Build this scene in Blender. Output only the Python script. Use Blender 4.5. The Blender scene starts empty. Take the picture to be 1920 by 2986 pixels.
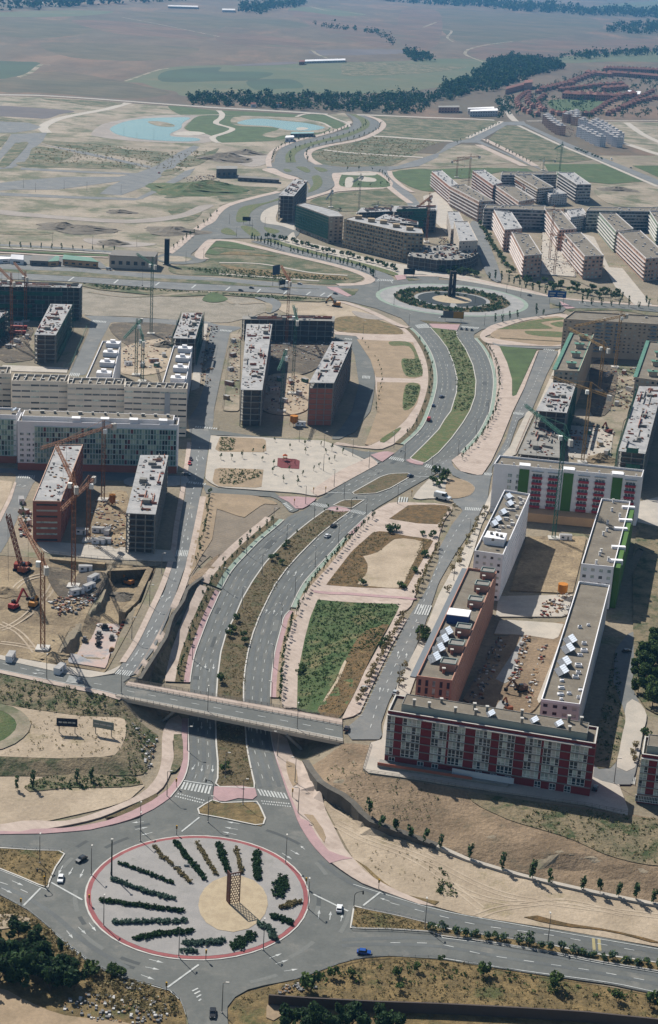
import bpy, math, random, time
import numpy as np
from mathutils import Vector, Matrix
from mathutils.geometry import delaunay_2d_cdt, tessellate_polygon
random.seed(7); RNG = np.random.default_rng(7)
T_START = time.time()
scene = bpy.context.scene
COL = scene.collection

# ------------------------------------------------------------------ camera
CAM_H, FPX, PITCH, ROLL = 270.0, 4800.0, math.radians(19.1), math.radians(3.4)
cam_data = bpy.data.cameras.new('camera'); cam = bpy.data.objects.new('camera', cam_data); COL.objects.link(cam)
cam_data.sensor_fit = 'HORIZONTAL'; cam_data.sensor_width = 36.0; cam_data.lens = 36.0 * FPX / 1920.0
cam_data.clip_start = 5.0; cam_data.clip_end = 80000.0
_R = Vector((1, 0, 0)); _U = Vector((0, math.sin(PITCH), math.cos(PITCH))); _F = Vector((0, math.cos(PITCH), -math.sin(PITCH)))
_c, _s = math.cos(ROLL), math.sin(ROLL)
CR, CU = _c * _R + _s * _U, -_s * _R + _c * _U
m = Matrix((CR, CU, -_F)).transposed().to_4x4(); m.translation = (0, 0, CAM_H)
cam.matrix_world = m
scene.camera = cam

# ------------------------------------------------------------------ light
SUN_EL = math.radians(45.0); SUN_TO = Vector((-0.592, 0.806, 0)).normalized()      # horizontal direction towards the sun
sun_vec = Vector((SUN_TO.x * math.cos(SUN_EL), SUN_TO.y * math.cos(SUN_EL), math.sin(SUN_EL)))
world = bpy.data.worlds.new('World'); scene.world = world; world.use_nodes = True
wn = world.node_tree.nodes; wl = world.node_tree.links
sky = wn.new('ShaderNodeTexSky'); sky.sky_type = 'NISHITA'; sky.sun_disc = False
sky.sun_elevation = SUN_EL; sky.sun_rotation = math.atan2(SUN_TO.x, SUN_TO.y); sky.air_density = 1.2; sky.dust_density = 1.0
wn['Background'].inputs['Strength'].default_value = 0.062
wl.new(sky.outputs[0], wn['Background'].inputs['Color'])
sd = bpy.data.lights.new('sun', 'SUN'); sun = bpy.data.objects.new('sun', sd); COL.objects.link(sun)
sd.energy = 5.0; sd.angle = math.radians(0.5); sd.color = (1.0, 0.95, 0.87)
sun.rotation_euler = sun_vec.to_track_quat('Z', 'Y').to_euler()
scene.view_settings.view_transform = 'Standard'; scene.view_settings.look = 'None'
scene.view_settings.exposure = 0.46; scene.view_settings.gamma = 1.0
scene.cycles.max_bounces = 4; scene.cycles.volume_bounces = 0

# ------------------------------------------------------------------ survey: photo pixels -> points of the place
TY = (0, 600, 1200, 1800, 2386)
def P(s):
    """'T13 x,y x,y ...': points read off 640x600 sheets enlarged 2.406 times -> full-frame pixels"""
    out = []; ox = oy = 0.0; k = 2.40625
    for tok in s.split():
        if tok[0] == 'T': ox, oy, k = 640.0 * int(tok[1]), float(TY[int(tok[2])]), 2.40625
        elif tok[0] == 'N': ox, oy, k = 0.0, 0.0, 1.0
        else:
            a, b = tok.split(','); out.append((ox + float(a) / k, oy + float(b) / k))
    return out
def rays(px):
    d = np.asarray(px, float) - [960.0, 1493.0]
    x = d[:, 0] * _c + d[:, 1] * _s; y = -d[:, 0] * _s + d[:, 1] * _c
    return np.c_[x / FPX, math.cos(PITCH) - y / FPX * math.sin(PITCH), -math.sin(PITCH) - y / FPX * math.cos(PITCH)]
def onz(px, z):
    r = rays(px); t = (np.asarray(z, float) - CAM_H) / r[:, 2]
    return np.c_[r[:, 0] * t, r[:, 1] * t]
def smooth(t): t = np.clip(t, 0, 1); return t * t * (3 - 2 * t)
def zprof(y): return -7.0 * smooth((np.asarray(y, float) - 1480.0) / 480.0)
def resample(p, step):
    p = np.asarray(p, float); d = np.r_[0, np.cumsum(np.hypot(*np.diff(p[:, :2], axis=0).T))]
    n = max(2, int(math.ceil(d[-1] / step)) + 1); t = np.linspace(0, d[-1], n)
    return np.stack([np.interp(t, d, p[:, k]) for k in range(p.shape[1])], 1)
def spline(p, closed=False, sub=6):
    p = np.asarray(p, float); n = len(p)
    if n < 3: return p
    q = np.vstack([p[-1], p, p[0], p[1]]) if closed else np.vstack([2 * p[0] - p[1], p, 2 * p[-1] - p[-2]])
    out = []
    for i in range(n if closed else n - 1):
        a, b, c, d = q[i:i + 4]
        for t in np.arange(sub) / sub:
            out.append(0.5 * ((2 * b) + (c - a) * t + (2 * a - 5 * b + 4 * c - d) * t * t + (3 * b - a - 3 * c + d) * t ** 3))
    if not closed: out.append(p[-1])
    return np.array(out)
def normals2(p):
    g = np.gradient(p, axis=0); g /= np.maximum(np.hypot(g[:, 0], g[:, 1]), 1e-6)[:, None]
    return np.c_[g[:, 1], -g[:, 0]]          # to the right of travel
def offs(p, d): p = np.asarray(p, float); return p + normals2(p) * d

# ------------------------------------------------------------------ traced road edges (north to south)
BL_S = ("T11 1340,848 1400,900 1460,980 1500,1060 1525,1150 1530,1250 1510,1350 1480,1440 T12 1440,90 1390,155 1300,235 1220,300 "
        "1110,375 920,480 760,575 680,628 600,690 490,735 420,800 300,900 200,1000 100,1110 40,1210 0,1290 T02 1500,1380 1470,1444 "
        "T03 1420,130 1370,270 1345,400 1335,490 1328,670 1326,850 1330,980 1322,1060 1300,1130 1265,1190 1200,1270")
BR_S = ("T21 250,890 250,930 300,990 350,1080 380,1200 375,1330 355,1440 T22 345,20 270,160 150,290 80,370 0,425 T12 1440,480 1300,560 "
        "1200,620 1100,680 1030,740 900,860 800,970 700,1080 600,1190 540,1290 490,1400 T13 450,0 430,80 390,230 370,360 358,480 355,600 "
        "355,790 370,900 400,1010 440,1130 480,1250 520,1350")
def edge(s):
    p = np.array(P(s)); p = spline(p, sub=4); return p
BLp, BRp = edge(BL_S), edge(BR_S)
BL = onz(BLp, zprof(BLp[:, 1])); BR = onz(BRp, zprof(BRp[:, 1]))

# ------------------------------------------------------------------ terrain heights (triangulated from levels along lines)
GX0, GX1, GY0, GY1 = -400, 400, 290, 1000
_tv, _te = [], []
def tline(xy, z, closed=False):
    z = np.broadcast_to(np.asarray(z, float), (len(xy),)); b = len(_tv)
    for (x, y), k in zip(xy, z): _tv.append((x, y, float(k)))
    for i in range(len(xy) - 1): _te.append((b + i, b + i + 1))
    if closed: _te.append((b + len(xy) - 1, b))
def tpx(s, z, extl=False, extr=False, closed=False):
    p = P(s); z = np.broadcast_to(np.asarray(z, float), (len(p),)); xy = onz(p, z)
    if extl: xy = np.vstack([[-399, xy[0, 1]], xy]); z = np.r_[z[0], z]
    if extr: xy = np.vstack([xy, [399, xy[-1, 1]]]); z = np.r_[z, z[-1]]
    tline(xy, z, closed); return xy
zl, zr = zprof(BLp[:, 1]), zprof(BRp[:, 1])
m_ = BLp[:, 1] < 2290; tline(BL[m_][::2], zl[m_][::2])
m_ = BRp[:, 1] < 2300; tline(BR[m_][::2], zr[m_][::2])
lo = (BRp[:, 1] > 1560) & (BRp[:, 1] < 2180); tline(offs(BR, -13.0)[lo][::3], zr[lo][::3])      # pavement edge to the right
lo = (BLp[:, 1] > 1880) & (BLp[:, 1] < 2160); tline(offs(BL, 9.0)[lo][::3], zl[lo][::3])
# retaining wall by the left access road
WALL_L = onz(P("T02 1415,1165 1310,1240 1280,1330 1200,1444 T03 1160,140 1060,300 975,435"), 0.0)
WALL_L_H = np.array([0.6, 1.6, 2.8, 4.0, 5.2, 6.2, 6.8])
tline(WALL_L, 0.0); tline(offs(WALL_L, -0.7), -WALL_L_H)
tpx("T03 -500,300 0,395 450,480 700,535 850,575 900,490 975,435", 0.0, extl=True)
tpx("T03 -500,580 0,600 200,640 560,690 880,700 900,770 890,850 850,940 800,985 400,1000 0,985 -500,985", -3.5)
tpx("T03 -500,1120 0,1120 500,1120 900,1110 990,1125 1040,1060 1120,850", -7.0, extl=True)
tline(np.array([[-399, 470], [-399, 505]]), [-3.5, -3.5])
PLAT_R = tpx("T13 870,880 1065,892 1000,1095 1540,1172 T23 400,1252 1050,1335 1330,1392 1540,1405 1900,1470", 0.0, extr=True)
tpx("T13 860,715 1030,375 1100,220 1210,40 T12 1300,1290 1520,905", 0.0)
WALL_R = P("T13 610,1010 650,1075 730,1178 860,1240 1000,1350 T14 1010,0 1250,88 1530,192 T24 210,288 440,358 640,415 1000,497 1250,550 1540,605 1900,680")
WALL_R_Z = np.array([-6.6, -4.6, -1.9, -2.3, -3.1, -3.7, -4.8, -6.0, -6.4, -6.4, -6.4, -6.4, -6.4, -6.4, -6.4])
WALL_R = onz(WALL_R, WALL_R_Z); tline(WALL_R, WALL_R_Z); tline(offs(WALL_R, 0.7), np.full(len(WALL_R), -7.0))
tpx("T24 380,120 860,240 1200,310 1540,390 1900,450", -2.2, extr=True); tpx("T24 900,335 1150,440 1540,545 1900,610", -5.6, extr=True)
PIT = tpx("T02 770,1195 1070,1182 1000,1330 960,1420 T03 870,60 760,372 450,327 650,45 T02 745,1370", -6.0, closed=True)
_c0 = PIT.mean(0); _d = PIT - _c0; tline(_c0 + _d * (1 + 1.6 / np.hypot(_d[:, 0], _d[:, 1]))[:, None], [-1.2, 0, 0, 0, 0, 0, -.4, -1.5, -2.0], closed=True)
PIT2 = tpx("T02 345,1092 560,1112 735,1130", -3.8); tline(PIT2 + [0, 1.6], 0.0); tpx("T02 420,1300 560,1330 680,1320", -3.6); tpx("T03 330,60 480,40 560,100", -2.6); tpx("T02 290,1060 220,1200 200,1380 T03 180,80 300,230 430,310", 0.0)
tpx("T03 1200,1300 1100,1400 T04 900,60 0,250 -400,300", -7.0); tpx("T13 520,1400 T14 570,70 700,250 1000,480 1540,640 T24 700,770 1540,910", -7.0, extr=True)
for q in ((-399, 999, 0), (399, 999, 0), (0, 999, 0), (-399, 291, -7), (0, 291, -7), (399, 291, -7), (399, 430, -7), (-399, 430, -7), (-399, 640, 0), (399, 640, 0)): _tv.append(q)
_xy = np.array([(v[0], v[1]) for v in _tv])
_o = delaunay_2d_cdt([Vector(p) for p in _xy], _te, [], 0, 1e-4)
_zz = [np.mean([_tv[i][2] for i in ids]) if ids else None for ids in _o[3]]
_vv = np.array([(v.x, v.y) for v in _o[0]])
for i, z in enumerate(_zz):
    if z is None:
        d = np.hypot(*( _xy - _vv[i]).T); j = np.argsort(d)[:2]; w = 1 / (d[j] + 1e-6); _zz[i] = float((np.array([_tv[k][2] for k in j]) * w).sum() / w.sum())
HG = np.zeros((GY1 - GY0 + 1, GX1 - GX0 + 1))
for f in _o[2]:
    (x0, y0), (x1, y1), (x2, y2) = (_vv[k] for k in f); z0, z1, z2 = (_zz[k] for k in f)
    D = (y1 - y2) * (x0 - x2) + (x2 - x1) * (y0 - y2)
    if abs(D) < 1e-9: continue
    i0, i1 = max(0, int(min(x0, x1, x2)) - GX0 - 1), min(GX1 - GX0, int(max(x0, x1, x2)) - GX0 + 2)
    j0, j1 = max(0, int(min(y0, y1, y2)) - GY0 - 1), min(GY1 - GY0, int(max(y0, y1, y2)) - GY0 + 2)
    if i1 < i0 or j1 < j0: continue
    X, Y = np.meshgrid(np.arange(i0, i1 + 1) + GX0, np.arange(j0, j1 + 1) + GY0)
    a = ((y1 - y2) * (X - x2) + (x2 - x1) * (Y - y2)) / D; b = ((y2 - y0) * (X - x2) + (x0 - x2) * (Y - y2)) / D; c = 1 - a - b
    k = (a > -1e-6) & (b > -1e-6) & (c > -1e-6)
    HG[j0:j1 + 1, i0:i1 + 1][k] = (a * z0 + b * z1 + c * z2)[k]
def hz(xy):
    xy = np.asarray(xy, float).reshape(-1, 2)
    x = np.clip(xy[:, 0] - GX0, 0, GX1 - GX0 - 1.001); y = np.clip(xy[:, 1] - GY0, 0, GY1 - GY0 - 1.001)
    i, j = x.astype(int), y.astype(int); u, v = x - i, y - j
    z = (HG[j, i] * (1 - u) + HG[j, i + 1] * u) * (1 - v) + (HG[j + 1, i] * (1 - u) + HG[j + 1, i + 1] * u) * v
    return np.where(xy[:, 1] > GY1 - 2, 0.0, z)
def gpt(px):
    """pixels -> ground points (first hit of the sight line with the terrain)"""
    px = np.asarray(px, float).reshape(-1, 2); r = rays(px); zs = np.linspace(0.6, -7.2, 53)
    t = (zs[None, :] - CAM_H) / r[:, 2:3]; X = r[:, 0:1] * t; Y = r[:, 1:2] * t
    H = hz(np.stack([X.ravel(), Y.ravel()], 1)).reshape(X.shape); d = zs[None, :] - H
    hit = d <= 0.0; k = np.where(hit.any(1), hit.argmax(1), len(zs) - 1); k = np.maximum(k, 1); n = np.arange(len(px))
    d0, d1 = d[n, k - 1], d[n, k]; f = np.where(np.abs(d0 - d1) > 1e-9, d0 / (d0 - d1), 0); f = np.clip(f, 0, 1)
    return np.c_[X[n, k - 1] + (X[n, k] - X[n, k - 1]) * f, Y[n, k - 1] + (Y[n, k] - Y[n, k - 1]) * f]
def G(s): return gpt(P(s))
def G3(s, up=0.0):
    q = G(s); z = hz(q); return [Vector((a, b, c + up)) for (a, b), c in zip(q, z)]
# ------------------------------------------------------------------ materials
def lin(c):
    return tuple(((v / 255 + 0.055) / 1.055) ** 2.4 if v > 10 else v / 255 / 12.92 for v in c)
KA = 0.62                                                  # photographed tone -> surface albedo (exposure makes up the rest)
MATS = {}
def mat(name, c, rough=0.9, trans=0.0, c2=None, s=0.15, c3=None, s3=0.05, t3=0.55, w3=0.08, fine=0.25, fs=1.5, metal=0.0, bump=0.0, bs=0.6, spec=0.3, stripes=None, k=None, det=5, alpha=1.0, aniso=None):
    """procedural surface: two tones mixed by noise, a third in patches, fine mottling, all in world metres"""
    if name in MATS: return MATS[name]
    m = bpy.data.materials.new(name); m.use_nodes = True; n, l = m.node_tree.nodes, m.node_tree.links
    b = n['Principled BSDF']; kk = KA if k is None else k
    col = lambda q: tuple(v * kk for v in lin(q)) + (1.0,)
    b.inputs['Roughness'].default_value = rough; b.inputs['Metallic'].default_value = metal; b.inputs['Specular IOR Level'].default_value = spec
    geo = n.new('ShaderNodeNewGeometry'); pos = geo.outputs['Position']
    if aniso:
        vm = n.new('ShaderNodeVectorMath'); vm.operation = 'MULTIPLY'; vm.inputs[1].default_value = aniso; l.new(pos, vm.inputs[0]); pos = vm.outputs[0]
    def noise(sc, d=5, ro=0.6):
        t = n.new('ShaderNodeTexNoise'); t.inputs['Scale'].default_value = sc; t.inputs['Detail'].default_value = d; t.inputs['Roughness'].default_value = ro
        l.new(pos, t.inputs['Vector']); return t.outputs['Fac']
    def mix(f, a, c):
        x = n.new('ShaderNodeMix'); x.data_type = 'RGBA'
        if hasattr(f, 'links'): l.new(f, x.inputs[0])
        else: x.inputs[0].default_value = f
        for v, k_ in ((a, 6), (c, 7)):
            if hasattr(v, 'links'): l.new(v, x.inputs[k_])
            else: x.inputs[k_].default_value = v
        return x
    def ramp(f, a, c):
        r = n.new('ShaderNodeMapRange'); r.inputs[1].default_value = a; r.inputs[2].default_value = c; r.interpolation_type = 'SMOOTHSTEP'; l.new(f, r.inputs[0]); return r.outputs[0]
    cur = col(c)
    if c2: cur = mix(ramp(noise(s, det), 0.36, 0.64), cur, col(c2)).outputs[2]
    if c3: cur = mix(ramp(noise(s3, 7, 0.7), t3 - w3, t3 + w3), cur, col(c3)).outputs[2]
    if fine:
        f = noise(fs, 4, 0.75); r = n.new('ShaderNodeMapRange'); r.inputs[1].default_value = 0.3; r.inputs[2].default_value = 0.7
        r.inputs[3].default_value = 1 - fine; r.inputs[4].default_value = 1 + fine; l.new(f, r.inputs[0])
        x = n.new('ShaderNodeVectorMath'); x.operation = 'SCALE'
        if hasattr(cur, 'links'): l.new(cur, x.inputs[0])
        else: x.inputs[0].default_value = cur[:3]
        l.new(r.outputs[0], x.inputs['Scale']); cur = x.outputs[0]
    if stripes:                                            # (direction x, y, spacing m, darkening): furrows, boards, paving courses
        dx, dy, sp, amt = stripes
        d = n.new('ShaderNodeVectorMath'); d.operation = 'DOT_PRODUCT'; l.new(geo.outputs['Position'], d.inputs[0]); d.inputs[1].default_value = (dx * 2 * math.pi / sp, dy * 2 * math.pi / sp, 0)
        sn = n.new('ShaderNodeMath'); sn.operation = 'SINE'; l.new(d.outputs['Value'], sn.inputs[0])
        r = n.new('ShaderNodeMapRange'); r.inputs[1].default_value = -1; r.inputs[2].default_value = 1; r.inputs[3].default_value = 1 - amt; r.inputs[4].default_value = 1; l.new(sn.outputs[0], r.inputs[0])
        x = n.new('ShaderNodeVectorMath'); x.operation = 'SCALE'
        if hasattr(cur, 'links'): l.new(cur, x.inputs[0])
        else: x.inputs[0].default_value = cur[:3]
        l.new(r.outputs[0], x.inputs['Scale']); cur = x.outputs[0]
    if hasattr(cur, 'links'): l.new(cur, b.inputs['Base Color'])
    else: b.inputs['Base Color'].default_value = cur
    if bump:
        bp = n.new('ShaderNodeBump'); bp.inputs['Strength'].default_value = bump; bp.inputs['Distance'].default_value = 1.0
        l.new(noise(bs, 6, 0.65), bp.inputs['Height']); l.new(bp.outputs[0], b.inputs['Normal'])
    if trans:                                              # leaves let some light through
        tb = n.new('ShaderNodeBsdfTranslucent'); ms = n.new('ShaderNodeMixShader'); ms.inputs[0].default_value = trans
        if hasattr(cur, 'links'): l.new(cur, tb.inputs['Color'])
        else: tb.inputs['Color'].default_value = cur
        l.new(b.outputs[0], ms.inputs[1]); l.new(tb.outputs[0], ms.inputs[2]); l.new(ms.outputs[0], n['Material Output'].inputs['Surface'])
    MATS[name] = m; return m
M_GROUND = mat('dry_ground', (160, 146, 124), c2=(136, 126, 106), s=0.02, c3=(120, 122, 88), s3=0.035, t3=0.60, fine=0.22, fs=0.5, bump=0.5, bs=0.3)
M_PLAIN = mat('dry_plain', (110, 94, 76), c2=(86, 82, 64), s=0.0014, c3=(130, 104, 82), s3=0.0028, t3=0.56, w3=0.08, fine=0.3, fs=0.008, aniso=(1, 0.35, 1))
M_DIRT = mat('bare_dirt', (196, 178, 154), c2=(174, 157, 134), s=0.05, c3=(160, 146, 116), s3=0.09, t3=0.62, fine=0.2, fs=0.8, bump=0.4)
M_SAND = mat('pale_earth', (178, 164, 144), c2=(152, 140, 120), s=0.018, c3=(104, 108, 78), s3=0.02, t3=0.53, w3=0.09, fine=0.2, fs=0.3, bump=0.4)
M_EXCAV = mat('dug_earth', (176, 156, 124), c2=(142, 124, 98), s=0.06, c3=(120, 104, 82), s3=0.1, t3=0.6, fine=0.25, fs=0.9, bump=0.8)
M_RED_EARTH = mat('reddish_earth', (160, 138, 112), c2=(134, 114, 90), s=0.06, c3=(128, 114, 92), s3=0.12, t3=0.62, fine=0.25, fs=0.9, bump=0.8)
M_BANK = mat('weedy_bank', (150, 134, 106), c2=(120, 112, 86), s=0.12, c3=(70, 84, 48), s3=0.13, t3=0.56, fine=0.3, fs=1.2, bump=0.8)
M_DRYGRASS = mat('dry_grass', (146, 124, 82), c2=(112, 96, 62), s=0.25, c3=(88, 92, 52), s3=0.1, t3=0.60, fine=0.35, fs=2.0, bump=0.8)
M_BROWNGRASS = mat('brown_grass', (124, 96, 56), c2=(92, 76, 44), s=0.3, c3=(142, 120, 78), s3=0.2, t3=0.62, fine=0.35, fs=2.0, bump=0.8)
M_WEED = mat('weedy_soil', (144, 132, 106), c2=(108, 106, 78), s=0.12, c3=(72, 86, 48), s3=0.04, t3=0.51, w3=0.09, fine=0.3, fs=0.7, bump=0.5)
M_LAWN = mat('lawn', (82, 104, 56), c2=(68, 88, 44), s=0.06, c3=(120, 114, 78), s3=0.05, t3=0.64, fine=0.25, fs=1.2, bump=0.4)
M_GREEN = mat('rough_grass', (66, 92, 42), c2=(86, 100, 56), s=0.12, c3=(136, 122, 84), s3=0.09, t3=0.60, w3=0.12, fine=0.35, fs=1.6, bump=0.8)
M_MEDIAN = mat('planted_soil', (118, 102, 72), c2=(100, 88, 60), s=0.3, c3=(78, 84, 50), s3=0.2, t3=0.58, fine=0.35, fs=2.0, bump=0.8)
M_MEDGREEN = mat('green_verge', (84, 104, 54), c2=(112, 110, 68), s=0.25, c3=(140, 124, 84), s3=0.2, t3=0.64, fine=0.3, fs=1.6, bump=0.6)
M_PLAIN2 = mat('rosy_field', (122, 96, 78), c2=(102, 84, 68), s=0.004, c3=(96, 98, 74), s3=0.006, t3=0.6, fine=0.25, fs=0.015, stripes=(.8, .6, 55, .12))
M_PLAIN3 = mat('olive_field', (86, 86, 64), c2=(106, 94, 72), s=0.003, fine=0.25, fs=0.012, stripes=(.3, 1, 45, .12))
M_CROP = mat('green_crop', (88, 102, 72), c2=(100, 106, 76), s=0.004, c3=(114, 110, 80), s3=0.006, t3=0.6, fine=0.1, fs=0.03)
M_CROP2 = mat('dark_crop', (62, 88, 62), c2=(56, 78, 56), s=0.006, fine=0.1, fs=0.05)
M_CROP3 = mat('ploughed_field', (112, 104, 102), c2=(98, 92, 92), s=0.006, fine=0.1, fs=0.05)
M_ASPHALT = mat('asphalt', (115, 117, 113), c2=(104, 107, 104), s=0.1, c3=(136, 134, 127), s3=0.07, t3=0.62, w3=0.1, fine=0.1, fs=1.0, rough=0.85)
M_ASPHALT2 = mat('worn_asphalt', (132, 133, 131), c2=(118, 121, 121), s=0.08, c3=(150, 147, 140), s3=0.06, t3=0.62, fine=0.09, fs=0.8, rough=0.9)
M_PINK = mat('pink_paving', (210, 192, 178), c2=(198, 180, 166), s=0.15, c3=(182, 164, 150), s3=0.12, t3=0.58, w3=0.1, fine=0.1, fs=1.2, stripes=(.75, .66, 2.6, .07))
M_PALE = mat('pale_paving', (204, 194, 180), c2=(190, 182, 170), s=0.15, fine=0.1, fs=1.5)
M_CONCRETE_FLOOR = mat('concrete_paving', (176, 174, 170), c2=(158, 158, 156), s=0.1, fine=0.1, fs=1.0)
M_CYCLE = mat('pink_cycle_lane', (194, 160, 160), c2=(182, 152, 152), s=0.2, fine=0.08, fs=1.0)
M_CYCLEG = mat('green_cycle_lane', (160, 176, 160), c2=(150, 166, 152), s=0.2, fine=0.08, fs=1.0)
M_REDRING = mat('red_paving', (168, 98, 98), c2=(152, 88, 90), s=0.2, fine=0.1, fs=1.5)
M_KERB = mat('kerb_stone', (216, 212, 204), fine=0.1)
M_WHITE = mat('road_paint', (214, 216, 212), c2=(186, 190, 188), s=0.5, fine=0.15, fs=3.0, rough=0.7)
M_TYREWEAR = mat('tyre_darkened_asphalt', (97, 101, 101), c2=(112, 116, 115), s=0.06, fine=0.1, rough=0.8)
M_RUT = mat('wheel_rut', (200, 183, 160), c2=(182, 164, 141), s=.1, fine=.2)
M_YELLOW = mat('yellow_paint', (178, 166, 122), fine=0.12)
M_GRAVEL = mat('grey_gravel', (170, 166, 162), c2=(160, 157, 154), s=0.2, c3=(148, 146, 140), s3=0.12, t3=0.66, fine=0.12, fs=2.5)
M_TAN = mat('tan_gravel', (198, 180, 150), c2=(184, 166, 138), s=0.4, fine=0.15, fs=2.5)
M_WATER = mat('pond_water', (104, 158, 158), c2=(90, 144, 146), s=0.01, fine=0.0, rough=0.12, spec=0.5, bump=0.02, bs=0.5)
M_POND_BED = mat('pond_lining', (176, 166, 156), c2=(160, 150, 140), s=0.03, fine=0.15, fs=0.4)
M_SOIL = mat('garden_soil', (174, 152, 124), c2=(158, 138, 112), s=0.1, c3=(150, 132, 104), s3=0.12, t3=0.62, fine=0.15, fs=1.0)
M_FURROW = mat('furrowed_soil', (150, 136, 118), c2=(136, 124, 108), s=0.1, fine=0.2, fs=1.0, stripes=(0.5, 1.0, 2.4, 0.12))

# ------------------------------------------------------------------ mesh helper
class MB:
    def __init__(s): s.v = []; s.f = []; s.mi = []; s.m = 0
    def add(s, vs, fs):
        b = len(s.v); s.v.extend([tuple(v) for v in vs]); s.f.extend([tuple(i + b for i in f) for f in fs]); s.mi.extend([s.m] * len(fs)); return s
    def quad(s, a, b, c, d): return s.add((a, b, c, d), ((0, 1, 2, 3),))
    def box(s, x0, x1, y0, y1, z0, z1):
        return s.add([(x, y, z) for z in (z0, z1) for y in (y0, y1) for x in (x0, x1)], ((0, 2, 3, 1), (4, 5, 7, 6), (0, 1, 5, 4), (2, 6, 7, 3), (0, 4, 6, 2), (1, 3, 7, 5)))
    def prism(s, poly, z0, z1, bottom=True):
        n = len(poly); a = sum(poly[i][0] * poly[(i + 1) % n][1] - poly[(i + 1) % n][0] * poly[i][1] for i in range(n))
        if a < 0: poly = list(poly)[::-1]
        vs = [(p[0], p[1], z0) for p in poly] + [(p[0], p[1], z1) for p in poly]
        fs = [(i, (i + 1) % n, n + (i + 1) % n, n + i) for i in range(n)] + [tuple(range(n, 2 * n))]
        if bottom: fs.append(tuple(range(n - 1, -1, -1)))
        return s.add(vs, fs)
    def bar(s, a, b, w, h=None):
        a, b = Vector(a), Vector(b); d = (b - a)
        if d.length < 1e-6: return s
        h = w if h is None else h; d.normalize(); u = d.cross(Vector((0, 0, 1)))
        if u.length < 1e-3: u = Vector((1, 0, 0))
        u.normalize(); v = u.cross(d); u = u * (w / 2); v = v * (h / 2)
        vs = [p + q for p in (a, b) for q in (-u - v, u - v, u + v, -u + v)]
        return s.add(vs, ((0, 1, 2, 3), (7, 6, 5, 4), (0, 4, 5, 1), (1, 5, 6, 2), (2, 6, 7, 3), (3, 7, 4, 0)))
    def cone(s, c, r0, r1, z0, z1, n=8, cap=True):
        vs = [(c[0] + r * math.cos(2 * math.pi * i / n), c[1] + r * math.sin(2 * math.pi * i / n), z) for r, z in ((r0, z0), (r1, z1)) for i in range(n)]
        fs = [(i, (i + 1) % n, n + (i + 1) % n, n + i) for i in range(n)]
        if cap: fs += [tuple(range(n, 2 * n)), tuple(range(n - 1, -1, -1))]
        return s.add(vs, fs)
    def mesh(s, name, mats):
        me = bpy.data.meshes.new(name); me.from_pydata(s.v, [], s.f)
        for q in (mats if isinstance(mats, (list, tuple)) else [mats]): me.materials.append(q)
        if any(s.mi): me.polygons.foreach_set('material_index', s.mi)
        me.update(); return me
    def build(s, name, mats, parent=None, loc=None):
        return obj(name, s.mesh(name, mats), parent, loc)
def obj(name, me, parent=None, loc=None):
    o = bpy.data.objects.new(name, me); COL.objects.link(o)
    if parent is not None: o.parent = parent
    if loc is not None: o.location = loc
    return o
def tag(o, label=None, cat=None, group=None, kind=None):
    if label: o['label'] = label
    if cat: o['category'] = cat
    if group: o['group'] = group
    if kind: o['kind'] = kind
    return o
def empty(name, loc=(0, 0, 0), rz=0.0):
    o = bpy.data.objects.new(name, None); COL.objects.link(o); o.location = loc; o.rotation_euler = (0, 0, rz); o.empty_display_size = 0.5; return o
def copy_tree(o, parent=None):
    c = o.copy(); COL.objects.link(c); c.parent = parent
    for ch in o.children: copy_tree(ch, c)
    return c

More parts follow.
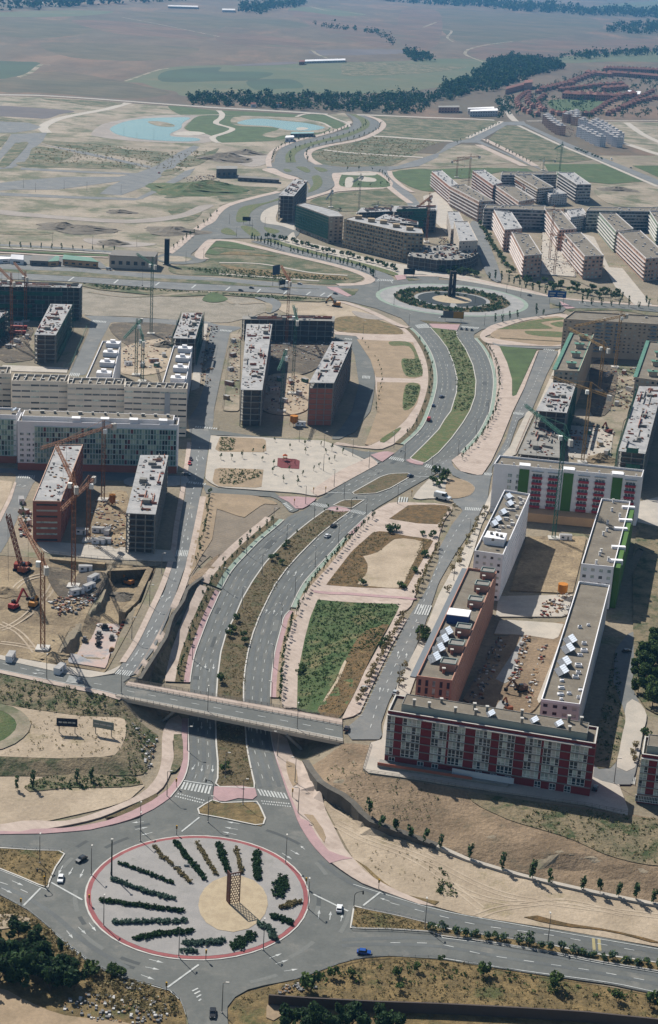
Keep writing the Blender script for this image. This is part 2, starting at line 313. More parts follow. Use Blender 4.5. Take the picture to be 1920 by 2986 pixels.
# ------------------------------------------------------------------ ground sheets
_eps = [0]
def eps(): _eps[0] += 1; return (_eps[0] % 60) * 0.0012
LV = dict(patch=0.05, road=0.15, mark=0.24, pave=0.30, lawn=0.38, kerb=0.42, pmark=0.50)
def relief(xy): return bool(((xy[:, 1] < 960) & (np.abs(xy[:, 0]) < 400)).any())
def sheet(name, xy, level, mtl, kind='structure', res=5.0, label=None, cat=None, group=None, parent=None):
    """a closed outline laid on the terrain as a thin sheet with its edge turned down"""
    xy = np.asarray(xy, float); off = LV[level] + eps() if isinstance(level, str) else level
    if relief(xy):
        ring = resample(np.vstack([xy, xy[:1]]), res)[:-1]; n = len(ring)
        x0, y0 = ring.min(0); x1, y1 = ring.max(0); gx, gy = np.meshgrid(np.arange(x0 + res / 2, x1, res), np.arange(y0 + res / 2, y1, res))
        g = np.c_[gx.ravel(), gy.ravel()]
        if len(g) > 40000: g = g[::4]
        if len(g):                                         # keep the inside points
            ins = np.zeros(len(g), bool); j = n - 1
            for i in range(n):
                xi, yi = ring[i]; xj, yj = ring[j]
                if yi != yj: ins ^= ((yi > g[:, 1]) != (yj > g[:, 1])) & (g[:, 0] < (xj - xi) * (g[:, 1] - yi) / (yj - yi) + xi)
                j = i
            g = g[ins]
        pts = np.vstack([ring, g]) if len(g) else ring
        o = delaunay_2d_cdt([Vector(p) for p in pts], [(i, (i + 1) % n) for i in range(n)], [list(range(n))], 1, 1e-4)
        v = np.array([(q.x, q.y) for q in o[0]]); fs = [tuple(f) for f in o[2]]
        v = np.c_[v, hz(v) + off]
    else:
        v = np.c_[xy, np.full(len(xy), off)]; fs = [tuple(t) for t in tessellate_polygon([[Vector(q) for q in v]])]
    b = MB()
    for i, f in enumerate(fs):
        a = v[list(f)]; s = sum(a[k - 1][0] * a[k][1] - a[k][0] * a[k - 1][1] for k in range(len(f)))
        if s < 0: fs[i] = f[::-1]
    b.add(v, fs)
    if level not in ('mark', 'pmark'):
        ed = {}
        for f in fs:
            for k in range(len(f)): ed[(f[k - 1], f[k])] = 1
        for (a, c) in list(ed):
            if (c, a) not in ed:
                p, q = v[a], v[c]; d = off + 0.05
                b.add((p, q, (q[0], q[1], q[2] - d), (p[0], p[1], p[2] - d)), ((1, 0, 3, 2),))
    ob = b.build(name, mtl, parent); tag(ob, label, cat, group, kind if parent is None else None); return ob
def S(name, s, level, mtl, sm=True, **k):
    xy = G(s)
    return sheet(name, spline(xy, True, 4) if sm else xy, level, mtl, **k)
def ribbon_mesh(L, Rr, off, m=1, bld=None):
    n = len(L); b = bld or MB(); ts = np.linspace(0, 1, m + 1); rows = []
    for t in ts:
        q = L * (1 - t) + Rr * t; rows.append(np.c_[q, hz(q) + off])
    v = np.vstack(rows); fs = []
    for r in range(m):
        for i in range(n - 1): fs.append((r * n + i, r * n + i + 1, (r + 1) * n + i + 1, (r + 1) * n + i))
    a = v[list(fs[0])]; s = sum(a[k - 1][0] * a[k][1] - a[k][0] * a[k - 1][1] for k in range(4))
    if s < 0: fs = [f[::-1] for f in fs]
    b.add(v, fs); return b
def line(xy, w, step=5.0, sm=True):
    xy = np.asarray(xy, float)
    if sm and len(xy) > 2: xy = spline(xy, False, 5)
    q = resample(xy, step); return offs(q, w / 2), offs(q, -w / 2)
def strip(name, s, w, level, mtl, sm=True, kind='structure', xy=None, step=5.0, parent=None, label=None, cat=None, group=None):
    xy = G(s) if xy is None else xy
    L, R_ = line(xy, w, step, sm); o = ribbon_mesh(L, R_, LV[level] + eps()).build(name, mtl, parent); tag(o, label, cat, group, kind if parent is None else None); return o
def band(name, xy, d0, d1, level, mtl, m=2):
    q = resample(xy, 5.0); o = ribbon_mesh(offs(q, d0), offs(q, d1), LV[level] + eps(), m).build(name, mtl); return tag(o, kind='structure')

# ------------------------------------------------------------------ the ground itself, one sheet out to the horizon
def axis(a, b, step, far, grow=1.35):
    mid = list(np.arange(a, b + 0.1, step)); lo = []; d = step; x = a
    while x > -far: d *= grow; x -= d; lo.append(x)
    hi = []; d = step; x = b
    while x < far: d *= grow; x += d; hi.append(x)
    return np.array(lo[::-1] + mid + hi)
ax = axis(-230, 270, 1.25, 42000); ay = axis(330, 960, 1.25, 42000)
X, Y = np.meshgrid(ax, ay); Z = hz(np.c_[X.ravel(), Y.ravel()]) - 0.22
nx, ny = len(ax), len(ay); idx = np.arange(nx * ny).reshape(ny, nx)
fc = np.stack([idx[:-1, :-1].ravel(), idx[:-1, 1:].ravel(), idx[1:, 1:].ravel(), idx[1:, :-1].ravel()], 1)
me = bpy.data.meshes.new('ground'); me.from_pydata(np.c_[X.ravel(), Y.ravel(), Z].tolist(), [], fc.tolist()); me.materials.append(M_GROUND)
tag(obj('ground', me), kind='structure')
# ------------------------------------------------------------------ far country
def far_poly(name, s, mtl, level='patch', sm=True): return S(name, s, level, mtl, sm)
# the dry plain runs from behind the ponds to the horizon
_yp = gpt(P("N 0,268 960,300 1920,345"))[:, 1].mean()
tag(sheet('plain', np.array([[-30000, 41000], [30000, 41000], [30000, 2600], [520, 2500], [150, 2330], [-350, 2240], [-700, 2300], [-30000, 2400]]), 0.02, M_PLAIN), kind='structure')
far_poly('field', "T00 -300,420 0,425 130,430 280,440 210,510 120,540 0,552 -300,560", M_CROP2)
far_poly('field', "T00 870,570 1000,520 1200,470 1540,455 T10 100,455 450,440 620,430 900,435 1300,425 1540,410 T20 330,420 400,500 200,600 0,610 T10 1200,650 600,655 350,660 0,650 T00 1540,685 1280,670 1230,640 1090,615 1000,580", M_CROP)
far_poly('field', "T00 1175,495 1540,470 T10 0,500 240,500 380,515 230,560 0,566 T00 1140,570", M_CROP2, 'road')
far_poly('field', "T10 205,562 500,555 590,610 430,620 250,625", M_CROP2, 'road')
far_poly('field', "T10 670,350 1250,345 1290,372 740,387", M_CROP3)
far_poly('field', "T10 100,455 450,432 560,440 450,452 200,460", M_CROP3, 'road')
far_poly('field', "T10 900,440 1300,440 1540,460 T20 200,470 0,500 T10 1300,520 900,530 860,500", M_WEED, 'road')
far_poly('field', "T10 480,70 620,45 1020,95 900,110 700,105", M_CROP)
far_poly('field', "T20 820,400 1200,375 1450,360 1700,380 1700,430 1200,430 900,440", M_CROP)
far_poly('field', "T20 1080,50 1300,20 1700,0 1700,90 1300,85", M_CROP)
far_poly('field', "T00 0,85 500,70 800,80 560,110 0,115", M_CROP)
for s, m_ in (("T10 0,230 300,245 640,290 780,305 500,330 200,330 0,290", M_PLAIN2), ("T10 480,70 900,120 1250,180 1200,330 1000,300 700,200", M_PLAIN2), ("T00 0,130 400,140 700,190 400,260 0,240", M_PLAIN3), ("T00 500,140 1000,160 1500,250 1300,270 800,230", M_PLAIN2), ("T00 300,300 900,310 1400,340 1100,420 500,400", M_PLAIN3), ("T20 0,60 500,90 1000,110 1150,200 600,280 200,310 0,180", M_PLAIN3), ("T20 250,320 700,290 1540,270 1540,340 900,390 300,410", M_PLAIN2), ("T10 1300,60 1540,80 T20 0,300 T10 1320,340 1250,200", M_PLAIN2), ("T00 0,560 400,500 860,570 1000,600 1200,650 900,690 300,650 0,640", M_PLAIN3), ("T10 0,110 350,120 640,180 300,200 0,170", M_PLAIN3), ("T00 900,80 1540,110 1540,200 1200,160", M_PLAIN3)):
    far_poly('field', s, m_)
for s, w in (("T20 320,435 240,405 195,385 185,370 210,345 300,320 420,300 520,290", 9), ("T10 640,45 750,70 900,85 1020,100", 16), ("T10 650,350 690,380 760,408", 9),
             ("T00 880,568 1100,492 1180,478", 7), ("T00 130,540 210,510 290,450 350,455", 10), ("T00 860,120 1100,165 1540,255", 7), ("T20 100,290 60,260 90,215 0,200", 8), ("T10 1430,190 1520,155", 10)):
    strip('track', s, w, 'road', M_SAND, step=40)
# ------------------------------------------------------------------ ponds, park and building land beyond the boulevard
S('building_land', "T00 -300,670 0,672 300,680 700,705 900,722 1200,745 1540,770 T10 300,790 700,810 880,790 940,860 800,930 500,1010 380,1080 340,1180 560,1260 420,1340 0,1440 T01 1540,30 1400,160 1200,330 760,320 0,290 -300,290", 'patch', M_SAND, sm=False)
S('pond_basin', "T00 640,940 700,880 800,850 980,820 1150,805 1390,812 1320,860 1290,900 1330,920 1440,935 1500,970 1440,1000 1200,1000 900,985 700,960", 'road', M_POND_BED)
S('pond', "T00 772,905 800,882 880,852 1000,832 1150,824 1330,824 1300,850 1278,870 1270,900 1200,935 1205,955 1280,962 1380,968 1400,985 1300,993 1100,985 950,970 830,945 785,922", 'pave', M_WATER)
S('pond_island', "T00 1035,855 1100,850 1180,862 1230,882 1190,890 1100,882", 'lawn', M_SAND)
S('park_lawn', "T00 1300,900 1325,865 1390,815 1540,808 T10 150,814 480,827 700,852 780,890 740,925 620,950 480,970 330,990 0,1000 T00 1540,1000 1500,962 1445,938 1340,918", 'road', M_LAWN)
S('pond_shore', "T10 80,840 150,818 480,832 700,858 770,895 720,925 600,940 450,950 380,965 300,945 420,905 330,890 120,880", 'pave', M_SAND)
S('pond', "T10 125,860 200,838 300,832 450,847 600,862 720,887 735,900 640,917 500,914 420,900 350,885 250,880 160,873", 'lawn', M_WATER)
S('pond_beach', "T00 1220,935 1300,922 1400,925 1440,940 1350,952 1240,950", 'kerb', M_PALE)
S('pond_beach', "T10 540,900 580,893 625,900 600,910 555,912", 'kerb', M_PALE)
S('park_lawn', "T00 1180,745 1300,750 1500,775 1530,800 1400,806 1270,805", 'road', M_LAWN)
S('park_lawn', "T10 20,775 300,787 540,802 560,822 300,812 30,805", 'road', M_LAWN)
S('park_lawn', "T10 560,812 720,802 800,832 900,880 900,908 800,898 700,858", 'road', M_LAWN)
for s, w in (("T10 -5,775 20,800 10,830 -20,850 -18,870 50,888 95,905 50,930 -10,948 -50,965 -20,1000 0,1003", 9), ("T10 540,820 600,800 720,798 820,835 900,865 910,890", 6), ("T10 150,816 480,830 700,855 785,895", 5), ("T00 1280,808 1540,805", 5)):
    strip('park_path', s, w, 'kerb', M_PALE, step=20)
strip('country_road', "T00 -400,662 0,665 300,670 700,695 1000,718 1300,740 1540,757 T10 300,773 600,790 760,802", 17, 'pave', M_PALE, step=40)
strip('country_road', "T00 -400,656 0,660 300,666 700,691 1000,714 1300,736 1540,752 T10 300,768 600,785 760,797", 6, 'lawn', M_ASPHALT2, step=40)
strip('country_road', "T10 940,803 1100,808 1540,826 T20 200,832 390,842", 15, 'road', M_PALE, step=40)
strip('track', "T00 900,720 760,762 600,792 450,822 360,852 312,880 302,900 330,930", 14, 'road', M_PALE, step=20)
S('dark_plot', "T00 -300,735 0,740 250,755 520,778 420,800 330,830 200,825 0,815 -300,810", 'road', M_CROP3)
S('dark_plot', "T00 -200,850 0,850 200,860 290,890 240,910 100,930 -200,930", 'road', M_ASPHALT2, sm=False)
S('service_road', "T00 80,940 330,930 300,990 240,1040 170,1140 80,1180 0,1185 -300,1190 -300,1150 60,1165 200,1005 110,1000 0,1120 -200,1250 -200,1200 0,1060", 'road', M_ASPHALT2, sm=False)
S('service_road', "T00 -200,1310 100,1270 450,1240 830,1240 960,1215 1100,1160 1250,1070 1360,1020 1400,1030 1300,1110 1230,1170 1100,1260 1040,1300 850,1370 700,1360 760,1310 850,1270 400,1330 100,1330 -200,1350", 'road', M_ASPHALT2, sm=False)
S('service_road', "T00 280,1010 600,1065 800,1110 1060,1165 1050,1180 800,1125 560,1075", 'road', M_ASPHALT2, sm=False)
S('service_road', "T00 150,1175 500,1195 960,1215 960,1228 500,1208 140,1190", 'road', M_ASPHALT2, sm=False)
S('service_road', "T00 0,1350 500,1375 960,1390 1100,1320 1300,1200 1370,1180 1330,1230 1180,1310 1000,1395 940,1405 500,1392 0,1372", 'road', M_ASPHALT2, sm=False)
for s in ("T00 110,1010 200,1005 60,1160 0,1170 0,1140 50,1080", "T00 250,1030 500,1065 480,1110 350,1150 230,1160 160,1150 200,1110", "T00 300,990 700,1010 900,1050 1180,1070 1100,1130 900,1100 600,1050 420,1030",
          "T00 1240,1150 1450,1070 1540,1040 1430,1140 1320,1170", "T00 1170,1190 1280,1180 1200,1225 1130,1230", "T00 0,960 70,945 0,1030 -100,1040", "T00 300,690 850,720 700,745 450,715", "T00 10,820 170,850 0,850",
          "T00 150,1135 500,1135 900,1150 900,1185 400,1175 150,1165", "T10 0,1300 250,1310 410,1320 300,1370 100,1400 0,1400", "T01 0,180 360,185 300,205 0,200", "T01 1180,30 1300,10 1420,20 1380,90 1270,100", "T00 1150,1385 1400,1290 1540,1270 1540,1330 1350,1370"):
    S('weed_patch', s, 'pave', M_WEED)
for s in ("T01 0,30 300,60 700,90 950,95 1250,60 1400,0 1500,0 1300,80 1000,120 700,115 300,85 0,60", "T01 600,230 900,250 1100,270 900,290 650,270", "T10 100,1060 200,1100 320,1080 380,1120 250,1170 120,1140"):
    S('bare_patch', s, 'pave', M_POND_BED)
# ------------------------------------------------------------------ quarter to the right of the far boulevard
S('building_land', "T10 1100,815 T20 0,838 400,845 450,870 300,960 0,1000 T10 1400,1060 1200,1160 900,1165 700,1150 630,1100 650,1050 760,1015 950,975 1100,930 1150,880", 'patch', M_WEED)
for s, w in (("T10 1080,955 1200,960 1540,985 T20 100,990", 16), ("T10 730,1050 900,1070 1200,1090 1430,1105", 11)): strip('path', s, w, 'pave', M_PALE, step=20)
S('street', "T10 1120,1170 1250,1165 1420,1110 1540,1070 T20 60,1010 120,990 230,970 400,880 440,855 600,850 620,880 480,875 290,985 320,1000 450,1060 700,1170 720,1190 620,1150 380,1040 270,1000 160,1000 0,1080 T10 1540,1100 1400,1165 1180,1195", 'road', M_ASPHALT2, sm=False)
strip('pavement', "T20 320,975 470,1050 620,1130 680,1165", 10, 'pave', M_PINK, step=30); strip('pavement', "T20 280,1015 420,1080 600,1165", 12, 'pave', M_PINK, step=30)
strip('pavement', "T20 200,970 410,870 440,850", 8, 'pave', M_PALE, step=30)
S('street', "T20 560,860 620,870 900,1000 1140,1100 1540,1260 1800,1370 1800,1410 1540,1300 1100,1110 850,1005 640,900", 'road', M_ASPHALT2, sm=False)
strip('pavement', "T20 560,880 850,1015 1100,1120 1540,1310", 7, 'pave', M_PALE, step=30)
S('building_land', "T20 450,880 560,880 850,1020 1080,1120 900,1140 660,1130 480,1040 340,985", 'patch', M_WEED, sm=False)
S('building_land', "T20 0,1060 160,1010 270,1020 540,1140 200,1160 0,1170 T10 1400,1165", 'patch', M_SAND, sm=False)
S('building_land', "T20 900,870 1300,850 1700,860 1700,1150 1300,1010 1280,950 1000,900", 'patch', M_SAND, sm=False)
S('grass_plot', "T20 0,1185 250,1175 620,1180 700,1220 450,1200 230,1250 0,1255 T10 1500,1300 1430,1310 1220,1230 1200,1205", 'patch', M_LAWN, sm=False)
S('grass_plot', "T20 740,1150 1150,1150 1460,1270 1200,1290 1000,1270 800,1250", 'patch', M_LAWN, sm=False)
S('grass_plot', "T20 1360,1160 1700,1160 1700,1260 1540,1240", 'patch', M_LAWN, sm=False)
S('grass_plot', "T20 780,700 1150,710 1060,780 850,790", 'patch', M_LAWN)
strip('street', "T20 440,700 470,760 510,820 540,850", 12, 'road', M_PALE, step=30); strip('street', "T20 1700,1120 1540,1080 1290,1000", 14, 'road', M_PALE, step=30)
strip('street', "T20 1320,860 1450,950 1700,1060", 12, 'road', M_PALE, step=30); strip('street', "T20 620,848 1000,845 1700,845", 8, 'road', M_PALE, step=60)
S('dirt_lot', "T20 1090,1330 1300,1290 1700,1290 1700,1444 1250,1444", 'patch', M_SAND)
# far boulevard
def road2(name, l, r, mtl=M_ASPHALT): 
    a, b = resample(spline(G(l), sub=5), 1), resample(spline(G(r), sub=5), 1); n = 60
    i = np.linspace(0, len(a) - 1, n).astype(int); j = np.linspace(0, len(b) - 1, n).astype(int)
    return tag(ribbon_mesh(a[i], b[j], LV['road'] + eps(), 2).build(name, mtl), kind='structure')
road2('far_road', "T10 385,1145 400,1080 450,1030 560,990 700,960 830,925 920,890 940,850 920,815 880,795", "T10 630,1145 600,1090 630,1050 760,1010 950,970 1070,925 1130,880 1110,850 1010,806")
road2('median', "T10 465,1140 470,1080 540,1030 700,985 880,940 980,900 1000,870 970,830 910,800", "T10 540,1140 530,1090 580,1050 720,1000 900,960 1020,910 1055,875 1040,840 960,802", M_MEDGREEN).location.z = 0.2
strip('pavement', "T10 350,1170 345,1120 370,1070 430,1030 560,980 700,950 830,910 905,875 915,850", 7, 'pave', M_PINK, step=20)
strip('pavement', "T10 700,1155 630,1110 635,1060 760,1022 960,985 1090,935 1150,880 1120,840 1040,812", 10, 'pave', M_PINK, step=20)
S('street_junction', "T10 380,1138 640,1138 860,1172 1130,1165 1190,1180 1120,1205 850,1212 790,1250 815,1290 760,1335 620,1395 600,1380 640,1300 560,1245 440,1212 340,1190", 'road', M_ASPHALT)
for s in ("T10 540,1172 600,1172 640,1198 610,1210", "T10 665,1172 730,1180 760,1198 710,1205", "T10 450,1188 480,1185 510,1200 470,1206", "T10 650,1240 700,1232 725,1275 700,1320 630,1350 625,1340 660,1290"): S('traffic_island', s, 'pave', M_MEDGREEN)
S('pavement', "T10 300,1190 380,1180 450,1215 560,1250 500,1260 380,1220", 'pave', M_PINK)
S('pavement', "T10 790,1225 850,1212 1110,1208 1210,1310 830,1345 620,1400 620,1385 760,1340 810,1300", 'pave', M_PINK)
S('park_lawn', "T10 860,1225 900,1215 1090,1215 1200,1305 1000,1315 880,1310 840,1290", 'lawn', M_LAWN)
for s in ("T10 890,1250 940,1250 930,1310 885,1312", "T10 985,1240 1090,1252 1090,1275 985,1270", "T10 860,1215 1080,1212 1080,1232 880,1228"): S('park_path', s, 'kerb', M_PALE)
S('street', "T10 1130,1195 1200,1195 1260,1290 1360,1370 1420,1444 1330,1444 1230,1330 1150,1250", 'road', M_ASPHALT2, sm=False)
strip('pavement', "T10 1120,1210 1160,1280 1250,1360 1340,1425", 8, 'pave', M_PINK, step=20); strip('pavement', "T10 1195,1200 1210,1240 1290,1310 1360,1350", 6, 'pave', M_PINK, step=20)
S('building_land', "T10 640,1410 830,1355 1220,1325 1330,1440 1200,1470 700,1480", 'patch', M_WEED)
S('grass_plot', "T10 1210,1210 1500,1190 1540,1330 1370,1320", 'patch', M_LAWN)
# boulevard between the far roundabout and the tower, and the roundabout itself
road2('far_road', "T10 620,1300 420,1345 200,1400 0,1470 T01 1540,50 1480,120 1440,170", "T10 640,1390 560,1420 T11 400,0 340,20 300,60 295,115", M_ASPHALT)
S('median', "T11 120,108 125,50 170,5 T10 330,1420 420,1390 430,1400 T11 290,0 220,50 200,105 160,115", 'pave', M_MEDGREEN)
strip('pavement', "T10 420,1345 250,1385 60,1440 T01 1520,55 1480,110 1390,160 1240,290 1180,335", 8, 'pave', M_PINK, step=15)
S('street_junction', "T01 1400,165 1540,110 T11 120,100 290,105 440,140 560,175 520,230 400,240 200,228 0,232 T01 1480,238 1370,315 1345,350 1450,372 1390,402 1230,408 1110,385 1120,345 1240,315 1300,250", 'road', M_ASPHALT)
for s in ("T11 10,175 60,155 125,205 40,200", "T11 150,145 230,150 290,205 220,210", "T11 315,150 420,175 395,195 340,187"): S('traffic_island', s, 'pave', M_MEDGREEN)
S('traffic_island', "T01 1110,365 1200,352 1320,362 1350,378 1280,392 1150,388", 'pave', M_SAND)
S('pavement', "T11 300,50 360,10 420,0 400,110 540,130 560,180 430,140 300,115", 'pave', M_PALE)
S('park_plot', "T01 1480,240 T11 0,238 110,245 300,300 700,385 950,460 1010,510 900,545 700,548 300,520 0,490 T01 1250,480 1180,440 1230,420 1400,400 1465,375 1380,340", 'patch', M_WEED)
S('park_lawn', "T01 1400,320 1540,250 T11 100,248 250,310 0,290 T01 1480,300", 'pave', M_LAWN); S('park_lawn', "T01 1430,330 1470,305 1540,330 T11 -20,345", 'pave', M_LAWN)
for s in ("T11 0,340 150,345 400,355 200,330 100,320", "T11 0,410 200,440 400,450 700,480 900,500 850,520 500,500 200,480"): S('weed_patch', s, 'pave', M_DRYGRASS)
for s in ("T11 0,400 300,410 640,470 900,490", "T11 0,480 300,500 700,530"): strip('park_path', s, 4, 'lawn', M_PALE)
road2('street', "T11 220,250 500,335 800,405 1000,465 1070,510 1100,540", "T11 330,245 600,325 900,395 1100,450 1200,490 1240,530", M_ASPHALT2)
strip('pavement', "T01 1440,375 1400,345 1480,248 T11 0,240 120,252 250,285 500,345 800,415 980,470 1060,515 1000,548 830,555", 9, 'pave', M_PINK, step=10)
S('verge', "T11 330,243 420,245 700,330 1000,400 1230,462 1240,495 1100,452 900,397 600,322", 'pave', M_MEDGREEN)
S('pavement', "T11 470,225 520,185 560,240 800,300 1100,380 1400,430 1560,470 T21 120,475 300,520 560,580 T21 780,640 560,600 300,550 0,500 T11 1400,480 1260,500 1240,470 1000,400 700,325 430,250", 'pave', M_PALE)
# ------------------------------------------------------------------ trunk road running left to right behind the sites
for s in ("T01 -300,390 0,405 600,440 1100,480 1540,505 T11 400,537 760,565 960,560 1000,640 900,660 820,650 400,612 0,595 T01 1300,592 900,562 500,532 0,512 -300,500",): S('trunk_road', s, 'road', M_ASPHALT2, sm=False)
S('median', "T01 -300,430 0,445 500,460 1000,505 1540,528 T11 300,560 700,585 T11 500,578 0,555 T01 1000,525 500,495 0,465 -300,450", 'pave', M_WEED, sm=False)
S('verge', "T01 -300,505 0,520 580,545 900,572 1300,600 1540,605 T11 400,630 800,662 700,675 400,660 200,640 0,625 T01 1200,640 900,610 700,590 560,560 -300,530", 'pave', M_WEED, sm=False)
S('bank', "T01 560,590 700,595 950,625 1240,640 1540,650 T11 150,640 340,690 330,740 140,800 0,820 T01 1230,800 900,775 600,765 560,700", 'patch', mat('gravelly_bank', (168, 158, 142), c2=(148, 140, 124), s=0.08, c3=(120, 116, 92), s3=0.1, t3=0.64, fine=0.3, fs=0.9, bump=0.8))
S('verge', "T11 -60,610 0,620 60,660 -40,680 -120,660", 'lawn', M_LAWN)
S('gravel_track', "T11 250,645 360,645 430,680 420,720 370,750 330,750 360,700 300,665", 'pave', M_ASPHALT2)
strip('dirt_track', "T11 140,690 300,680 350,700 340,750", 5, 'pave', M_SAND); strip('dirt_track', "T01 620,605 900,640 1230,620 1450,600 T11 0,640 100,690", 4, 'pave', M_SAND)
S('yard', "T01 -300,340 0,345 360,350 700,390 760,440 500,430 0,400 -300,395", 'road', M_ASPHALT2, sm=False)
strip('verge', "T01 -300,300 0,312 400,335 760,350", 8, 'pave', M_LAWN); strip('pavement', "T01 -300,285 0,295 400,315 780,335", 5, 'pave', M_PALE); strip('pavement', "T01 -300,315 0,328 400,350 760,362", 5, 'pave', M_PINK)
strip('street', "T01 -300,265 0,275 400,295 800,325", 9, 'road', M_ASPHALT2)
S('dirt_lot', "T11 430,690 760,680 900,690 1100,760 1290,880 1280,905 820,890 800,780 560,770 440,740", 'patch', M_DIRT)
S('weed_patch', "T11 820,790 1000,780 1200,830 1290,890 1200,905 830,880", 'pave', M_DRYGRASS)
S('weed_patch', "T11 930,740 1050,760 1180,800 1000,790", 'pave', M_POND_BED)
print('far done', round(time.time() - T_START, 1))
# ------------------------------------------------------------------ boulevard
n_ = 220
def even(p, n=n_): q = resample(p, 1.0); i = np.linspace(0, len(q) - 1, n); k = i.astype(int); k2 = np.minimum(k + 1, len(q) - 1); f = (i - k)[:, None]; return q[k] * (1 - f) + q[k2] * f
tag(ribbon_mesh(even(BL), even(BR), LV['road'], 10).build('boulevard', M_ASPHALT), kind='structure')
# medians (traced outlines)
MED1 = "T21 -60,855 125,878 130,920 190,1010 240,1120 262,1230 255,1340 220,1440 T22 170,80 90,190 0,290 T12 1440,368 1335,335 1450,222 T22 0,128 40,60 85,0 T21 125,1310 130,1220 105,1110 60,1000 0,920"
MED2 = "T12 1325,436 1200,440 1130,462 930,575 940,586 1100,577 1200,542 1350,455"
MED3 = "T12 800,662 870,625 1020,622 925,685"
MED4 = ("T12 750,692 640,770 540,850 440,940 320,1070 230,1200 160,1320 110,1440 T13 50,110 10,250 T03 1528,420 1520,540 1512,700 1518,900 1530,1030 1528,1140 1505,1195 "
        "T13 255,1205 240,1150 210,1010 190,900 180,745 170,580 170,480 180,370 200,250 235,120 280,0 T12 330,1340 390,1220 470,1110 560,1010 700,870 840,760 925,700")
MED5 = "T03 1490,1290 1390,1345 1385,1385 T14 0,2 T14 300,65 T13 325,1425 270,1300 0,1310"
for s, mm in ((MED1, M_MEDGREEN), (MED2, M_MEDIAN), (MED3, M_MEDIAN), (MED4, M_MEDIAN), (MED5, M_DRYGRASS)):
    g = G(s); S('median', s, 'pave', mm, sm=False)
    strip('kerb', None, 0.55, 'kerb', M_KERB, sm=False, xy=np.vstack([g, g[:1]]), step=4)
S('crossing_paving', "T12 750,692 800,665 925,688 925,702 840,712", 'lawn', M_CYCLE, sm=False)
S('crossing_paving', "T12 1310,345 1345,332 1440,362 1420,385 1330,360", 'lawn', M_CYCLE, sm=False)
S('crossing_paving', "T03 1505,1195 T13 20,1195 130,1185 250,1205 272,1290 140,1275 0,1310 T03 1490,1290", 'lawn', M_CYCLE, sm=False)
S('crossing_paving', "T21 -70,830 150,835 130,875 -40,858", 'lawn', M_CYCLE, sm=False)
# beside the left carriageway: cycle lane, planting, pavement
def part_of(p, xy, y0, y1): m = (p[:, 1] >= y0) & (p[:, 1] <= y1); return xy[m]
for y0, y1, mm in ((955, 1300, M_CYCLEG), (1512, 1720, M_CYCLEG), (1720, 2000, M_CYCLE), (2080, 2330, M_CYCLE)):
    q = part_of(BLp, BL, y0, y1); band('cycle_lane', q, 0.4, 2.6, 'pave', mm); band('kerb', q, 0.0, 0.4, 'kerb', M_KERB, 1)
    if y0 != 2080: band('planting_strip', q, 2.6, 6.0, 'pave', M_MEDIAN)
    if y0 != 2080: band('pavement', q, 6.0, 10.0, 'pave', M_PINK)
for y0, y1, mm in ((985, 1330, M_CYCLEG), (1492, 1560, M_CYCLE), (1560, 1780, M_CYCLEG), (1780, 2045, M_CYCLE), (2110, 2340, M_CYCLE)):
    q = part_of(BRp, BR, y0, y1); band('cycle_lane', q, -0.4, -2.4, 'pave', mm); band('kerb', q, 0.0, -0.4, 'kerb', M_KERB, 1)
    if y0 < 2000 and y0 != 1492: band('planting_strip', q, -2.4, -5.4, 'pave', M_SOIL if y0 > 1400 else M_MEDIAN)
q = part_of(BRp, BR, 1700, 2060); band('pavement', q, -5.4, -12.5, 'pave', M_PINK, 3)
# pavements and parks right of the boulevard
S('pavement', "T12 1030,735 1200,640 1330,640 1540,648 T22 90,668 100,690 40,760 0,880 T12 1540,900 1400,1210 1390,1260 1340,1380 1230,1444 T13 1330,0 1210,200 1080,470 980,690 860,720 1000,420 1130,190 1210,40 T12 1270,1355 690,1322 640,1400 T13 620,0 600,150 555,400 545,640 440,640 430,420 450,250 500,60 T12 560,1330 640,1230 760,1100 900,920 1000,800", 'pave', M_PINK, sm=False)
S('park_plot', "T12 1192,757 1330,660 1540,657 T22 85,668 0,795 T12 1400,790", 'lawn', M_BROWNGRASS, sm=False)
S('park_plot', "T12 750,1220 930,985 1090,842 1200,850 1300,875 1480,900 1505,905 1310,1252 1000,1240", 'lawn', M_BROWNGRASS, sm=False)
S('bare_patch', "T12 970,1215 1030,1150 1040,1070 1010,1020 1100,1000 1190,930 1260,895 1420,915 1420,960 1350,1090 1290,1220 1240,1245 1100,1235", 'kerb', M_DIRT)
S('park_plot', "T12 690,1325 1270,1357 1230,1444 T13 1205,40 1095,225 850,712 660,672 545,652 550,400 600,150 640,0", 'lawn', M_GREEN, sm=False)
S('bare_patch', "T13 690,660 760,540 830,430 890,300 1000,120 1130,60 1190,60 1080,250 850,710", 'kerb', M_BROWNGRASS)
S('dirt_path', "T13 690,660 750,560 820,450 850,370 880,310 900,300 870,380 840,450 800,510 740,600", 'pmark', M_DIRT)
S('cycle_crossing', "T12 640,1258 900,1275 1390,1320 1385,1335 900,1292 630,1272", 'kerb', M_CYCLE, sm=False)
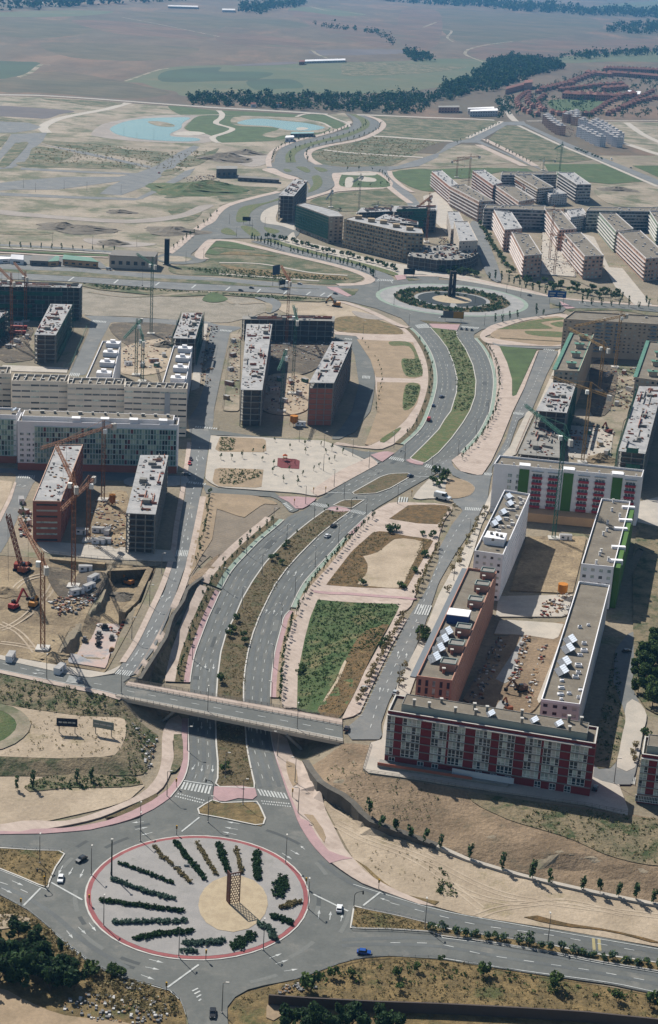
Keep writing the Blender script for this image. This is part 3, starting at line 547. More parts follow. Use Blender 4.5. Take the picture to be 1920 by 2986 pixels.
# street in front of the white and brown blocks
S('street', "T13 930,860 880,790 1000,690 1100,470 1240,190 1330,0 T12 1450,1260 1540,1050 T22 0,970 90,800 175,690 110,650 90,600 210,590 250,540 200,490 100,450 60,400 0,440 -60,380 80,330 110,400 200,440 310,455 380,360 470,200 520,30 T21 540,1420 600,1290 690,1060 710,1010 840,1020 760,1180 650,1444 T22 560,60 470,320 380,380 350,560 340,640 300,690 230,830 110,1010 0,1200 T13 1440,60 1330,330 1190,590 1130,760 1150,860", 'road', M_ASPHALT2, sm=False)
S('pavement', "T22 90,345 150,300 250,200 345,60 T21 385,1440 400,1200 370,1040 330,980 400,975 430,990 480,1100 515,1220 515,1340 545,1330 690,1015 700,1020 600,1280 520,1444 T22 440,200 370,350 300,455 150,420", 'pave', M_PINK, sm=False)
S('park_lawn', "T21 425,985 690,1010 620,1160 545,1330 518,1340 515,1220 480,1100", 'lawn', M_LAWN, sm=False)
S('traffic_island', "T12 1360,610 1480,470 1540,450 T22 40,470 150,475 230,510 255,550 200,600 50,615 T12 1500,610", 'pave', M_PALE)
S('traffic_island', "T22 60,480 150,478 230,512 252,550 200,598 60,608", 'lawn', M_SOIL)
S('pavement', "T21 310,880 400,830 600,790 870,760 880,790 640,800 440,860 370,900 360,930 860,960 860,985 700,985 430,975 330,960 290,920", 'pave', M_PINK)
S('garden_plot', "T21 370,895 440,862 640,805 870,785 860,975 500,950 380,925", 'pave', M_SOIL)
S('garden_bed', "T21 440,860 640,810 860,788 870,800 720,820 780,850 770,865 430,868", 'lawn', M_MEDGREEN); S('garden_bed', "T21 605,890 640,880 870,890 860,925 660,910", 'lawn', M_MEDGREEN); S('garden_bed', "T21 790,825 870,815 865,855 800,840", 'lawn', M_MEDGREEN)
strip('garden_bed', "T21 430,930 600,940 860,955", 3, 'lawn', M_MEDIAN); S('street', "T21 380,960 430,975 700,990 860,990 860,1003 700,1005 420,985", 'lawn', M_ASPHALT2)
S('pavement', "T22 350,600 400,480 430,330 500,250 620,0 T21 680,1440 830,1100 840,1010 870,1000 830,1200 T22 680,0 540,310 400,340 380,640 300,800 240,1000 100,1400 T13 1380,420 1280,700 1190,690 1250,480 1440,100 T22 0,1290 130,1050 250,830 310,690", 'pave', M_PALE, sm=False)
# around the near red-brick block
S('pavement', "T13 1065,885 1145,860 1150,780 1200,600 1300,560 T23 1120,780 1340,1380 1340,1400 1050,1325 0,1170 T13 1540,1165 1000,1090", 'pave', M_PALE, sm=False)
S('street', "T23 1130,780 1220,560 1240,230 1330,120 1480,60 T22 1420,1010 1540,800 1700,700 T23 1700,100 1460,90 1400,260 1350,480 1400,590 1460,700 1440,800 1380,1100 1350,1180 1250,1180 1080,1140", 'pave', M_ASPHALT2, sm=False)
S('pavement', "T23 1320,610 1390,590 1460,690 1430,830 1380,1060 1250,1060 1290,820", 'lawn', M_PALE)
S('planted_ground', "T23 1120,780 1200,450 1240,240 1210,380 1250,530 1310,700 1290,820 1230,1050 1080,1040", 'lawn', M_BANK)
S('planted_ground', "T22 1360,1150 1480,900 1700,700 T23 1700,700 1560,700 1450,640 1400,560 1360,480 1370,320", 'lawn', M_BANK, sm=False)
S('courtyard', "T23 170,580 440,150 600,90 890,30 840,250 700,620 650,680 350,680", 'pave', M_RED_EARTH, sm=False); S('courtyard_slab', "T23 390,120 430,20 880,50 830,165 600,130", 'lawn', M_PALE, sm=False)
S('courtyard_slab', "T23 400,440 530,240 600,110 560,260 540,360 480,480", 'lawn', M_CONCRETE_FLOOR, sm=False); S('courtyard_slab', "T23 380,680 430,580 480,590 430,690", 'lawn', M_CONCRETE_FLOOR, sm=False); S('courtyard_slab', "T23 860,150 880,60 900,60 720,610 680,610", 'lawn', M_PALE, sm=False)
S('courtyard', "T22 500,1260 620,880 1040,880 940,1280", 'pave', M_EXCAV, sm=False); S('courtyard_slab', "T22 400,1444 420,1300 940,1290 900,1444", 'pave', M_PALE, sm=False)
S('building_site', "T21 780,1230 1100,1080 1400,1130 1400,1444 T22 1300,60 1230,390 560,320 690,0 T21 700,1444", 'patch', M_SAND, sm=False)
S('building_site', "T22 1380,640 1700,560 1700,900 1540,800 1400,800", 'patch', M_PALE, sm=False); S('bare_patch', "T22 1400,780 1700,850 1700,1100 1400,960 1360,1040", 'pave', M_BANK, sm=False)
# ------------------------------------------------------------------ the big roundabout with the black monument
R2C, R2R = None, None
_q = gpt(np.array([(50,250),(105,195),(220,165),(650,150),(900,175),(1200,215),(1395,285),(1415,320),(1390,370),(1250,415),(1000,440),(830,440),(640,425),(400,385),(200,345),(110,300)]) / 3.08 + [1080, 780])
def circ(Q): s = np.linalg.lstsq(np.c_[2 * Q, np.ones(len(Q))], (Q ** 2).sum(1), rcond=None)[0]; return s[:2], math.sqrt(s[2] + s[0] ** 2 + s[1] ** 2)
R2C, R2R = circ(_q)
_q1 = onz(np.array([(38,440),(80,300),(215,190),(395,118),(620,75),(900,95),(1165,170),(1330,268),(1440,380),(1480,560),(1440,640),(1350,735),(1185,825),(1000,880),(815,895),(640,872),(450,815),(265,740),(160,668),(75,560)]) / 2.2 + [230, 2400], -7.0)
R1C, R1R = circ(_q1)
def ell(Q):                                               # affine frame of a traced ring (it is not quite a circle)
    c = (Q.max(0) + Q.min(0)) / 2; return c, (Q.max(0) - Q.min(0)) / 2
R1C, R1A = ell(_q1); R2C, R2A = ell(_q)
def ring(c, a, k, n=72): t = np.linspace(0, 2 * math.pi, n, endpoint=False); return np.c_[c[0] + a[0] * k * np.cos(t), c[1] + a[1] * k * np.sin(t)]
S('roundabout', "T11 830,560 1000,545 1110,535 1240,520 1270,500 1400,480 T11 1540,495 T21 0,520 300,530 560,580 780,640 950,660 1250,690 1700,720 1700,760 1250,720 900,720 870,745 640,785 440,830 300,870 250,900 130,885 150,840 T11 1470,860 1350,860 1280,790 1100,720 880,665 800,660 820,640 950,625 975,590", 'road', M_ASPHALT, sm=False)
strip('pavement', "T11 1310,490 T21 -80,492 120,500 350,540 600,590 760,632 900,655 1250,685 1700,715", 6, 'pave', M_PINK); strip('verge', "T21 900,730 1250,725 1540,770 1700,790", 10, 'patch', M_WEED)
band('cycle_lane', G("T11 800,665 900,675 1050,725 1150,770 1290,840 1345,850"), 0.5, 6.5, 'pave', M_PINK)
S('traffic_island', "T11 830,580 980,585 950,625 930,630", 'pave', M_WEED, sm=False); S('crossing_paving', "T11 750,570 830,575 930,632 900,640 780,590", 'lawn', M_CYCLE, sm=False)
S('traffic_island', "T21 780,680 870,710 850,720 780,722", 'pave', M_WEED, sm=False); S('crossing_paving', "T21 850,670 960,720 900,725 870,705", 'lawn', M_CYCLE, sm=False)
S('traffic_island', "T21 -130,805 60,820 160,828 150,836 -70,832", 'pave', M_MEDIAN, sm=False); S('traffic_island', "T11 1310,505 1420,520 1330,530", 'pave', M_WEED, sm=False); S('crossing_paving', "T11 1230,490 1310,485 1310,515 1250,525", 'lawn', M_CYCLE, sm=False)
for k, lv, mm, nm in ((1.0, 'pave', M_CYCLEG, 'ring_path'), (0.945, 'lawn', M_CONCRETE_FLOOR, 'roundabout_paving')): tag(sheet(nm, ring(R2C, R2A, k), lv, mm), kind='structure')
R2S = 0.5 * (R2A[0] + R2A[1])
M_RUBBER = mat('dark_groundcover', (46, 58, 62), c2=(36, 48, 50), s=0.3, fine=0.3, fs=1.5)
def annulus(name, c, a, k0, k1, off, mm, t0=0, t1=2 * math.pi, n=96):
    t = np.linspace(t0, t1, n); f = lambda k: np.c_[c[0] + a[0] * k * np.cos(t), c[1] + a[1] * k * np.sin(t)]
    return tag(ribbon_mesh(f(k0), f(k1), off, 1).build(name, mm), kind='structure')
R2I = G("N 1318,860")[0] if False else R2C
annulus('roundabout_bed', R2C, R2A, 0.50, 0.76, 0.47, M_MEDIAN); annulus('roundabout_bed', R2C, R2A, 0.26, 0.45, 0.47, M_RUBBER, -1.45, 4.6); tag(sheet('sand_disc', ring(R2C, R2A, 0.25), 'kerb', M_TAN), kind='structure')
# ------------------------------------------------------------------ streets and sites to the left
S('building_site', "T01 -400,640 0,640 560,700 600,770 1230,800 1540,830 T11 0,840 150,860 60,1000 0,1250 T01 1500,1444 T02 1540,100 1420,520 1300,900 1240,1000 1100,1090 700,1070 330,1030 0,1010 -400,1000", 'patch', M_GROUND, sm=False)
S('street', "T01 590,770 760,775 1230,800 1440,810 T11 0,838 150,850 T11 150,862 T11 75,890 40,1050 0,1250 T01 1500,1444 T02 1500,60 1470,220 1430,480 1405,600 1350,900 1320,1030 1250,1230 1180,1444 T03 1080,230 960,380 930,425 800,400 960,200 1060,0 T02 1160,1250 1225,1000 1250,800 1300,600 1310,450 1340,200 1320,60 T01 1390,1400 1440,1250 1460,1000 1480,850 1230,835 780,815 700,960 600,1190 480,1190 540,1060 620,900 640,800", 'road', M_ASPHALT2, sm=False)
S('street', "T02 -200,980 0,760 60,620 110,490 110,430 -300,430 -300,400 250,400 640,420 1000,440 1300,450 1310,500 640,480 240,490 160,660 60,900 0,1000 -200,1100", 'road', M_ASPHALT2, sm=False)
S('pavement', "T02 0,720 60,600 105,490 120,490 80,620 0,780 -100,900", 'pave', M_PINK, sm=False); S('dirt_lot', "T02 -300,480 90,485 60,600 0,700 -300,900", 'patch', M_DIRT, sm=False)
S('street', "T02 1420,510 1540,540 T12 400,570 420,600 500,640 560,690 500,715 440,640 380,600 0,575 T02 1450,580", 'road', M_ASPHALT, sm=False)
S('street', "T02 1420,30 T12 -60,130 0,135 300,180 600,200 800,230 1000,280 1130,290 1200,290 1200,330 1100,370 1020,330 800,260 460,200 0,165 T02 1480,170", 'road', M_ASPHALT, sm=False)
S('street', "T11 810,895 960,900 1050,1000 1080,1120 1095,1230 1080,1350 1060,1444 T12 1010,60 960,140 830,200 780,190 860,110 930,0 T11 980,1250 950,1050 910,960 810,935", 'road', M_ASPHALT, sm=False)
S('pavement', "T11 800,885 1340,905 1380,930 1440,970 1500,1100 1510,1250 1470,1400 T12 1450,0 1380,100 1230,230 1130,270 800,235 830,215 1000,250 1070,240 1080,90 1130,0 T11 1100,1300 1090,1150 1040,1000 960,915 810,905", 'pave', M_PINK, sm=False)
S('garden_plot', "T11 965,940 1360,960 1420,1120 1425,1200 1370,1215 1100,1205 1060,1080", 'lawn', M_SOIL, sm=False); S('garden_plot', "T11 1105,1240 1400,1245 1415,1270 1390,1390 T12 1310,60 1180,180 1060,240 1020,240 1090,60 T11 1110,1444", 'lawn', M_SOIL, sm=False)
S('garden_bed', "T11 1200,955 1340,965 1400,1070 1425,1190 1310,1195 1280,1080 1370,1075 1330,990 1210,985", 'kerb', M_MEDGREEN); S('garden_bed', "T11 1310,1260 1410,1265 1370,1400 1290,1430", 'kerb', M_MEDGREEN)
S('garden_bed', "T12 1130,200 1220,140 1280,110 1240,160 1150,225", 'kerb', M_MEDGREEN)
# sandy square with young trees
S('square', "T02 1480,170 T12 0,175 320,185 460,200 730,205 830,245 1000,330 1100,370 760,565 680,600 560,575 0,535 T02 1470,500 1440,470", 'pave', M_PALE, sm=False)
S('garden_plot', "T12 5,180 325,195 330,290 0,285 T02 1510,270", 'lawn', M_SOIL, sm=False); S('garden_plot', "T12 0,400 310,410 295,540 0,530 T02 1490,500 1510,400", 'lawn', M_SOIL, sm=False)
S('pavement', "T12 1060,320 1120,370 900,490 740,580 680,600 640,560 860,410", 'lawn', M_PINK, sm=False); S('crossing_paving', "T12 410,600 560,600 690,610 600,680 540,690 490,640", 'pave', M_CYCLE, sm=False)
S('crossing_paving', "T12 1060,310 1160,280 1230,295 1140,360", 'pmark', M_CYCLE, sm=False)
S('playground', "T12 410,330 565,340 560,408 405,398", 'kerb', mat('red_rubber', (120, 52, 54), fine=0.12), sm=False)
# field between the left street and the boulevard
S('garden_plot', "T02 1480,575 T12 0,575 250,590 380,630 430,670 300,770 180,900 60,1020 0,1070 T02 1480,1010 1380,1100 1310,1240 1340,1050 1400,760", 'patch', M_FURROW, sm=False)
S('garden_plot', "T02 1480,575 T12 0,578 250,592 380,632 425,660 310,650 170,750 0,690 T02 1500,680", 'pave', M_SOIL, sm=False); S('garden_plot', "T02 1420,600 1470,590 1530,640 1490,900 1390,1060 1320,1180 1340,1050 1400,760", 'pave', M_SOIL, sm=False)
S('bare_patch', "T02 1540,1000 1440,1080 1330,1180 1320,1240 1410,1165 1520,1090", 'pave', M_RED_EARTH, sm=False)
strip('pavement', "T02 1425,600 1395,760 1345,1000 1300,1180 1240,1330 1190,1440 T03 1140,110 1050,270 965,400", 3.0, 'pave', M_PINK); strip('pavement', "T02 1330,220 1300,450 1240,800 1215,990 1150,1200 1050,1420 T03 950,180 860,320", 2.5, 'pave', M_PINK)
S('wall_shade_strip', "T03 1300,0 1235,130 1150,470 990,440 1240,30", 'patch', M_BANK, sm=False)  # bank-coloured sheet laid where only the retaining wall's shade falls
# excavation lower left
S('building_site', "T02 -300,1000 330,1030 720,1075 1095,1095 1020,1300 T03 900,100 740,390 430,330 0,270 -300,260", 'patch', M_EXCAV, sm=False)
S('foundation_slab', "T03 655,45 850,55 745,365 460,320", 'kerb', mat('slab_concrete', (186, 178, 172), c2=(206, 176, 164), s=0.05, fine=0.12, c3=(150, 154, 160), s3=0.08, t3=0.55), sm=False)
S('pavement', "T03 -300,200 0,270 430,345 740,395 860,335 T03 800,400 620,430 460,400 0,300 -300,240", 'pave', M_PALE, sm=False)
S('street', "T03 -300,240 0,300 300,352 460,402 620,432 760,412 810,398 930,425 990,470 880,570 850,560 700,520 450,470 0,375 -300,310", 'road', M_ASPHALT, sm=False)
strip('pavement', "T03 -300,318 0,385 450,480 700,532 850,572", 2.5, 'pave', M_PINK)
S('bank', "T03 -300,340 0,400 450,485 700,538 860,590 1040,780 1110,830 1040,1070 985,1120 900,1110 500,1118 0,1115 -300,1110 -300,980 0,980 400,995 800,980 890,850 900,770 880,705 560,692 200,642 0,605 -300,590", 'patch', M_BANK, sm=False)
S('terrace', "T03 -300,595 0,608 200,645 560,695 870,705 890,770 880,850 840,935 795,980 400,993 0,978 -300,975", 'patch', M_DIRT, sm=False)
S('grass_patch', "T03 -200,650 0,660 90,690 130,740 120,800 60,860 0,875 -200,880", 'pave', M_GREEN); strip('dirt_track', "T03 -200,615 0,635 110,680 165,745 150,810 80,870 0,910 -200,930", 5, 'lawn', M_SAND)
S('dirt_lot', "T03 -300,1120 500,1122 990,1128 1020,1180 900,1290 700,1350 300,1440 T04 0,50 -300,60", 'patch', M_DIRT, sm=False); S('weed_patch', "T03 170,1200 300,1130 650,1100 800,1130 960,1120 1000,1180 760,1200 500,1200 200,1230", 'pave', M_BANK)
S('pavement', "T03 1190,720 1270,700 1290,830 1215,850 1220,1000 1180,1140 1100,1240 900,1330 640,1430 T04 200,100 0,108 -300,115 -300,60 0,50 200,20 T03 500,1430 900,1290 1060,1180 1130,1040 1140,830", 'pave', M_PINK)
S('planting_strip', "T03 1220,830 1275,830 1285,980 1270,1050 1200,1115 1195,1080 1222,980", 'lawn', M_BANK); S('planting_strip', "T03 740,1415 850,1370 1050,1270 1110,1240 1125,1265 1000,1340 820,1410", 'lawn', M_MEDIAN)
S('cycle_lane', "T04 -300,112 0,98 180,105 220,85 500,75 740,30 T03 900,1380 1060,1300 1180,1215 1280,1080 1300,980 1300,860 1330,860 1330,980 1300,1130 1200,1270 1100,1342 1000,1392 880,1440 T04 640,88 500,102 300,117 0,120 -300,135", 'lawn', M_CYCLE, sm=False)
# ------------------------------------------------------------------ near roundabout
S('roundabout', "T04 -300,130 0,120 300,117 500,102 650,82 800,57 980,5 T03 1000,1390 1100,1340 1200,1270 1290,1160 1495,1200 T13 0,1240 260,1240 490,1260 520,1350 550,1444 T14 570,70 620,150 690,240 790,330 900,410 1000,470 1130,520 1300,570 1540,640 T24 200,690 400,720 560,745 700,770 850,790 1200,850 1540,915 1800,970 1800,1290 1540,1240 1200,1168 900,1130 560,1080 300,1040 0,992 T14 1160,970 1060,975 960,990 850,1020 740,1060 640,1100 520,1140 380,1165 250,1190 180,1215 110,1260 60,1310 50,1370 70,1500 T04 1330,1500 1320,1444 1305,1350 1260,1260 1200,1210 1100,1180 1000,1155 870,1125 740,1070 650,1020 560,950 470,880 370,790 300,730 200,650 90,590 0,540 -300,420", 'road', M_ASPHALT, sm=False)
for s, mm in (("T04 -300,215 0,215 250,232 440,236 462,242 440,280 390,350 350,440 335,500 310,492 150,422 0,362 -300,260", M_DRYGRASS), ("T14 945,625 1000,640 1250,690 1490,750 T24 0,775 300,822 760,892 1040,952 1540,1022 1800,1070 1800,1130 1540,1080 1100,1008 850,958 500,898 0,830 T14 1500,805 1200,785 920,780", M_DRYGRASS)):
    g = G(s); S('traffic_island', s, 'pave', mm, sm=False); strip('kerb', None, 0.5, 'kerb', M_KERB, sm=False, xy=np.vstack([g, g[:1]]), step=4)
for k, lv, mm, nm in ((1.0, 'pave', M_KERB, 'kerb_ring'), (0.985, 'lawn', M_REDRING, 'red_ring'), (0.945, 'kerb', M_GRAVEL, 'gravel_island')): tag(sheet(nm, ring(R1C, R1A, k), lv, mm), kind='structure')
_t = onz(np.array([(765, 530), (1213, 530), (990, 345), (990, 712)]) / 2.2 + [230, 2400], -7.0)
R1IC, R1IA = ell(_t); tag(sheet('tan_disc', ring(R1IC, R1IA, 1.0), 'pmark', M_TAN), kind='structure')
# pavement and lots right of the near roundabout
S('pavement', "T13 355,790 470,850 530,1010 610,1020 660,1160 730,1300 T14 740,-60 790,40 880,220 940,290 1010,370 1120,450 1300,540 1540,630 1400,610 1130,512 1000,462 900,402 790,322 690,232 620,142 570,60 T13 560,1444 530,1350 490,1250 450,1130 410,1010", 'pave', M_PINK, sm=False)
S('cycle_lane', "T13 370,900 400,1000 450,1130 490,1240 540,1350 580,1440 T14 620,20 700,160 780,250 820,268 910,268 940,300 860,300 780,330 690,242 620,152 572,72 T13 550,1440 520,1350 480,1250 440,1130 400,1015", 'lawn', M_CYCLE, sm=False)
S('bare_patch', "T13 470,1015 530,1040 550,1180 520,1200 480,1110", 'kerb', M_SOIL); S('bare_patch', "T13 595,1390 640,1380 690,1444 T14 740,110 745,185 700,130 640,30", 'kerb', M_SOIL)
S('dirt_lot', "T13 640,1070 730,1275 1000,1440 T14 1010,20 1250,130 1530,210 T24 0,232 440,378 1000,515 1540,622 1800,680 1800,960 1540,905 850,785 560,740 200,685 0,630 T14 1130,510 1000,380 900,220 800,30 T13 740,1330", 'patch', M_DIRT, sm=False)
S('bank', "T13 640,1050 720,1000 870,885 1060,895 1000,1100 1540,1180 T23 400,1260 1050,1340 1700,1440 T24 1800,80 1800,660 1540,600 1000,492 440,352 0,208 T14 1530,188 1010,-5 T13 1000,1345 860,1235 730,1172", 'patch', M_RED_EARTH, sm=False)
S('weedy_ground', "T23 200,1240 600,1290 1340,1400 1700,1460 T24 1800,300 1540,340 1200,270 900,140 500,20 T23 300,1340", 'pave', M_BANK)
S('roadside', "T24 600,700 850,760 1200,800 1540,890 1540,870 1200,790 880,740 700,690", 'pave', M_BROWNGRASS); S('roadside', "T14 960,300 1050,380 1130,470 1300,540 1540,620 1540,590 1300,540 1150,450 1040,350", 'pave', M_DRYGRASS)
S('verge', "T14 75,1500 55,1370 65,1310 115,1265 190,1222 380,1170 520,1145 640,1105 850,1025 960,995 1160,975 1540,975 T24 300,1045 900,1135 1540,1245 1800,1300 1800,1500", 'patch', M_DRYGRASS, sm=False)
S('verge', "T04 -300,425 0,545 200,655 300,735 470,885 650,1025 870,1130 1200,1215 1260,1270 1300,1360 1310,1500 -300,1500", 'patch', M_DRYGRASS, sm=False)
S('bare_patch', "T04 -300,1180 0,1200 150,1270 300,1340 450,1390 700,1420 900,1440 900,1520 -300,1520", 'pave', M_SOIL); S('bare_patch', "T04 0,680 150,690 250,740 120,770 -200,800", 'pave', M_DIRT); S('concrete_apron', "T04 850,1150 1010,1180 960,1225 870,1190", 'pave', M_CONCRETE_FLOOR)
S('bare_patch', "T14 360,1270 620,1290 630,1350 450,1380 340,1444", 'pave', M_SOIL)

for s, m_ in (("T14 800,40 1000,150 1300,260 1540,400 T24 300,640", M_RUT), ("T14 830,30 1050,140 1350,250 1540,330 T24 400,520 800,600 1540,690", M_RUT), ("T24 0,420 300,560 560,600 900,590 1300,680", M_RUT), ("T24 250,700 420,640 700,600 900,580", M_RUT), ("T13 740,1300 900,1390 T14 1000,30 1300,150 T24 0,280", M_RUT)):
    for d in (-1.1, 1.1): q_ = offs(resample(spline(gpt(P(s))), 4), d); tag(ribbon_mesh(offs(q_, .35), offs(q_, -.35), .17 + eps(), 1).build('wheel_track', m_), kind='structure')
for s in ("T02 60,1300 150,1200 300,1150 450,1130 640,1100", "T03 0,40 120,100 200,180 250,250", "T02 380,1200 330,1290 200,1420 T03 80,60 0,90", "T03 0,180 150,200 330,250"):
    for d in (-1.1, 1.1): q_ = offs(resample(spline(gpt(P(s))), 4), d); tag(ribbon_mesh(offs(q_, .4), offs(q_, -.4), .17 + eps(), 1).build('wheel_track', M_RUT), kind='structure')
M_MUD = mat('dark_dug_soil', (112, 100, 84), c2=(88, 80, 68), s=.08, c3=(150, 136, 112), s3=.1, t3=.6, fine=.3, fs=.6, bump=.8)
for s, m_ in (("T01 785,830 1230,840 1200,960 1000,1000 860,960", M_MUD), ("T01 860,1000 1190,940 1180,1150 860,1180", M_DIRT), ("T01 0,850 230,860 200,960 240,1060 180,1090 0,1080", M_MUD), ("T11 335,960 790,950 720,1110 560,1190 340,1180", M_MUD), ("T11 330,1200 630,1210 610,1440 310,1440", M_DIRT), ("T11 80,900 150,900 140,1444 30,1444", M_SAND), ("T02 640,640 880,560 900,800 860,960 620,950", M_EXCAV), ("T02 340,1095 740,1130 690,1300 560,1330 400,1290", M_MUD), ("T02 250,910 880,960 1200,980 1240,1060 700,1040 320,1000", M_PALE), ("T01 1400,830 1460,830 1400,1280 1340,1300", M_PALE), ("T01 20,1120 480,1140 470,1175 0,1160", M_PALE), ("T22 930,100 1230,130 1200,360 900,320", M_PALE), ("T21 1080,1100 1250,1150 1200,1440 1060,1440", M_MUD), ("T21 730,160 930,180 960,500 720,480", M_PALE), ("T21 960,180 1090,220 1200,440 1290,560 1160,420 1050,330", M_PALE), ("T21 220,130 290,140 440,500 350,500 280,330", M_ASPHALT2), ("T21 1160,430 1290,440 1500,700 1380,700 1240,570", M_PALE), ("T10 1430,1380 1540,1340 T21 120,60 60,200 -80,60", M_PALE), ("T02 900,470 1290,460 1280,520 920,530", M_CONCRETE_FLOOR)):
    S('site_ground', s, 'lawn', m_, sm=m_ is not M_SAND and m_ is not M_PALE)
print('ground done', round(time.time() - T_START, 1))
# ------------------------------------------------------------------ painted markings
def lift(q, off): q = np.asarray(q); return np.c_[q, hz(q) + off]
def zebra(s, n, duty=0.55):
    a, b, c, d = G(s); mb = MB(); o = LV['mark'] + eps()
    for i in range(n):
        t0, t1 = (i + 0.2) / n, (i + 0.2 + duty) / n
        q = lift([a + (b - a) * t0, a + (b - a) * t1, d + (c - d) * t1, d + (c - d) * t0], o); mb.add(q, ((0, 1, 2, 3),))
    tag(mb.build('crosswalk', M_WHITE), kind='structure')
for s, n in (("T03 1285,1160 1492,1192 1475,1247 1262,1210", 9), ("T13 260,1210 465,1240 487,1282 285,1256", 9), ("T12 662,640 778,662 752,682 632,658", 9), ("T12 940,690 1038,712 1012,730 905,706", 8),
             ("T12 1205,317 1308,338 1292,357 1187,335", 8), ("T12 1452,371 1560,395 1545,418 1436,391", 8), ("T03 485,414 462,462 545,471 572,428", 6), ("T03 832,371 937,383 912,419 802,401", 7),
             ("T02 1238,974 1327,978 1316,1022 1228,1020", 7), ("T02 1295,488 1450,508 1445,520 1285,502", 10), ("T02 1372,104 1530,118 1525,128 1365,116", 10), ("N 1219.6,1763.6 1262,1768 1250.5,1797 1206,1792", 6),
             ("T21 738,1003 818,1012 812,1022 732,1014", 6), ("T22 526,4 600,12 592,28 518,20", 8), ("T22 320,430 378,434 372,452 312,448", 6), ("T22 186,673 300,680 292,700 180,694", 9), ("T21 165,844 288,854 275,866 152,855", 11),
             ("T11 1372,838 1455,826 1480,858 1395,862", 9), ("T11 1112,516 1225,520 1222,530 1105,526", 9), ("T01 655,803 750,812 742,824 645,815", 9), ("T01 495,1172 565,1178 555,1202 482,1196", 6), ("T11 882,928 935,936 930,944 876,936", 5),
             ("T11 1005,1192 1062,1196 1058,1216 1000,1212", 6), ("T11 8,868 90,876 85,886 0,880", 8), ("T02 130,445 250,452 245,475 120,470", 8), ("T12 470,640 520,690 500,700 440,648", 6), ("T12 1258,600 1330,605 1322,640 1250,640", 4), ("T12 1070,330 1120,360 1095,372 1040,345", 5),
             ("T23 1330,1120 1385,1130 1378,1180 1325,1165", 6), ("T03 1245,1238 1440,1288 1438,1296 1243,1246", 12), ("T03 1228,1256 1430,1306 1428,1314 1226,1264", 12), ("T13 290,1290 495,1310 497,1318 292,1298", 12), ("T13 298,1308 505,1330 507,1338 300,1316", 12)):
    zebra(s, n)
def dashes(xy, dash, gap, w, skip=lambda y: False, name='lane_line'):
    q = resample(xy, 1.0); mb = MB(); i = 0; o = LV['mark'] + eps()
    while i + dash < len(q):
        seg = q[i:i + int(dash) + 1]
        ribbon_mesh(offs(seg, w / 2)[[0, -1]], offs(seg, -w / 2)[[0, -1]], o, 1, mb); i += int(dash + gap)
    if mb.f: tag(mb.build(name, M_WHITE), kind='structure')
for y0, y1 in ((965, 1290), (1520, 2290)):
    for d in (3.4, 6.8): dashes(offs(part_of(BLp, BL, y0, y1), -d), 3, 6, 0.2)
for y0, y1 in ((985, 1360), (1500, 2290)):
    for d in (3.4, 6.8): dashes(offs(part_of(BRp, BR, y0, y1), d), 3, 6, 0.2)
for y0, y1 in ((1300, 1500),):
    for d in (3.6, 7.0): dashes(offs(part_of(BRp, BR, 1350, 1490), d), 3, 5, 0.25); dashes(offs(part_of(BLp, BL, 1360, 1440), -d), 3, 5, 0.25)
for s in ("T03 20,330 460,435 800,490", "T02 1400,250 1370,480 1345,620 1290,880 1270,1000 1200,1250 1110,1444 T03 1010,180 900,340", "T13 1060,780 1130,560 1270,270 1370,60 T22 -10,1100 110,860 220,700", "T22 440,330 560,20 T21 650,1300 770,1020",
          "T01 0,490 500,515 1000,545 1540,562 T11 400,590 800,625", "T01 0,425 500,447 1000,490 1540,515 T11 400,545", "T14 1200,880 1540,890 T24 300,960 700,1020 1100,1080 1540,1160", "T14 1200,600 1540,690 T24 300,760 800,830 1540,965", "T04 0,455 130,500 260,560"):
    dashes(spline(G(s)), 3, 5, 0.3)
for s in ("T03 0,370 450,464 700,515 830,548", "T04 0,370 150,430 325,508", "T14 1540,822 T24 0,842 500,905 850,967 1100,1018 1540,1092", "T04 370,800 560,960 740,1080 1000,1165 1190,1215 1255,1275", "T24 0,985 560,1072 1200,1160 1540,1232", "T14 940,470 1130,530 1540,650 T24 560,755 1540,925"):
    strip('edge_line', s, 0.3, 'mark', M_WHITE)
for s in ("T04 165,620 285,498", "T04 360,458 578,580", "T04 1175,1195 1395,1035", "T04 1275,100 1400,0", "T14 660,540 905,660", "T14 1010,620 1130,525", "T12 740,570 920,575", "T12 1350,455 1470,462", "T03 1290,1152 1500,1185", "T21 0,790 60,760", "T11 1205,525 1215,545"):
    strip('stop_line', s, 0.6, 'mark', M_WHITE, sm=False)
def arrow(q, cross=False):
    a, b = q; d = b - a; L = np.hypot(*d); d = d / max(L, .01); n = np.array([-d[1], d[0]]); w = 0.12; hl = min(2.2, L * .45)
    pts = [a - n * w, b - d * hl - n * w, b - d * hl - n * .5, b, b - d * hl + n * .5, b - d * hl + n * w, a + n * w]; o = LV['mark'] + eps()
    v = lift(pts, o); mb = MB(); mb.add(v, ((0, 1, 5, 6), (2, 3, 4)))
    if (v[0][0] - v[1][0]) * (v[6][1] - v[1][1]) - (v[0][1] - v[1][1]) * (v[6][0] - v[1][0]) > 0: mb.f = [f[::-1] for f in mb.f]
    tag(mb.build('road_arrow', M_WHITE), kind='structure')
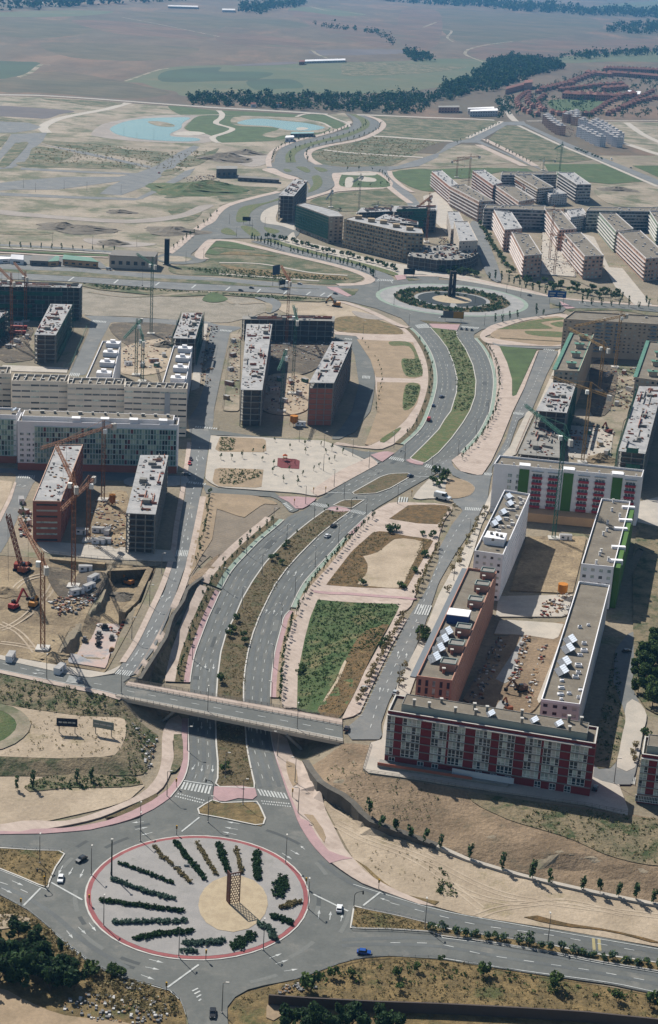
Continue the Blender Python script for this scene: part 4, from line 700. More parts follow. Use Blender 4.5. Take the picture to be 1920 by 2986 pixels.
for s in ("T04 440,340 410,400 512,355 480,410 588,365 560,425 625,740 675,800 550,770 605,820 468,795 512,850 1045,995 1150,1022 1020,1050 1120,1070 990,1105 1085,1140 85,445 165,480 10,495 90,535 1010,30 925,38 950,85 1040,68 1070,105 990,125",
          "T14 145,45 50,30 130,85 35,68 120,122 20,100 500,230 565,265 440,250 510,295 600,225 570,200 695,710 702,650 775,720 782,660 852,730 865,680 350,990 440,955 395,1030 485,1000 455,1080 555,1065 1195,590 1125,565",
          "T03 1405,325 1378,355 1445,330 1440,365 1500,335 1498,370 1416,740 1415,790 1474,740 1476,795 1360,745 1345,780 1370,1040 1345,1080 1420,1045 1415,1090 1494,1045 1492,1095 300,405 220,395 320,385 240,372 1030,125 1055,92 1085,125 1105,92 945,280 965,252 990,285 1010,255 885,352 900,330 938,360 952,338",
          "T12 475,1150 490,1120 530,1155 540,1125 570,1165 585,1140 325,1420 335,1390 380,1425 388,1395 435,1430 440,1400 870,745 900,730 905,755 940,740 680,910 700,895 780,930 800,915 1290,490 1320,475 1350,500 1380,485 890,525 920,508 1380,175 1400,160 1460,185 1475,172",
          "T13 205,800 208,770 265,820 262,780 325,830 322,785 1250,280 1258,240 1310,290 1316,255 1125,530 1130,495 1180,530 1188,505",
          "T02 1110,1330 1150,1290 1160,1340 1200,1300 1320,880 1318,905 1345,720 1347,750 1380,320 1382,345 1420,320 1430,340 110,525 150,515 150,535 185,520", "T21 60,1130 62,1115 100,1130 102,1118 20,1300 22,1285 100,1300 102,1285 990,690 985,675 1030,690 1025,675"):
    q = G(s)
    for i in range(0, len(q) - 1, 2): arrow(q[i:i + 2])
for s in ("T24 1085,845 1092,935", "T24 1125,855 1132,940"): strip('rumble_line', s, 0.9, 'mark', M_YELLOW, sm=False)
for k, (s0) in enumerate(("T01 40,570 75,600", "T01 480,530 520,500", "T01 800,545 830,520", "T01 1090,560 1120,538", "T01 1345,580 1375,555", "T11 45,595 75,570", "T11 265,610 290,585", "T11 450,622 475,598", "T11 610,628 640,605", "T11 710,632 740,612", "T11 760,640 790,620")): 
    strip('hatch_mark', s0, 1.2, 'mark', M_WHITE, sm=False)
for s in ("T04 1350,1220 1390,1200", "T04 1365,1240 1405,1220", "T04 1380,1265 1412,1245", "T04 1395,1290 1412,1275"): strip('hatch_mark', s, 0.5, 'mark', M_WHITE, sm=False)
# parking bays along the right street
_a, _b = G("T13 960,690 1300,0"); _pb = MB()
for i in range(26):
    t = i / 26; p = _a + (_b - _a) * t; d = (_b - _a) / np.hypot(*(_b - _a)); n = np.array([d[1], -d[0]])
    q0, q1 = p + n * 0.3, p + n * 2.4; ribbon_mesh(np.array([q0 - d * .12, q1 - d * .12]), np.array([q0 + d * .12, q1 + d * .12]), LV['mark'] + 0.08, 1, _pb)
tag(_pb.build('parking_bay_lines', M_WHITE), kind='structure')
print('markings done', round(time.time() - T_START, 1))

# tyre-darkened lanes
for y0, y1 in ((960, 1330), (1500, 2300)):
    for d in (1.9, 5.2, 8.6):
        for src, srcp, sg in ((BL, BLp, -1), (BR, BRp, 1)): q = resample(offs(part_of(srcp, src, y0, y1), sg * d), 5); tag(ribbon_mesh(offs(q, .75), offs(q, -.75), .2, 1).build('tyre_wear', M_TYREWEAR), kind='structure')
for k0, k1, t0, t1 in ((1.09, 1.14, .2, 5.9), (1.2, 1.25, 0, 4.4), (1.32, 1.36, 2.2, 4.2)): annulus('tyre_wear', R1C, R1A, k0, k1, .2, M_TYREWEAR, t0, t1)
for s_ in ("T14 860,860 1100,850 1540,850 T24 500,930 1000,1010 1540,1110", "T14 700,300 900,450 1200,570 1540,680 T24 500,770 1000,850 1540,950", "T04 -100,440 150,540 400,700 600,880 900,1060", "T14 860,900 1100,890 1540,905 T24 500,990 1000,1070 1540,1170"): strip('tyre_wear', s_, 1.6, 'mark', M_TYREWEAR).location.z = -.05

M_PATCH = [mat('old_repair', (126, 128, 124), fine=.12), mat('new_repair', (88, 92, 92), fine=.1)]
for src in (offs(BL, -2.2), offs(BL, -5.5), offs(BR, 2.2), offs(BR, 5.6)):
    q = resample(src, 1.0)
    for k in range(6): i = int(RNG.integers(20, len(q) - 40)); j = i + int(RNG.integers(3, 16)); w_ = RNG.uniform(.6, 1.5); g_ = q[i:j + 1]; tag(ribbon_mesh(offs(g_, w_), offs(g_, -w_), .222 + eps() * .1, 1).build('asphalt_patch', M_PATCH[k % 2]), kind='structure')
for k in range(16):
    t = RNG.uniform(0, 6.28); annulus('asphalt_patch', R1C, R1A, 1.06 + .07 * (k % 5), 1.1 + .07 * (k % 5), .222 + eps() * .1, M_PATCH[k % 2], t, t + RNG.uniform(.08, .35), 12)
# ------------------------------------------------------------------ building kit
def hgt(base, top, z0=0.0):
    """height of a vertical edge from its foot and head in the photo"""
    X, Y = onz([base], z0)[0]; r = rays([top])[0]; t = Y / r[1]; return CAM_H + r[2] * t - z0
BP = lambda c, r, g, k=1.0: mat('wall_%d_%d_%d' % (c, r, g), (c, r, g), c2=(int(c * .95), int(r * .95), int(g * .95)), s=0.08, fine=0.05, fs=1.2, k=k)
M_GLASS = mat('window_glass', (44, 58, 66), rough=0.15, spec=0.6, fine=0.15, fs=0.4)
M_GLASS2 = mat('curtained_glass', (182, 192, 182), rough=0.25, spec=0.5, c2=(120, 132, 130), s=0.4, fine=0.1, k=1.0)
M_SHUTTER = mat('window_shutter', (178, 176, 168), fine=0.08, k=.9)
M_FRAME = mat('white_window_frame', (216, 218, 214), fine=0.05, k=1.0)
M_CONC = mat('raw_concrete', (164, 160, 152), c2=(146, 143, 136), s=0.2, fine=0.12)
M_INTSHADE = mat('interior_shade', (84, 82, 80), c2=(104, 92, 84), s=0.12, fine=0.2)  # dark infill tone stands in for shade inside the open floors
M_ROOFG = mat('roof_gravel', (138, 129, 114), c2=(124, 115, 101), s=0.12, c3=(150, 142, 128), s3=.3, t3=.62, fine=0.16, fs=1.5)
M_SLABW = mat('new_roof_slab', (190, 188, 186), c2=(166, 166, 166), s=0.15, c3=(136, 132, 126), s3=0.25, t3=0.64, w3=0.1, fine=0.12)
M_WHITEW = BP(222, 220, 222); M_GREYW = BP(196, 192, 190); M_BEIGE = BP(170, 156, 138); M_BRICK = BP(150, 92, 74); M_BRICKP = BP(168, 126, 108); M_DKRED = BP(116, 40, 40); M_TAN_W = BP(188, 152, 116)
M_GREENP = BP(70, 104, 44); M_REDB = BP(150, 52, 62); M_PEACH = BP(178, 148, 130); M_OCHRE = BP(160, 142, 116); M_DARKC = BP(110, 106, 100)
M_TILE = mat('roof_tiles', (164, 112, 96), c2=(146, 98, 86), s=0.3, fine=0.15); M_STEEL = mat('galvanised_steel', (150, 154, 156), rough=0.45, metal=0.6, fine=0.05)
M_DARK = mat('dark_metal', (48, 50, 52), rough=0.5, metal=0.4, fine=0.05); M_PANEL = mat('sky_bright_solar_glass', (176, 190, 208), rough=0.4, spec=0.4, fine=0.1); M_PANELD = mat('solar_frame', (120, 128, 140), rough=0.4)  # solar glass is pale: reflected sky and sun put into its base colour
M_BLUE = mat('blue_cladding', (62, 88, 150), fine=0.05); M_NET = mat('green_safety_net', (62, 112, 92), c2=(48, 92, 78), s=0.5, fine=0.2); M_GRMETAL = mat('green_painted_metal', (96, 148, 126), c2=(84, 132, 112), s=0.2, fine=0.08, rough=0.6)
M_CLUT = [mat('pallet_wood', (150, 118, 84), fine=0.2), mat('block_stack', (146, 96, 78), fine=0.2), mat('grey_scrap', (128, 128, 128), fine=0.2), mat('dark_scrap', (58, 56, 56), fine=0.2), mat('white_sacks', (214, 212, 208), fine=0.1), mat('rusty_steel', (140, 66, 48), fine=0.2)]
def ccw(q):
    q = [np.array(p, float) for p in q]; a = sum(q[i - 1][0] * q[i][1] - q[i][0] * q[i - 1][1] for i in range(len(q)))
    return q if a > 0 else q[::-1]
def inset(q, d):
    q = ccw(q); n = len(q); out = []
    for i in range(n):
        p0, p1, p2 = q[i - 1], q[i], q[(i + 1) % n]; a = (p1 - p0) / np.hypot(*(p1 - p0)); b = (p2 - p1) / np.hypot(*(p2 - p1))
        na, nb = np.array([-a[1], a[0]]), np.array([-b[1], b[0]]); k = 1 + na @ nb; out.append(p1 + (na + nb) * d / max(k, 0.3))
    return out
def facade(wall, panes, A, B, z0, z1, nc, nr, fw=0.5, fh=0.5, depth=0.25, holes=None, v0=0.3, rnd=None):
    """one wall from A to B (outside to the right of A->B) with recessed openings; opening panes go to `panes`"""
    A, B = np.array(A, float), np.array(B, float); L = np.hypot(*(B - A)); d = (B - A) / L; n = np.array([d[1], -d[0]]); H = z1 - z0
    pt = lambda u, z, o=0.0: (A[0] + d[0] * u - n[0] * o, A[1] + d[1] * u - n[1] * o, z)
    if nc < 1 or nr < 1:
        wall.quad(pt(0, z0), pt(L, z0), pt(L, z1), pt(0, z1)); return
    cw, fhh = L / nc, H / nr; us = [(cw * (i + .5 - fw / 2), cw * (i + .5 + fw / 2)) for i in range(nc)]; zlast = z0
    for r in range(nr):
        a = z0 + fhh * (r + v0); b = a + fhh * fh
        wall.quad(pt(0, zlast), pt(L, zlast), pt(L, a), pt(0, a)); ulast = 0.0
        for c in range(nc):
            u0, u1 = us[c]
            if holes is not None and not holes(c, r): continue
            wall.quad(pt(ulast, a), pt(u0, a), pt(u0, b), pt(ulast, b)); ulast = u1
            wall.quad(pt(u0, a), pt(u0, a, depth), pt(u0, b, depth), pt(u0, b)); wall.quad(pt(u1, a, depth), pt(u1, a), pt(u1, b), pt(u1, b, depth))
            wall.quad(pt(u0, a), pt(u1, a), pt(u1, a, depth), pt(u0, a, depth)); wall.quad(pt(u0, b, depth), pt(u1, b, depth), pt(u1, b), pt(u0, b))
            if panes is not None:
                panes.m = (rnd or random.choice)((0, 0, 0, 1, 2)); panes.quad(pt(u0, a, depth), pt(u1, a, depth), pt(u1, b, depth), pt(u0, b, depth))
        wall.quad(pt(ulast, a), pt(L, a), pt(L, b), pt(ulast, b)); zlast = b
    wall.quad(pt(0, zlast), pt(L, zlast), pt(L, z1), pt(0, z1))
def parapet(mb, q, z, h=0.9, t=0.35):
    q = ccw(q); w = inset(q, t); n = len(q)
    for i in range(n):
        j = (i + 1) % n; a, b, c, d = q[i], q[j], w[j], w[i]
        mb.add([(*p, zz) for zz in (z, z + h) for p in (a, b, c, d)], ((0, 1, 5, 4), (2, 3, 7, 6), (4, 5, 6, 7), (1, 2, 6, 5), (3, 0, 4, 7)))
def rq(s, h, z0=0.0): return [np.array(p) for p in onz(P(s), z0 + h)]
def lerp2(q, u, v):        # q = near-left, near-right, far-right, far-left
    return (q[0] * (1 - u) + q[1] * u) * (1 - v) + (q[3] * (1 - u) + q[2] * u) * v
def root_at(q, z0, name): c = sum(q) / len(q); return empty(name, (0, 0, 0)), c
def roof_boxes(root, q, z, spec, mtl, name='roof_unit'):
    for (u, v, w, d, h) in spec:
        c = lerp2(q, u, v); a = (q[1] - q[0]) / np.hypot(*(q[1] - q[0])); b = np.array([-a[1], a[0]])
        pts = [c - a * w / 2 - b * d / 2, c + a * w / 2 - b * d / 2, c + a * w / 2 + b * d / 2, c - a * w / 2 + b * d / 2]
        mb = MB(); mb.prism(pts, z, z + h); mb.m = 1; mb.prism([c + (p - c) * 1.12 for p in pts], z + h, z + h + .15); mb.build(name, [mtl, M_KERB], root)
def clutter(root, q, z, n, smin=0.3, smax=1.5, name='roof_clutter', kind='stuff', hmax=0.6):
    mb = MB()
    for _ in range(int(n * .7)):
        mb.m = random.choice((0, 0, 1, 2, 2, 3, 4, 4, 5)); c = lerp2(q, random.uniform(.06, .94), random.uniform(.03, .97)); a = random.uniform(0, 3.14); w, d = random.uniform(smin, smax), random.uniform(smin, smax)
        e1, e2 = np.array([math.cos(a), math.sin(a)]) * w / 2, np.array([-math.sin(a), math.cos(a)]) * d / 2
        mb.prism([c - e1 - e2, c + e1 - e2, c + e1 + e2, c - e1 + e2], z, z + random.uniform(.2, hmax))
    o = mb.build(name, M_CLUT, root); o['kind'] = 'stuff'; return o
def block(name, label, q, h, z0=0.0, wall=None, roof=None, floors=6, cell=3.6, fw=0.45, fh=0.45, par=0.9, parm=None, bands=None, band_out=0.9, cat='apartment block', group=None, sides=None, fcols=None, v0=0.32, chim=0, skip_windows=False, base=None):
    """finished block: walls with recessed windows, parapet, gravel roof, balcony slabs"""
    root = empty(name); tag(root, label, cat, group); q = ccw(q); n = len(q); wb, pn = MB(), MB()
    zb = z0 + (base or 0.0)
    for i in range(n):
        A, B = q[i], q[(i + 1) % n]; L = np.hypot(*(B - A)); nrm = np.array([B[1] - A[1], A[0] - B[0]]) / L
        vis = nrm @ (-(A + B) / 2) / np.hypot(*(A + B)) * 2 > -0.35
        facade(wb, pn, A, B, zb, z0 + h, max(1, int(L / cell)) if vis and not skip_windows else 0, floors, fw, fh, v0=v0)
    if base:
        for i in range(n): facade(wb, None, q[i], q[(i + 1) % n], z0, zb, 0, 0)
    wb.build('wall', wall, root)
    if pn.f: o = pn.build('window_panes', [M_GLASS, M_SHUTTER, M_GLASS2], root); o['kind'] = 'stuff'
    r = MB(); r.add([(*p, z0 + h - 0.02) for p in q], (tuple(range(n)),)); r.build('roof', roof or M_ROOFG, root)
    if par: b = MB(); parapet(b, q, z0 + h, par); b.build('parapet', parm or wall, root)
    if bands:
        fl = (h - (base or 0)) / floors; me = None
        for i in bands:
            A, B = q[i], q[(i + 1) % n]; d = (B - A) / np.hypot(*(B - A)); nr = np.array([d[1], -d[0]])
            for k in range(1, floors):
                z = zb + fl * k
                if me is None or me[0] != i:
                    b = MB(); p = [A + d * .5, B - d * .5, B - d * .5 + nr * band_out, A + d * .5 + nr * band_out]; b.prism(p, -.15, .15)
                    e = 0.08; p2 = [A + d * .5 + nr * (band_out - e), B - d * .5 + nr * (band_out - e), B - d * .5 + nr * band_out, A + d * .5 + nr * band_out]; b.prism(p2, .15, 1.0); me = (i, b.mesh('balcony', parm or wall))
                obj('balcony', me[1], root, (0, 0, z))
    if chim and n == 4:
        for k in range(chim):
            u, v = random.uniform(.15, .85), (k + .5) / chim; roof_boxes(root, q, z0 + h, [(u, v, random.uniform(.8, 2.2), random.uniform(.8, 1.6), random.uniform(.6, 1.8))], M_GREYW)
    return root
def skeleton(name, label, q, h, z0=0.0, floors=6, bay=5.5, clut=60, core=True, brick=None, top=None, group=None, net=None, cat='building frame', inner=None):
    """building under construction: slabs, columns, set-back infill toned as interior shade, brick where given, litter on the top slab"""
    root = empty(name); tag(root, label, cat, group); q = ccw(q); n = len(q); fl = h / floors
    b = MB(); b.prism(q, -.35, 0); me = b.mesh('slab', M_CONC)
    for k in range(1, floors): obj('slab', me, root, (0, 0, z0 + fl * k))
    b = MB(); b.prism(q, z0 + h - .35, z0 + h); b.build('top_slab', top or M_SLABW, root)
    cb = MB(); w = inset(q, 0.35)
    for i in range(n):
        A, B = w[i], w[(i + 1) % n]; L = np.hypot(*(B - A)); m_ = max(1, int(round(L / bay)))
        for k in range(m_):
            p = A + (B - A) * k / m_; cb.box(p[0] - .25, p[0] + .25, p[1] - .25, p[1] + .25, z0, z0 + h - .3)
    o = cb.build('columns', M_CONC, root); o['kind'] = 'stuff'
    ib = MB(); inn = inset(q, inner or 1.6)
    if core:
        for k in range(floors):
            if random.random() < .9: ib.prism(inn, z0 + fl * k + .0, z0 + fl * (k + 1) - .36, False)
        ib.build('infill_wall', brick or M_INTSHADE, root)
    if net:
        for i in net:
            A, B = q[i], q[(i + 1) % n]; d = (B - A) / np.hypot(*(B - A)); nr = np.array([d[1], -d[0]]); sb = MB()
            for k in range(max(2, int(np.hypot(*(B - A)) / 3))):
                p = A + (B - A) * k / max(1, int(np.hypot(*(B - A)) / 3) - 1) + nr * 1.0; sb.box(p[0] - .06, p[0] + .06, p[1] - .06, p[1] + .06, z0, z0 + h + 1)
            for k in range(floors + 1):
                z = z0 + fl * k; a, c = A + nr * 1.0, B + nr * 1.0; sb.bar((*a, z + 1), (*c, z + 1), .1)
                if random.random() < .75: e0, e1 = sorted((random.uniform(0, .6), random.uniform(.4, 1))); a2, c2 = A + (B - A) * e0 + nr * 1.08, A + (B - A) * e1 + nr * 1.08; sb.quad((*a2, z), (*c2, z), (*c2, z + fl * .9), (*a2, z + fl * .9))
            o = sb.build('scaffold', M_NET, root); o['kind'] = 'stuff'
    if n == 4:
        for k in range(22):                                  # first courses of the top floor walls
            u, v = random.uniform(.06, .94), random.uniform(.03, .97); a_ = lerp2(q, u, v); b2 = lerp2(q, min(.97, u + random.uniform(.15, .4)), v) if k % 2 else lerp2(q, u, min(.98, v + random.uniform(.05, .14)))
            wb = MB(); hh = random.uniform(.5, 1.5); wb.bar((*a_, z0 + h + hh / 2), (*b2, z0 + h + hh / 2), .28, hh); wb.build('top_wall', random.choice((M_BRICK, M_CONC, M_CONC, M_BRICKP)), root)
        w = inset(q, 1.0); pts = q[:]; i = int(np.argmin([p[1] for p in pts])); clutter(root, pts, z0 + h, clut)
        for k in range(3): c = lerp2(pts, random.uniform(.2, .8), (k + .5) / 3); bb = MB(); s_ = random.uniform(1, 1.8); bb.box(c[0] - s_, c[0] + s_, c[1] - s_, c[1] + s_, z0 + h, z0 + h + random.uniform(1.2, 2.6)); bb.build('stair_head', M_CONC, root)
    return root
# ------------------------------------------------------------------ buildings
def NC(ox, oy, k, pts): return "N " + " ".join("%.1f,%.1f" % (ox + a / k, oy + b / k) for a, b in pts)
def C4(*p): return NC(1100, 2000, 2.369, p)
def C6(*p): return NC(1160, 1640, 4.529, p)
def CA(*p): return NC(780, 480, 2.40625, p)
def CB(*p): return NC(1240, 460, 2.2647, p)
def CC(*p): return NC(1400, 960, 2.9615, p)
def CD(*p): return NC(0, 800, 2.75, p)
def CE(*p): return NC(0, 1100, 2.75, p)
def solar(root, p, z, w=3.2, l=5.5, n=5, tilt=0.55, az=None):
    az = -1.75 if az is None else az
    o = empty('solar_array', (p[0], p[1], z + .3), -az); o.parent = root; lo, hi = -w / 2, w / 2
    b = MB(); zt = w * math.sin(tilt)
    b.add([(-l / 2, hi, 0.0), (l / 2, hi, 0.0), (l / 2, lo, zt), (-l / 2, lo, zt)], ((0, 1, 2, 3), (3, 2, 1, 0)))
    for x in (-l / 2 + .1, 0, l / 2 - .1): b.bar((x, lo, 0), (x, lo, zt), .12)
    b.build('mount', M_PANELD, o); pb = MB(); s_ = l / n; pb.box(-s_ * .44, s_ * .44, 0, math.hypot(w, 0) * .96, 0.0, .08); me = pb.mesh('panel', M_PANEL)
    for i in range(n):
        q = obj('panel', me, o, (-l / 2 + s_ * (i + .5), lo + .03, zt + .06)); q.rotation_euler = (-math.asin(zt / w), 0, 0)
    return o
def chimney(root, p, z, h=2.2, w=1.0, m_=None):
    b = MB(); b.box(p[0] - w / 2, p[0] + w / 2, p[1] - w / 2, p[1] + w / 2, z, z + h); b.m = 1; b.box(p[0] - w * .65, p[0] + w * .65, p[1] - w * .65, p[1] + w * .65, z + h + .3, z + h + .55); b.box(p[0] - w * .35, p[0] + w * .35, p[1] - w * .35, p[1] + w * .35, z + h, z + h + .3)
    b.build('chimney', [m_ or M_BRICKP, M_KERB], root)
def frame_of(q):
    a = (q[1] - q[0]); L = np.hypot(*a); a = a / L; return a, np.array([-a[1], a[0]]), L
# unit window: 1 wide, 1 high, glazing bars, lower rail panel
_w = MB()
for x0, x1, z0_, z1_ in ((-.5, .5, .0, .05), (-.5, .5, .95, 1.), (-.5, -.45, .05, .95), (.45, .5, .05, .95), (-.03, .03, .05, .95), (-.45, -.03, .36, .40), (.03, .45, .36, .40)): _w.box(x0, x1, -.16, .0, z0_, z1_)
ME_WIN = _w.mesh('window', M_FRAME)
_paneM = []
for i, (a, b) in enumerate(((M_GLASS, M_GLASS2), (M_GLASS2, M_GLASS2), (M_GLASS2, M_GLASS), (M_SHUTTER, M_GLASS2), (M_GLASS, M_GLASS))):
    p = MB(); p.quad((-.45, -.07, .05), (0, -.07, .05), (0, -.07, .95), (-.45, -.07, .95)); p.m = 1; p.quad((0, -.07, .05), (.45, -.07, .05), (.45, -.07, .95), (0, -.07, .95)); _paneM.append(p.mesh('pane', [a, b]))
def window(root, A, d, u, z, w, h, kind=None):
    o = obj('window', ME_WIN, root, (A[0] + d[0] * u, A[1] + d[1] * u, z)); o.rotation_euler = (0, 0, math.atan2(d[1], d[0])); o.scale = (w, 1, h)
    obj('pane', random.choice(_paneM) if kind is None else _paneM[kind], o); return o
# --- near red-brick block
def red_block(name, label, q, h, bays, z0=0.0):
    root = empty(name); tag(root, label, 'apartment block'); a, b_, L = frame_of(q); n = -b_
    w = MB()
    for i in range(4): facade(w, None, q[i], q[(i + 1) % 4], z0, z0 + h, 0, 0)
    w.build('wall', M_DKRED, root); r = MB(); r.add([(*p, z0 + h - .05) for p in q], ((0, 1, 2, 3),)); r.build('roof', M_ROOFG, root)
    p = MB(); parapet(p, q, z0 + h, .7); p.build('parapet', M_DKRED, root); p = MB(); parapet(p, [x - (x - sum(q) / 4) * 0 for x in q], z0 + h + .7, .15, .5); p.build('coping', M_KERB, root)
    g = 3.4; fl = (h - g - .9) / 5; tot = bays[-1][2] - bays[0][1]
    A = q[0]
    for kind, x0, x1 in bays:
        u0, u1 = (x0 - bays[0][1]) / tot * L, (x1 - bays[0][1]) / tot * L
        if kind == 'g':
            m_ = 2 if u1 - u0 > 4 else 1; ww = (u1 - u0) / m_
            for k in range(5):
                for j in range(m_): window(root, A + n * .02, a, u0 + ww * (j + .5), z0 + g + fl * k + .25, ww * .96, fl - .3)
    lb = MB(); lb.bar((0, 0, 0), (a[0] * L, a[1] * L, 0), .5, .28); me = lb.mesh('floor_ledge', M_CONC)
    for k in range(6): o = obj('floor_ledge', me, root, (A[0] + n[0] * .12, A[1] + n[1] * .12, z0 + g + fl * k + .05))
    c = MB(); c.bar((*(A + n * .5), z0 + h - .55), (*(A + a * L * .985 + n * .5), z0 + h - .55), 1.0, .35); c.build('cornice', M_KERB, root)
    for k in range(14):                                     # ground floor openings
        u = L * (k + .5) / 14
        if random.random() < .6: window(root, A + n * .02, a, u, z0 + .5, 2.2, 2.4, 4)
    pq = [lerp2(q, .06, .16), lerp2(q, .955, .16), lerp2(q, .955, .8), lerp2(q, .06, .8)]; pb = MB()
    for i in range(4): facade(pb, None, pq[i], pq[(i + 1) % 4], z0 + h, z0 + h + 2.9, 0, 0)
    pb.build('penthouse_wall', BP(150, 158, 150), root); pr = MB(); pr.add([(*p, z0 + h + 2.88) for p in pq], ((0, 1, 2, 3),)); pr.build('penthouse_roof', M_ROOFG, root)
    pz = z0 + h + 2.9; pp = MB(); parapet(pp, pq, pz, .25, .25); pp.build('penthouse_edge', M_CONC, root)
    return root, pq, pz
B1q = rq(C4((75, 185), (1510, 415), (1530, 300), (125, 75)), 19.5); B1h = 19.5
bays = [('g', 75, 130), ('r', 130, 182), ('g', 184, 315), ('r', 315, 390), ('g', 390, 500), ('r', 500, 515), ('g', 515, 625), ('r', 625, 695), ('g', 695, 805), ('r', 805, 857), ('g', 860, 970), ('r', 970, 1040), ('g', 1040, 1150), ('r', 1150, 1165), ('g', 1165, 1280), ('r', 1280, 1345), ('g', 1350, 1468), ('r', 1468, 1510)]
b1, pq, pz = red_block('brick_apartment_block', 'dark red brick block with white glazed bays at the near end of the courtyard', B1q, B1h, bays)
_a, _b, _L = frame_of(B1q)
for x, y in ((445, 100), (672, 150), (760, 160), (540, 175), (1000, 195), (1000, 245), (1325, 235), (1410, 250), (1330, 300), (255, 130), (360, 135), (680, 190)): chimney(b1, onz(P(C4((x, y + 15))), pz)[0], pz, random.uniform(1.0, 2.4), .9, M_CONC)
for x, y in ((785, 195), (1085, 240), (1255, 265)): solar(b1, onz(P(C4((x, y + 12))), pz)[0], pz, 2.6, 3.5, 3)
t = MB(); A0, B0 = B1q[0] - _b * 4.5 - _a * 1.5, B1q[1] - _b * 3.0 + _a * .5
t.prism([A0, A0 + (B0 - A0) * .62, B1q[0] + (B1q[1] - B1q[0]) * .62, B1q[0] - _a * 1.5], 0, 1.2); t.build('terrace', M_CONC, b1)
t = MB(); t.bar((*A0, 1.7), (*(A0 + (B0 - A0) * .45), 1.7), .25, 1.0); t.build('terrace_wall', M_BRICK, b1)
t = MB(); t.bar((*(B1q[0] + _a * _L * .34 - _b * 2.2), 2.4), (*(B1q[0] + _a * _L * .64 - _b * 2.2), 2.4), .25, 2.2); t.build('ramp_wall', BP(176, 184, 190), b1)
# second one at the right edge of the frame
q2 = [np.array(p) for p in onz(P("T23 1425,975 1900,1040 1900,900 1445,850"), 17.5)]
red_block('brick_apartment_block', 'dark red brick block with glazed bays cut off by the right edge', q2, 17.5, [('g', 0, 12), ('r', 12, 24), ('g', 24, 46), ('r', 46, 58), ('g', 58, 80), ('r', 80, 100)])
# --- brown brick block with stair heads and solar arrays
B3h = 18.5; q = rq(C6((250, 1530), (720, 1590), (1310, 150), (925, 95)), B3h)
b3 = block('brick_apartment_block', 'brown brick slab block with boxy stair heads and a blue roof hut', q, B3h, wall=M_BRICKP, floors=6, cell=2.6, fw=0.42, fh=0.8, v0=.12, par=1.0, skip_windows=False)
for v, dep in ((.10, 0), (.255, 0), (.40, 0), (.66, 0), (.815, 0), (.955, 0)):
    c = lerp2(q, .74, v); a, b_, L = frame_of(q); e = (q[3] - q[0]); e = e / np.hypot(*e); hw, hd = L * .22, 2.6
    pts = [c - a * hw - e * hd, c + a * hw - e * hd, c + a * hw + e * hd, c - a * hw + e * hd]; mb = MB()
    for i in range(4): facade(mb, None, pts[i], pts[(i + 1) % 4], B3h, B3h + 3.0, 0, 0)
    s = mb.build('stair_head', M_BRICKP, b3); mb = MB(); parapet(mb, pts, B3h + 3.0, .5, .3); mb.build('rim', BP(130, 140, 134), s); mb = MB(); mb.add([(*p, B3h + 3.0) for p in pts], ((0, 1, 2, 3),)); mb.build('flat_roof', M_CONC, s)
    chimney(b3, c - e * 4.2 - a * 1.0, B3h, 1.6, 1.0, M_BRICK)
for x, y in ((640, 960), (590, 1060), (535, 1180), (480, 1300)): solar(b3, onz(P(C6((x, y))), B3h)[0], B3h, 4.2, 6.5, 4)
c = onz(P(C6((800, 780))), B3h)[0]; pts = [c + a * x + e * y for x, y in ((-4.2, -3.2), (4.2, -3.2), (4.2, 3.8), (-4.2, 3.8))]; mb = MB(); mb.prism(pts, B3h, B3h + 3.6); mb.m = 1; mb.prism([c + (p - c) * 1.04 for p in pts], B3h + 3.6, B3h + 3.85); s = mb.build('plant_hut', [M_BLUE, M_WHITEW], b3)
mb = MB(); mb.bar((*(q[0] - a * 1.3), B3h + .2), (*(q[3] - a * 1.3), B3h + .2), 2.2, .5); mb.build('eaves', M_STEEL, b3)
# --- white block with roof plant
B4h = 21.0; q = rq("T22 250,990 452,1018 640,590 460,562", B4h)
b4 = block('white_apartment_block', 'white slab block with tilted solar arrays and roof plant beside the street', q, B4h, wall=M_WHITEW, floors=7, cell=3.0, fw=0.4, fh=0.42, par=1.0)
for s_ in ("T22 485,610", "T22 495,660", "T22 448,720", "T22 410,770", "T22 385,800", "T22 330,905"): solar(b4, onz(P(s_), B4h)[0], B4h, 3.2, 6.0, 5)
c = onz(P("T22 395,920"), B4h)[0]; a, b_, L = frame_of(q); e = (q[3] - q[0]) / np.hypot(*(q[3] - q[0])); pts = [c + a * x + e * y for x, y in ((-4.5, -4), (4.5, -4), (4.5, 5), (-4.5, 5))]; mb = MB(); mb.prism(pts, B4h, B4h + 3.4); mb.build('plant_hut', M_WHITEW, b4)
for x, y in ((370, 860), (410, 870), (440, 880), (380, 905)): c2 = onz(P("T22 %d,%d" % (x, y)), B4h + 3.4)[0]; mb = MB(); mb.box(c2[0] - .6, c2[0] + .6, c2[1] - .6, c2[1] + .6, B4h + 3.4, B4h + 4.4); mb.build('air_conditioner', M_DARKC, b4)
for k in range(34):
    u, v = random.uniform(.35, .9), random.uniform(.28, .97); roof_boxes(b4, q, B4h, [(u, v, random.uniform(.7, 1.8), random.uniform(.7, 1.4), random.uniform(.6, 1.4))], M_GREYW, 'air_conditioner')
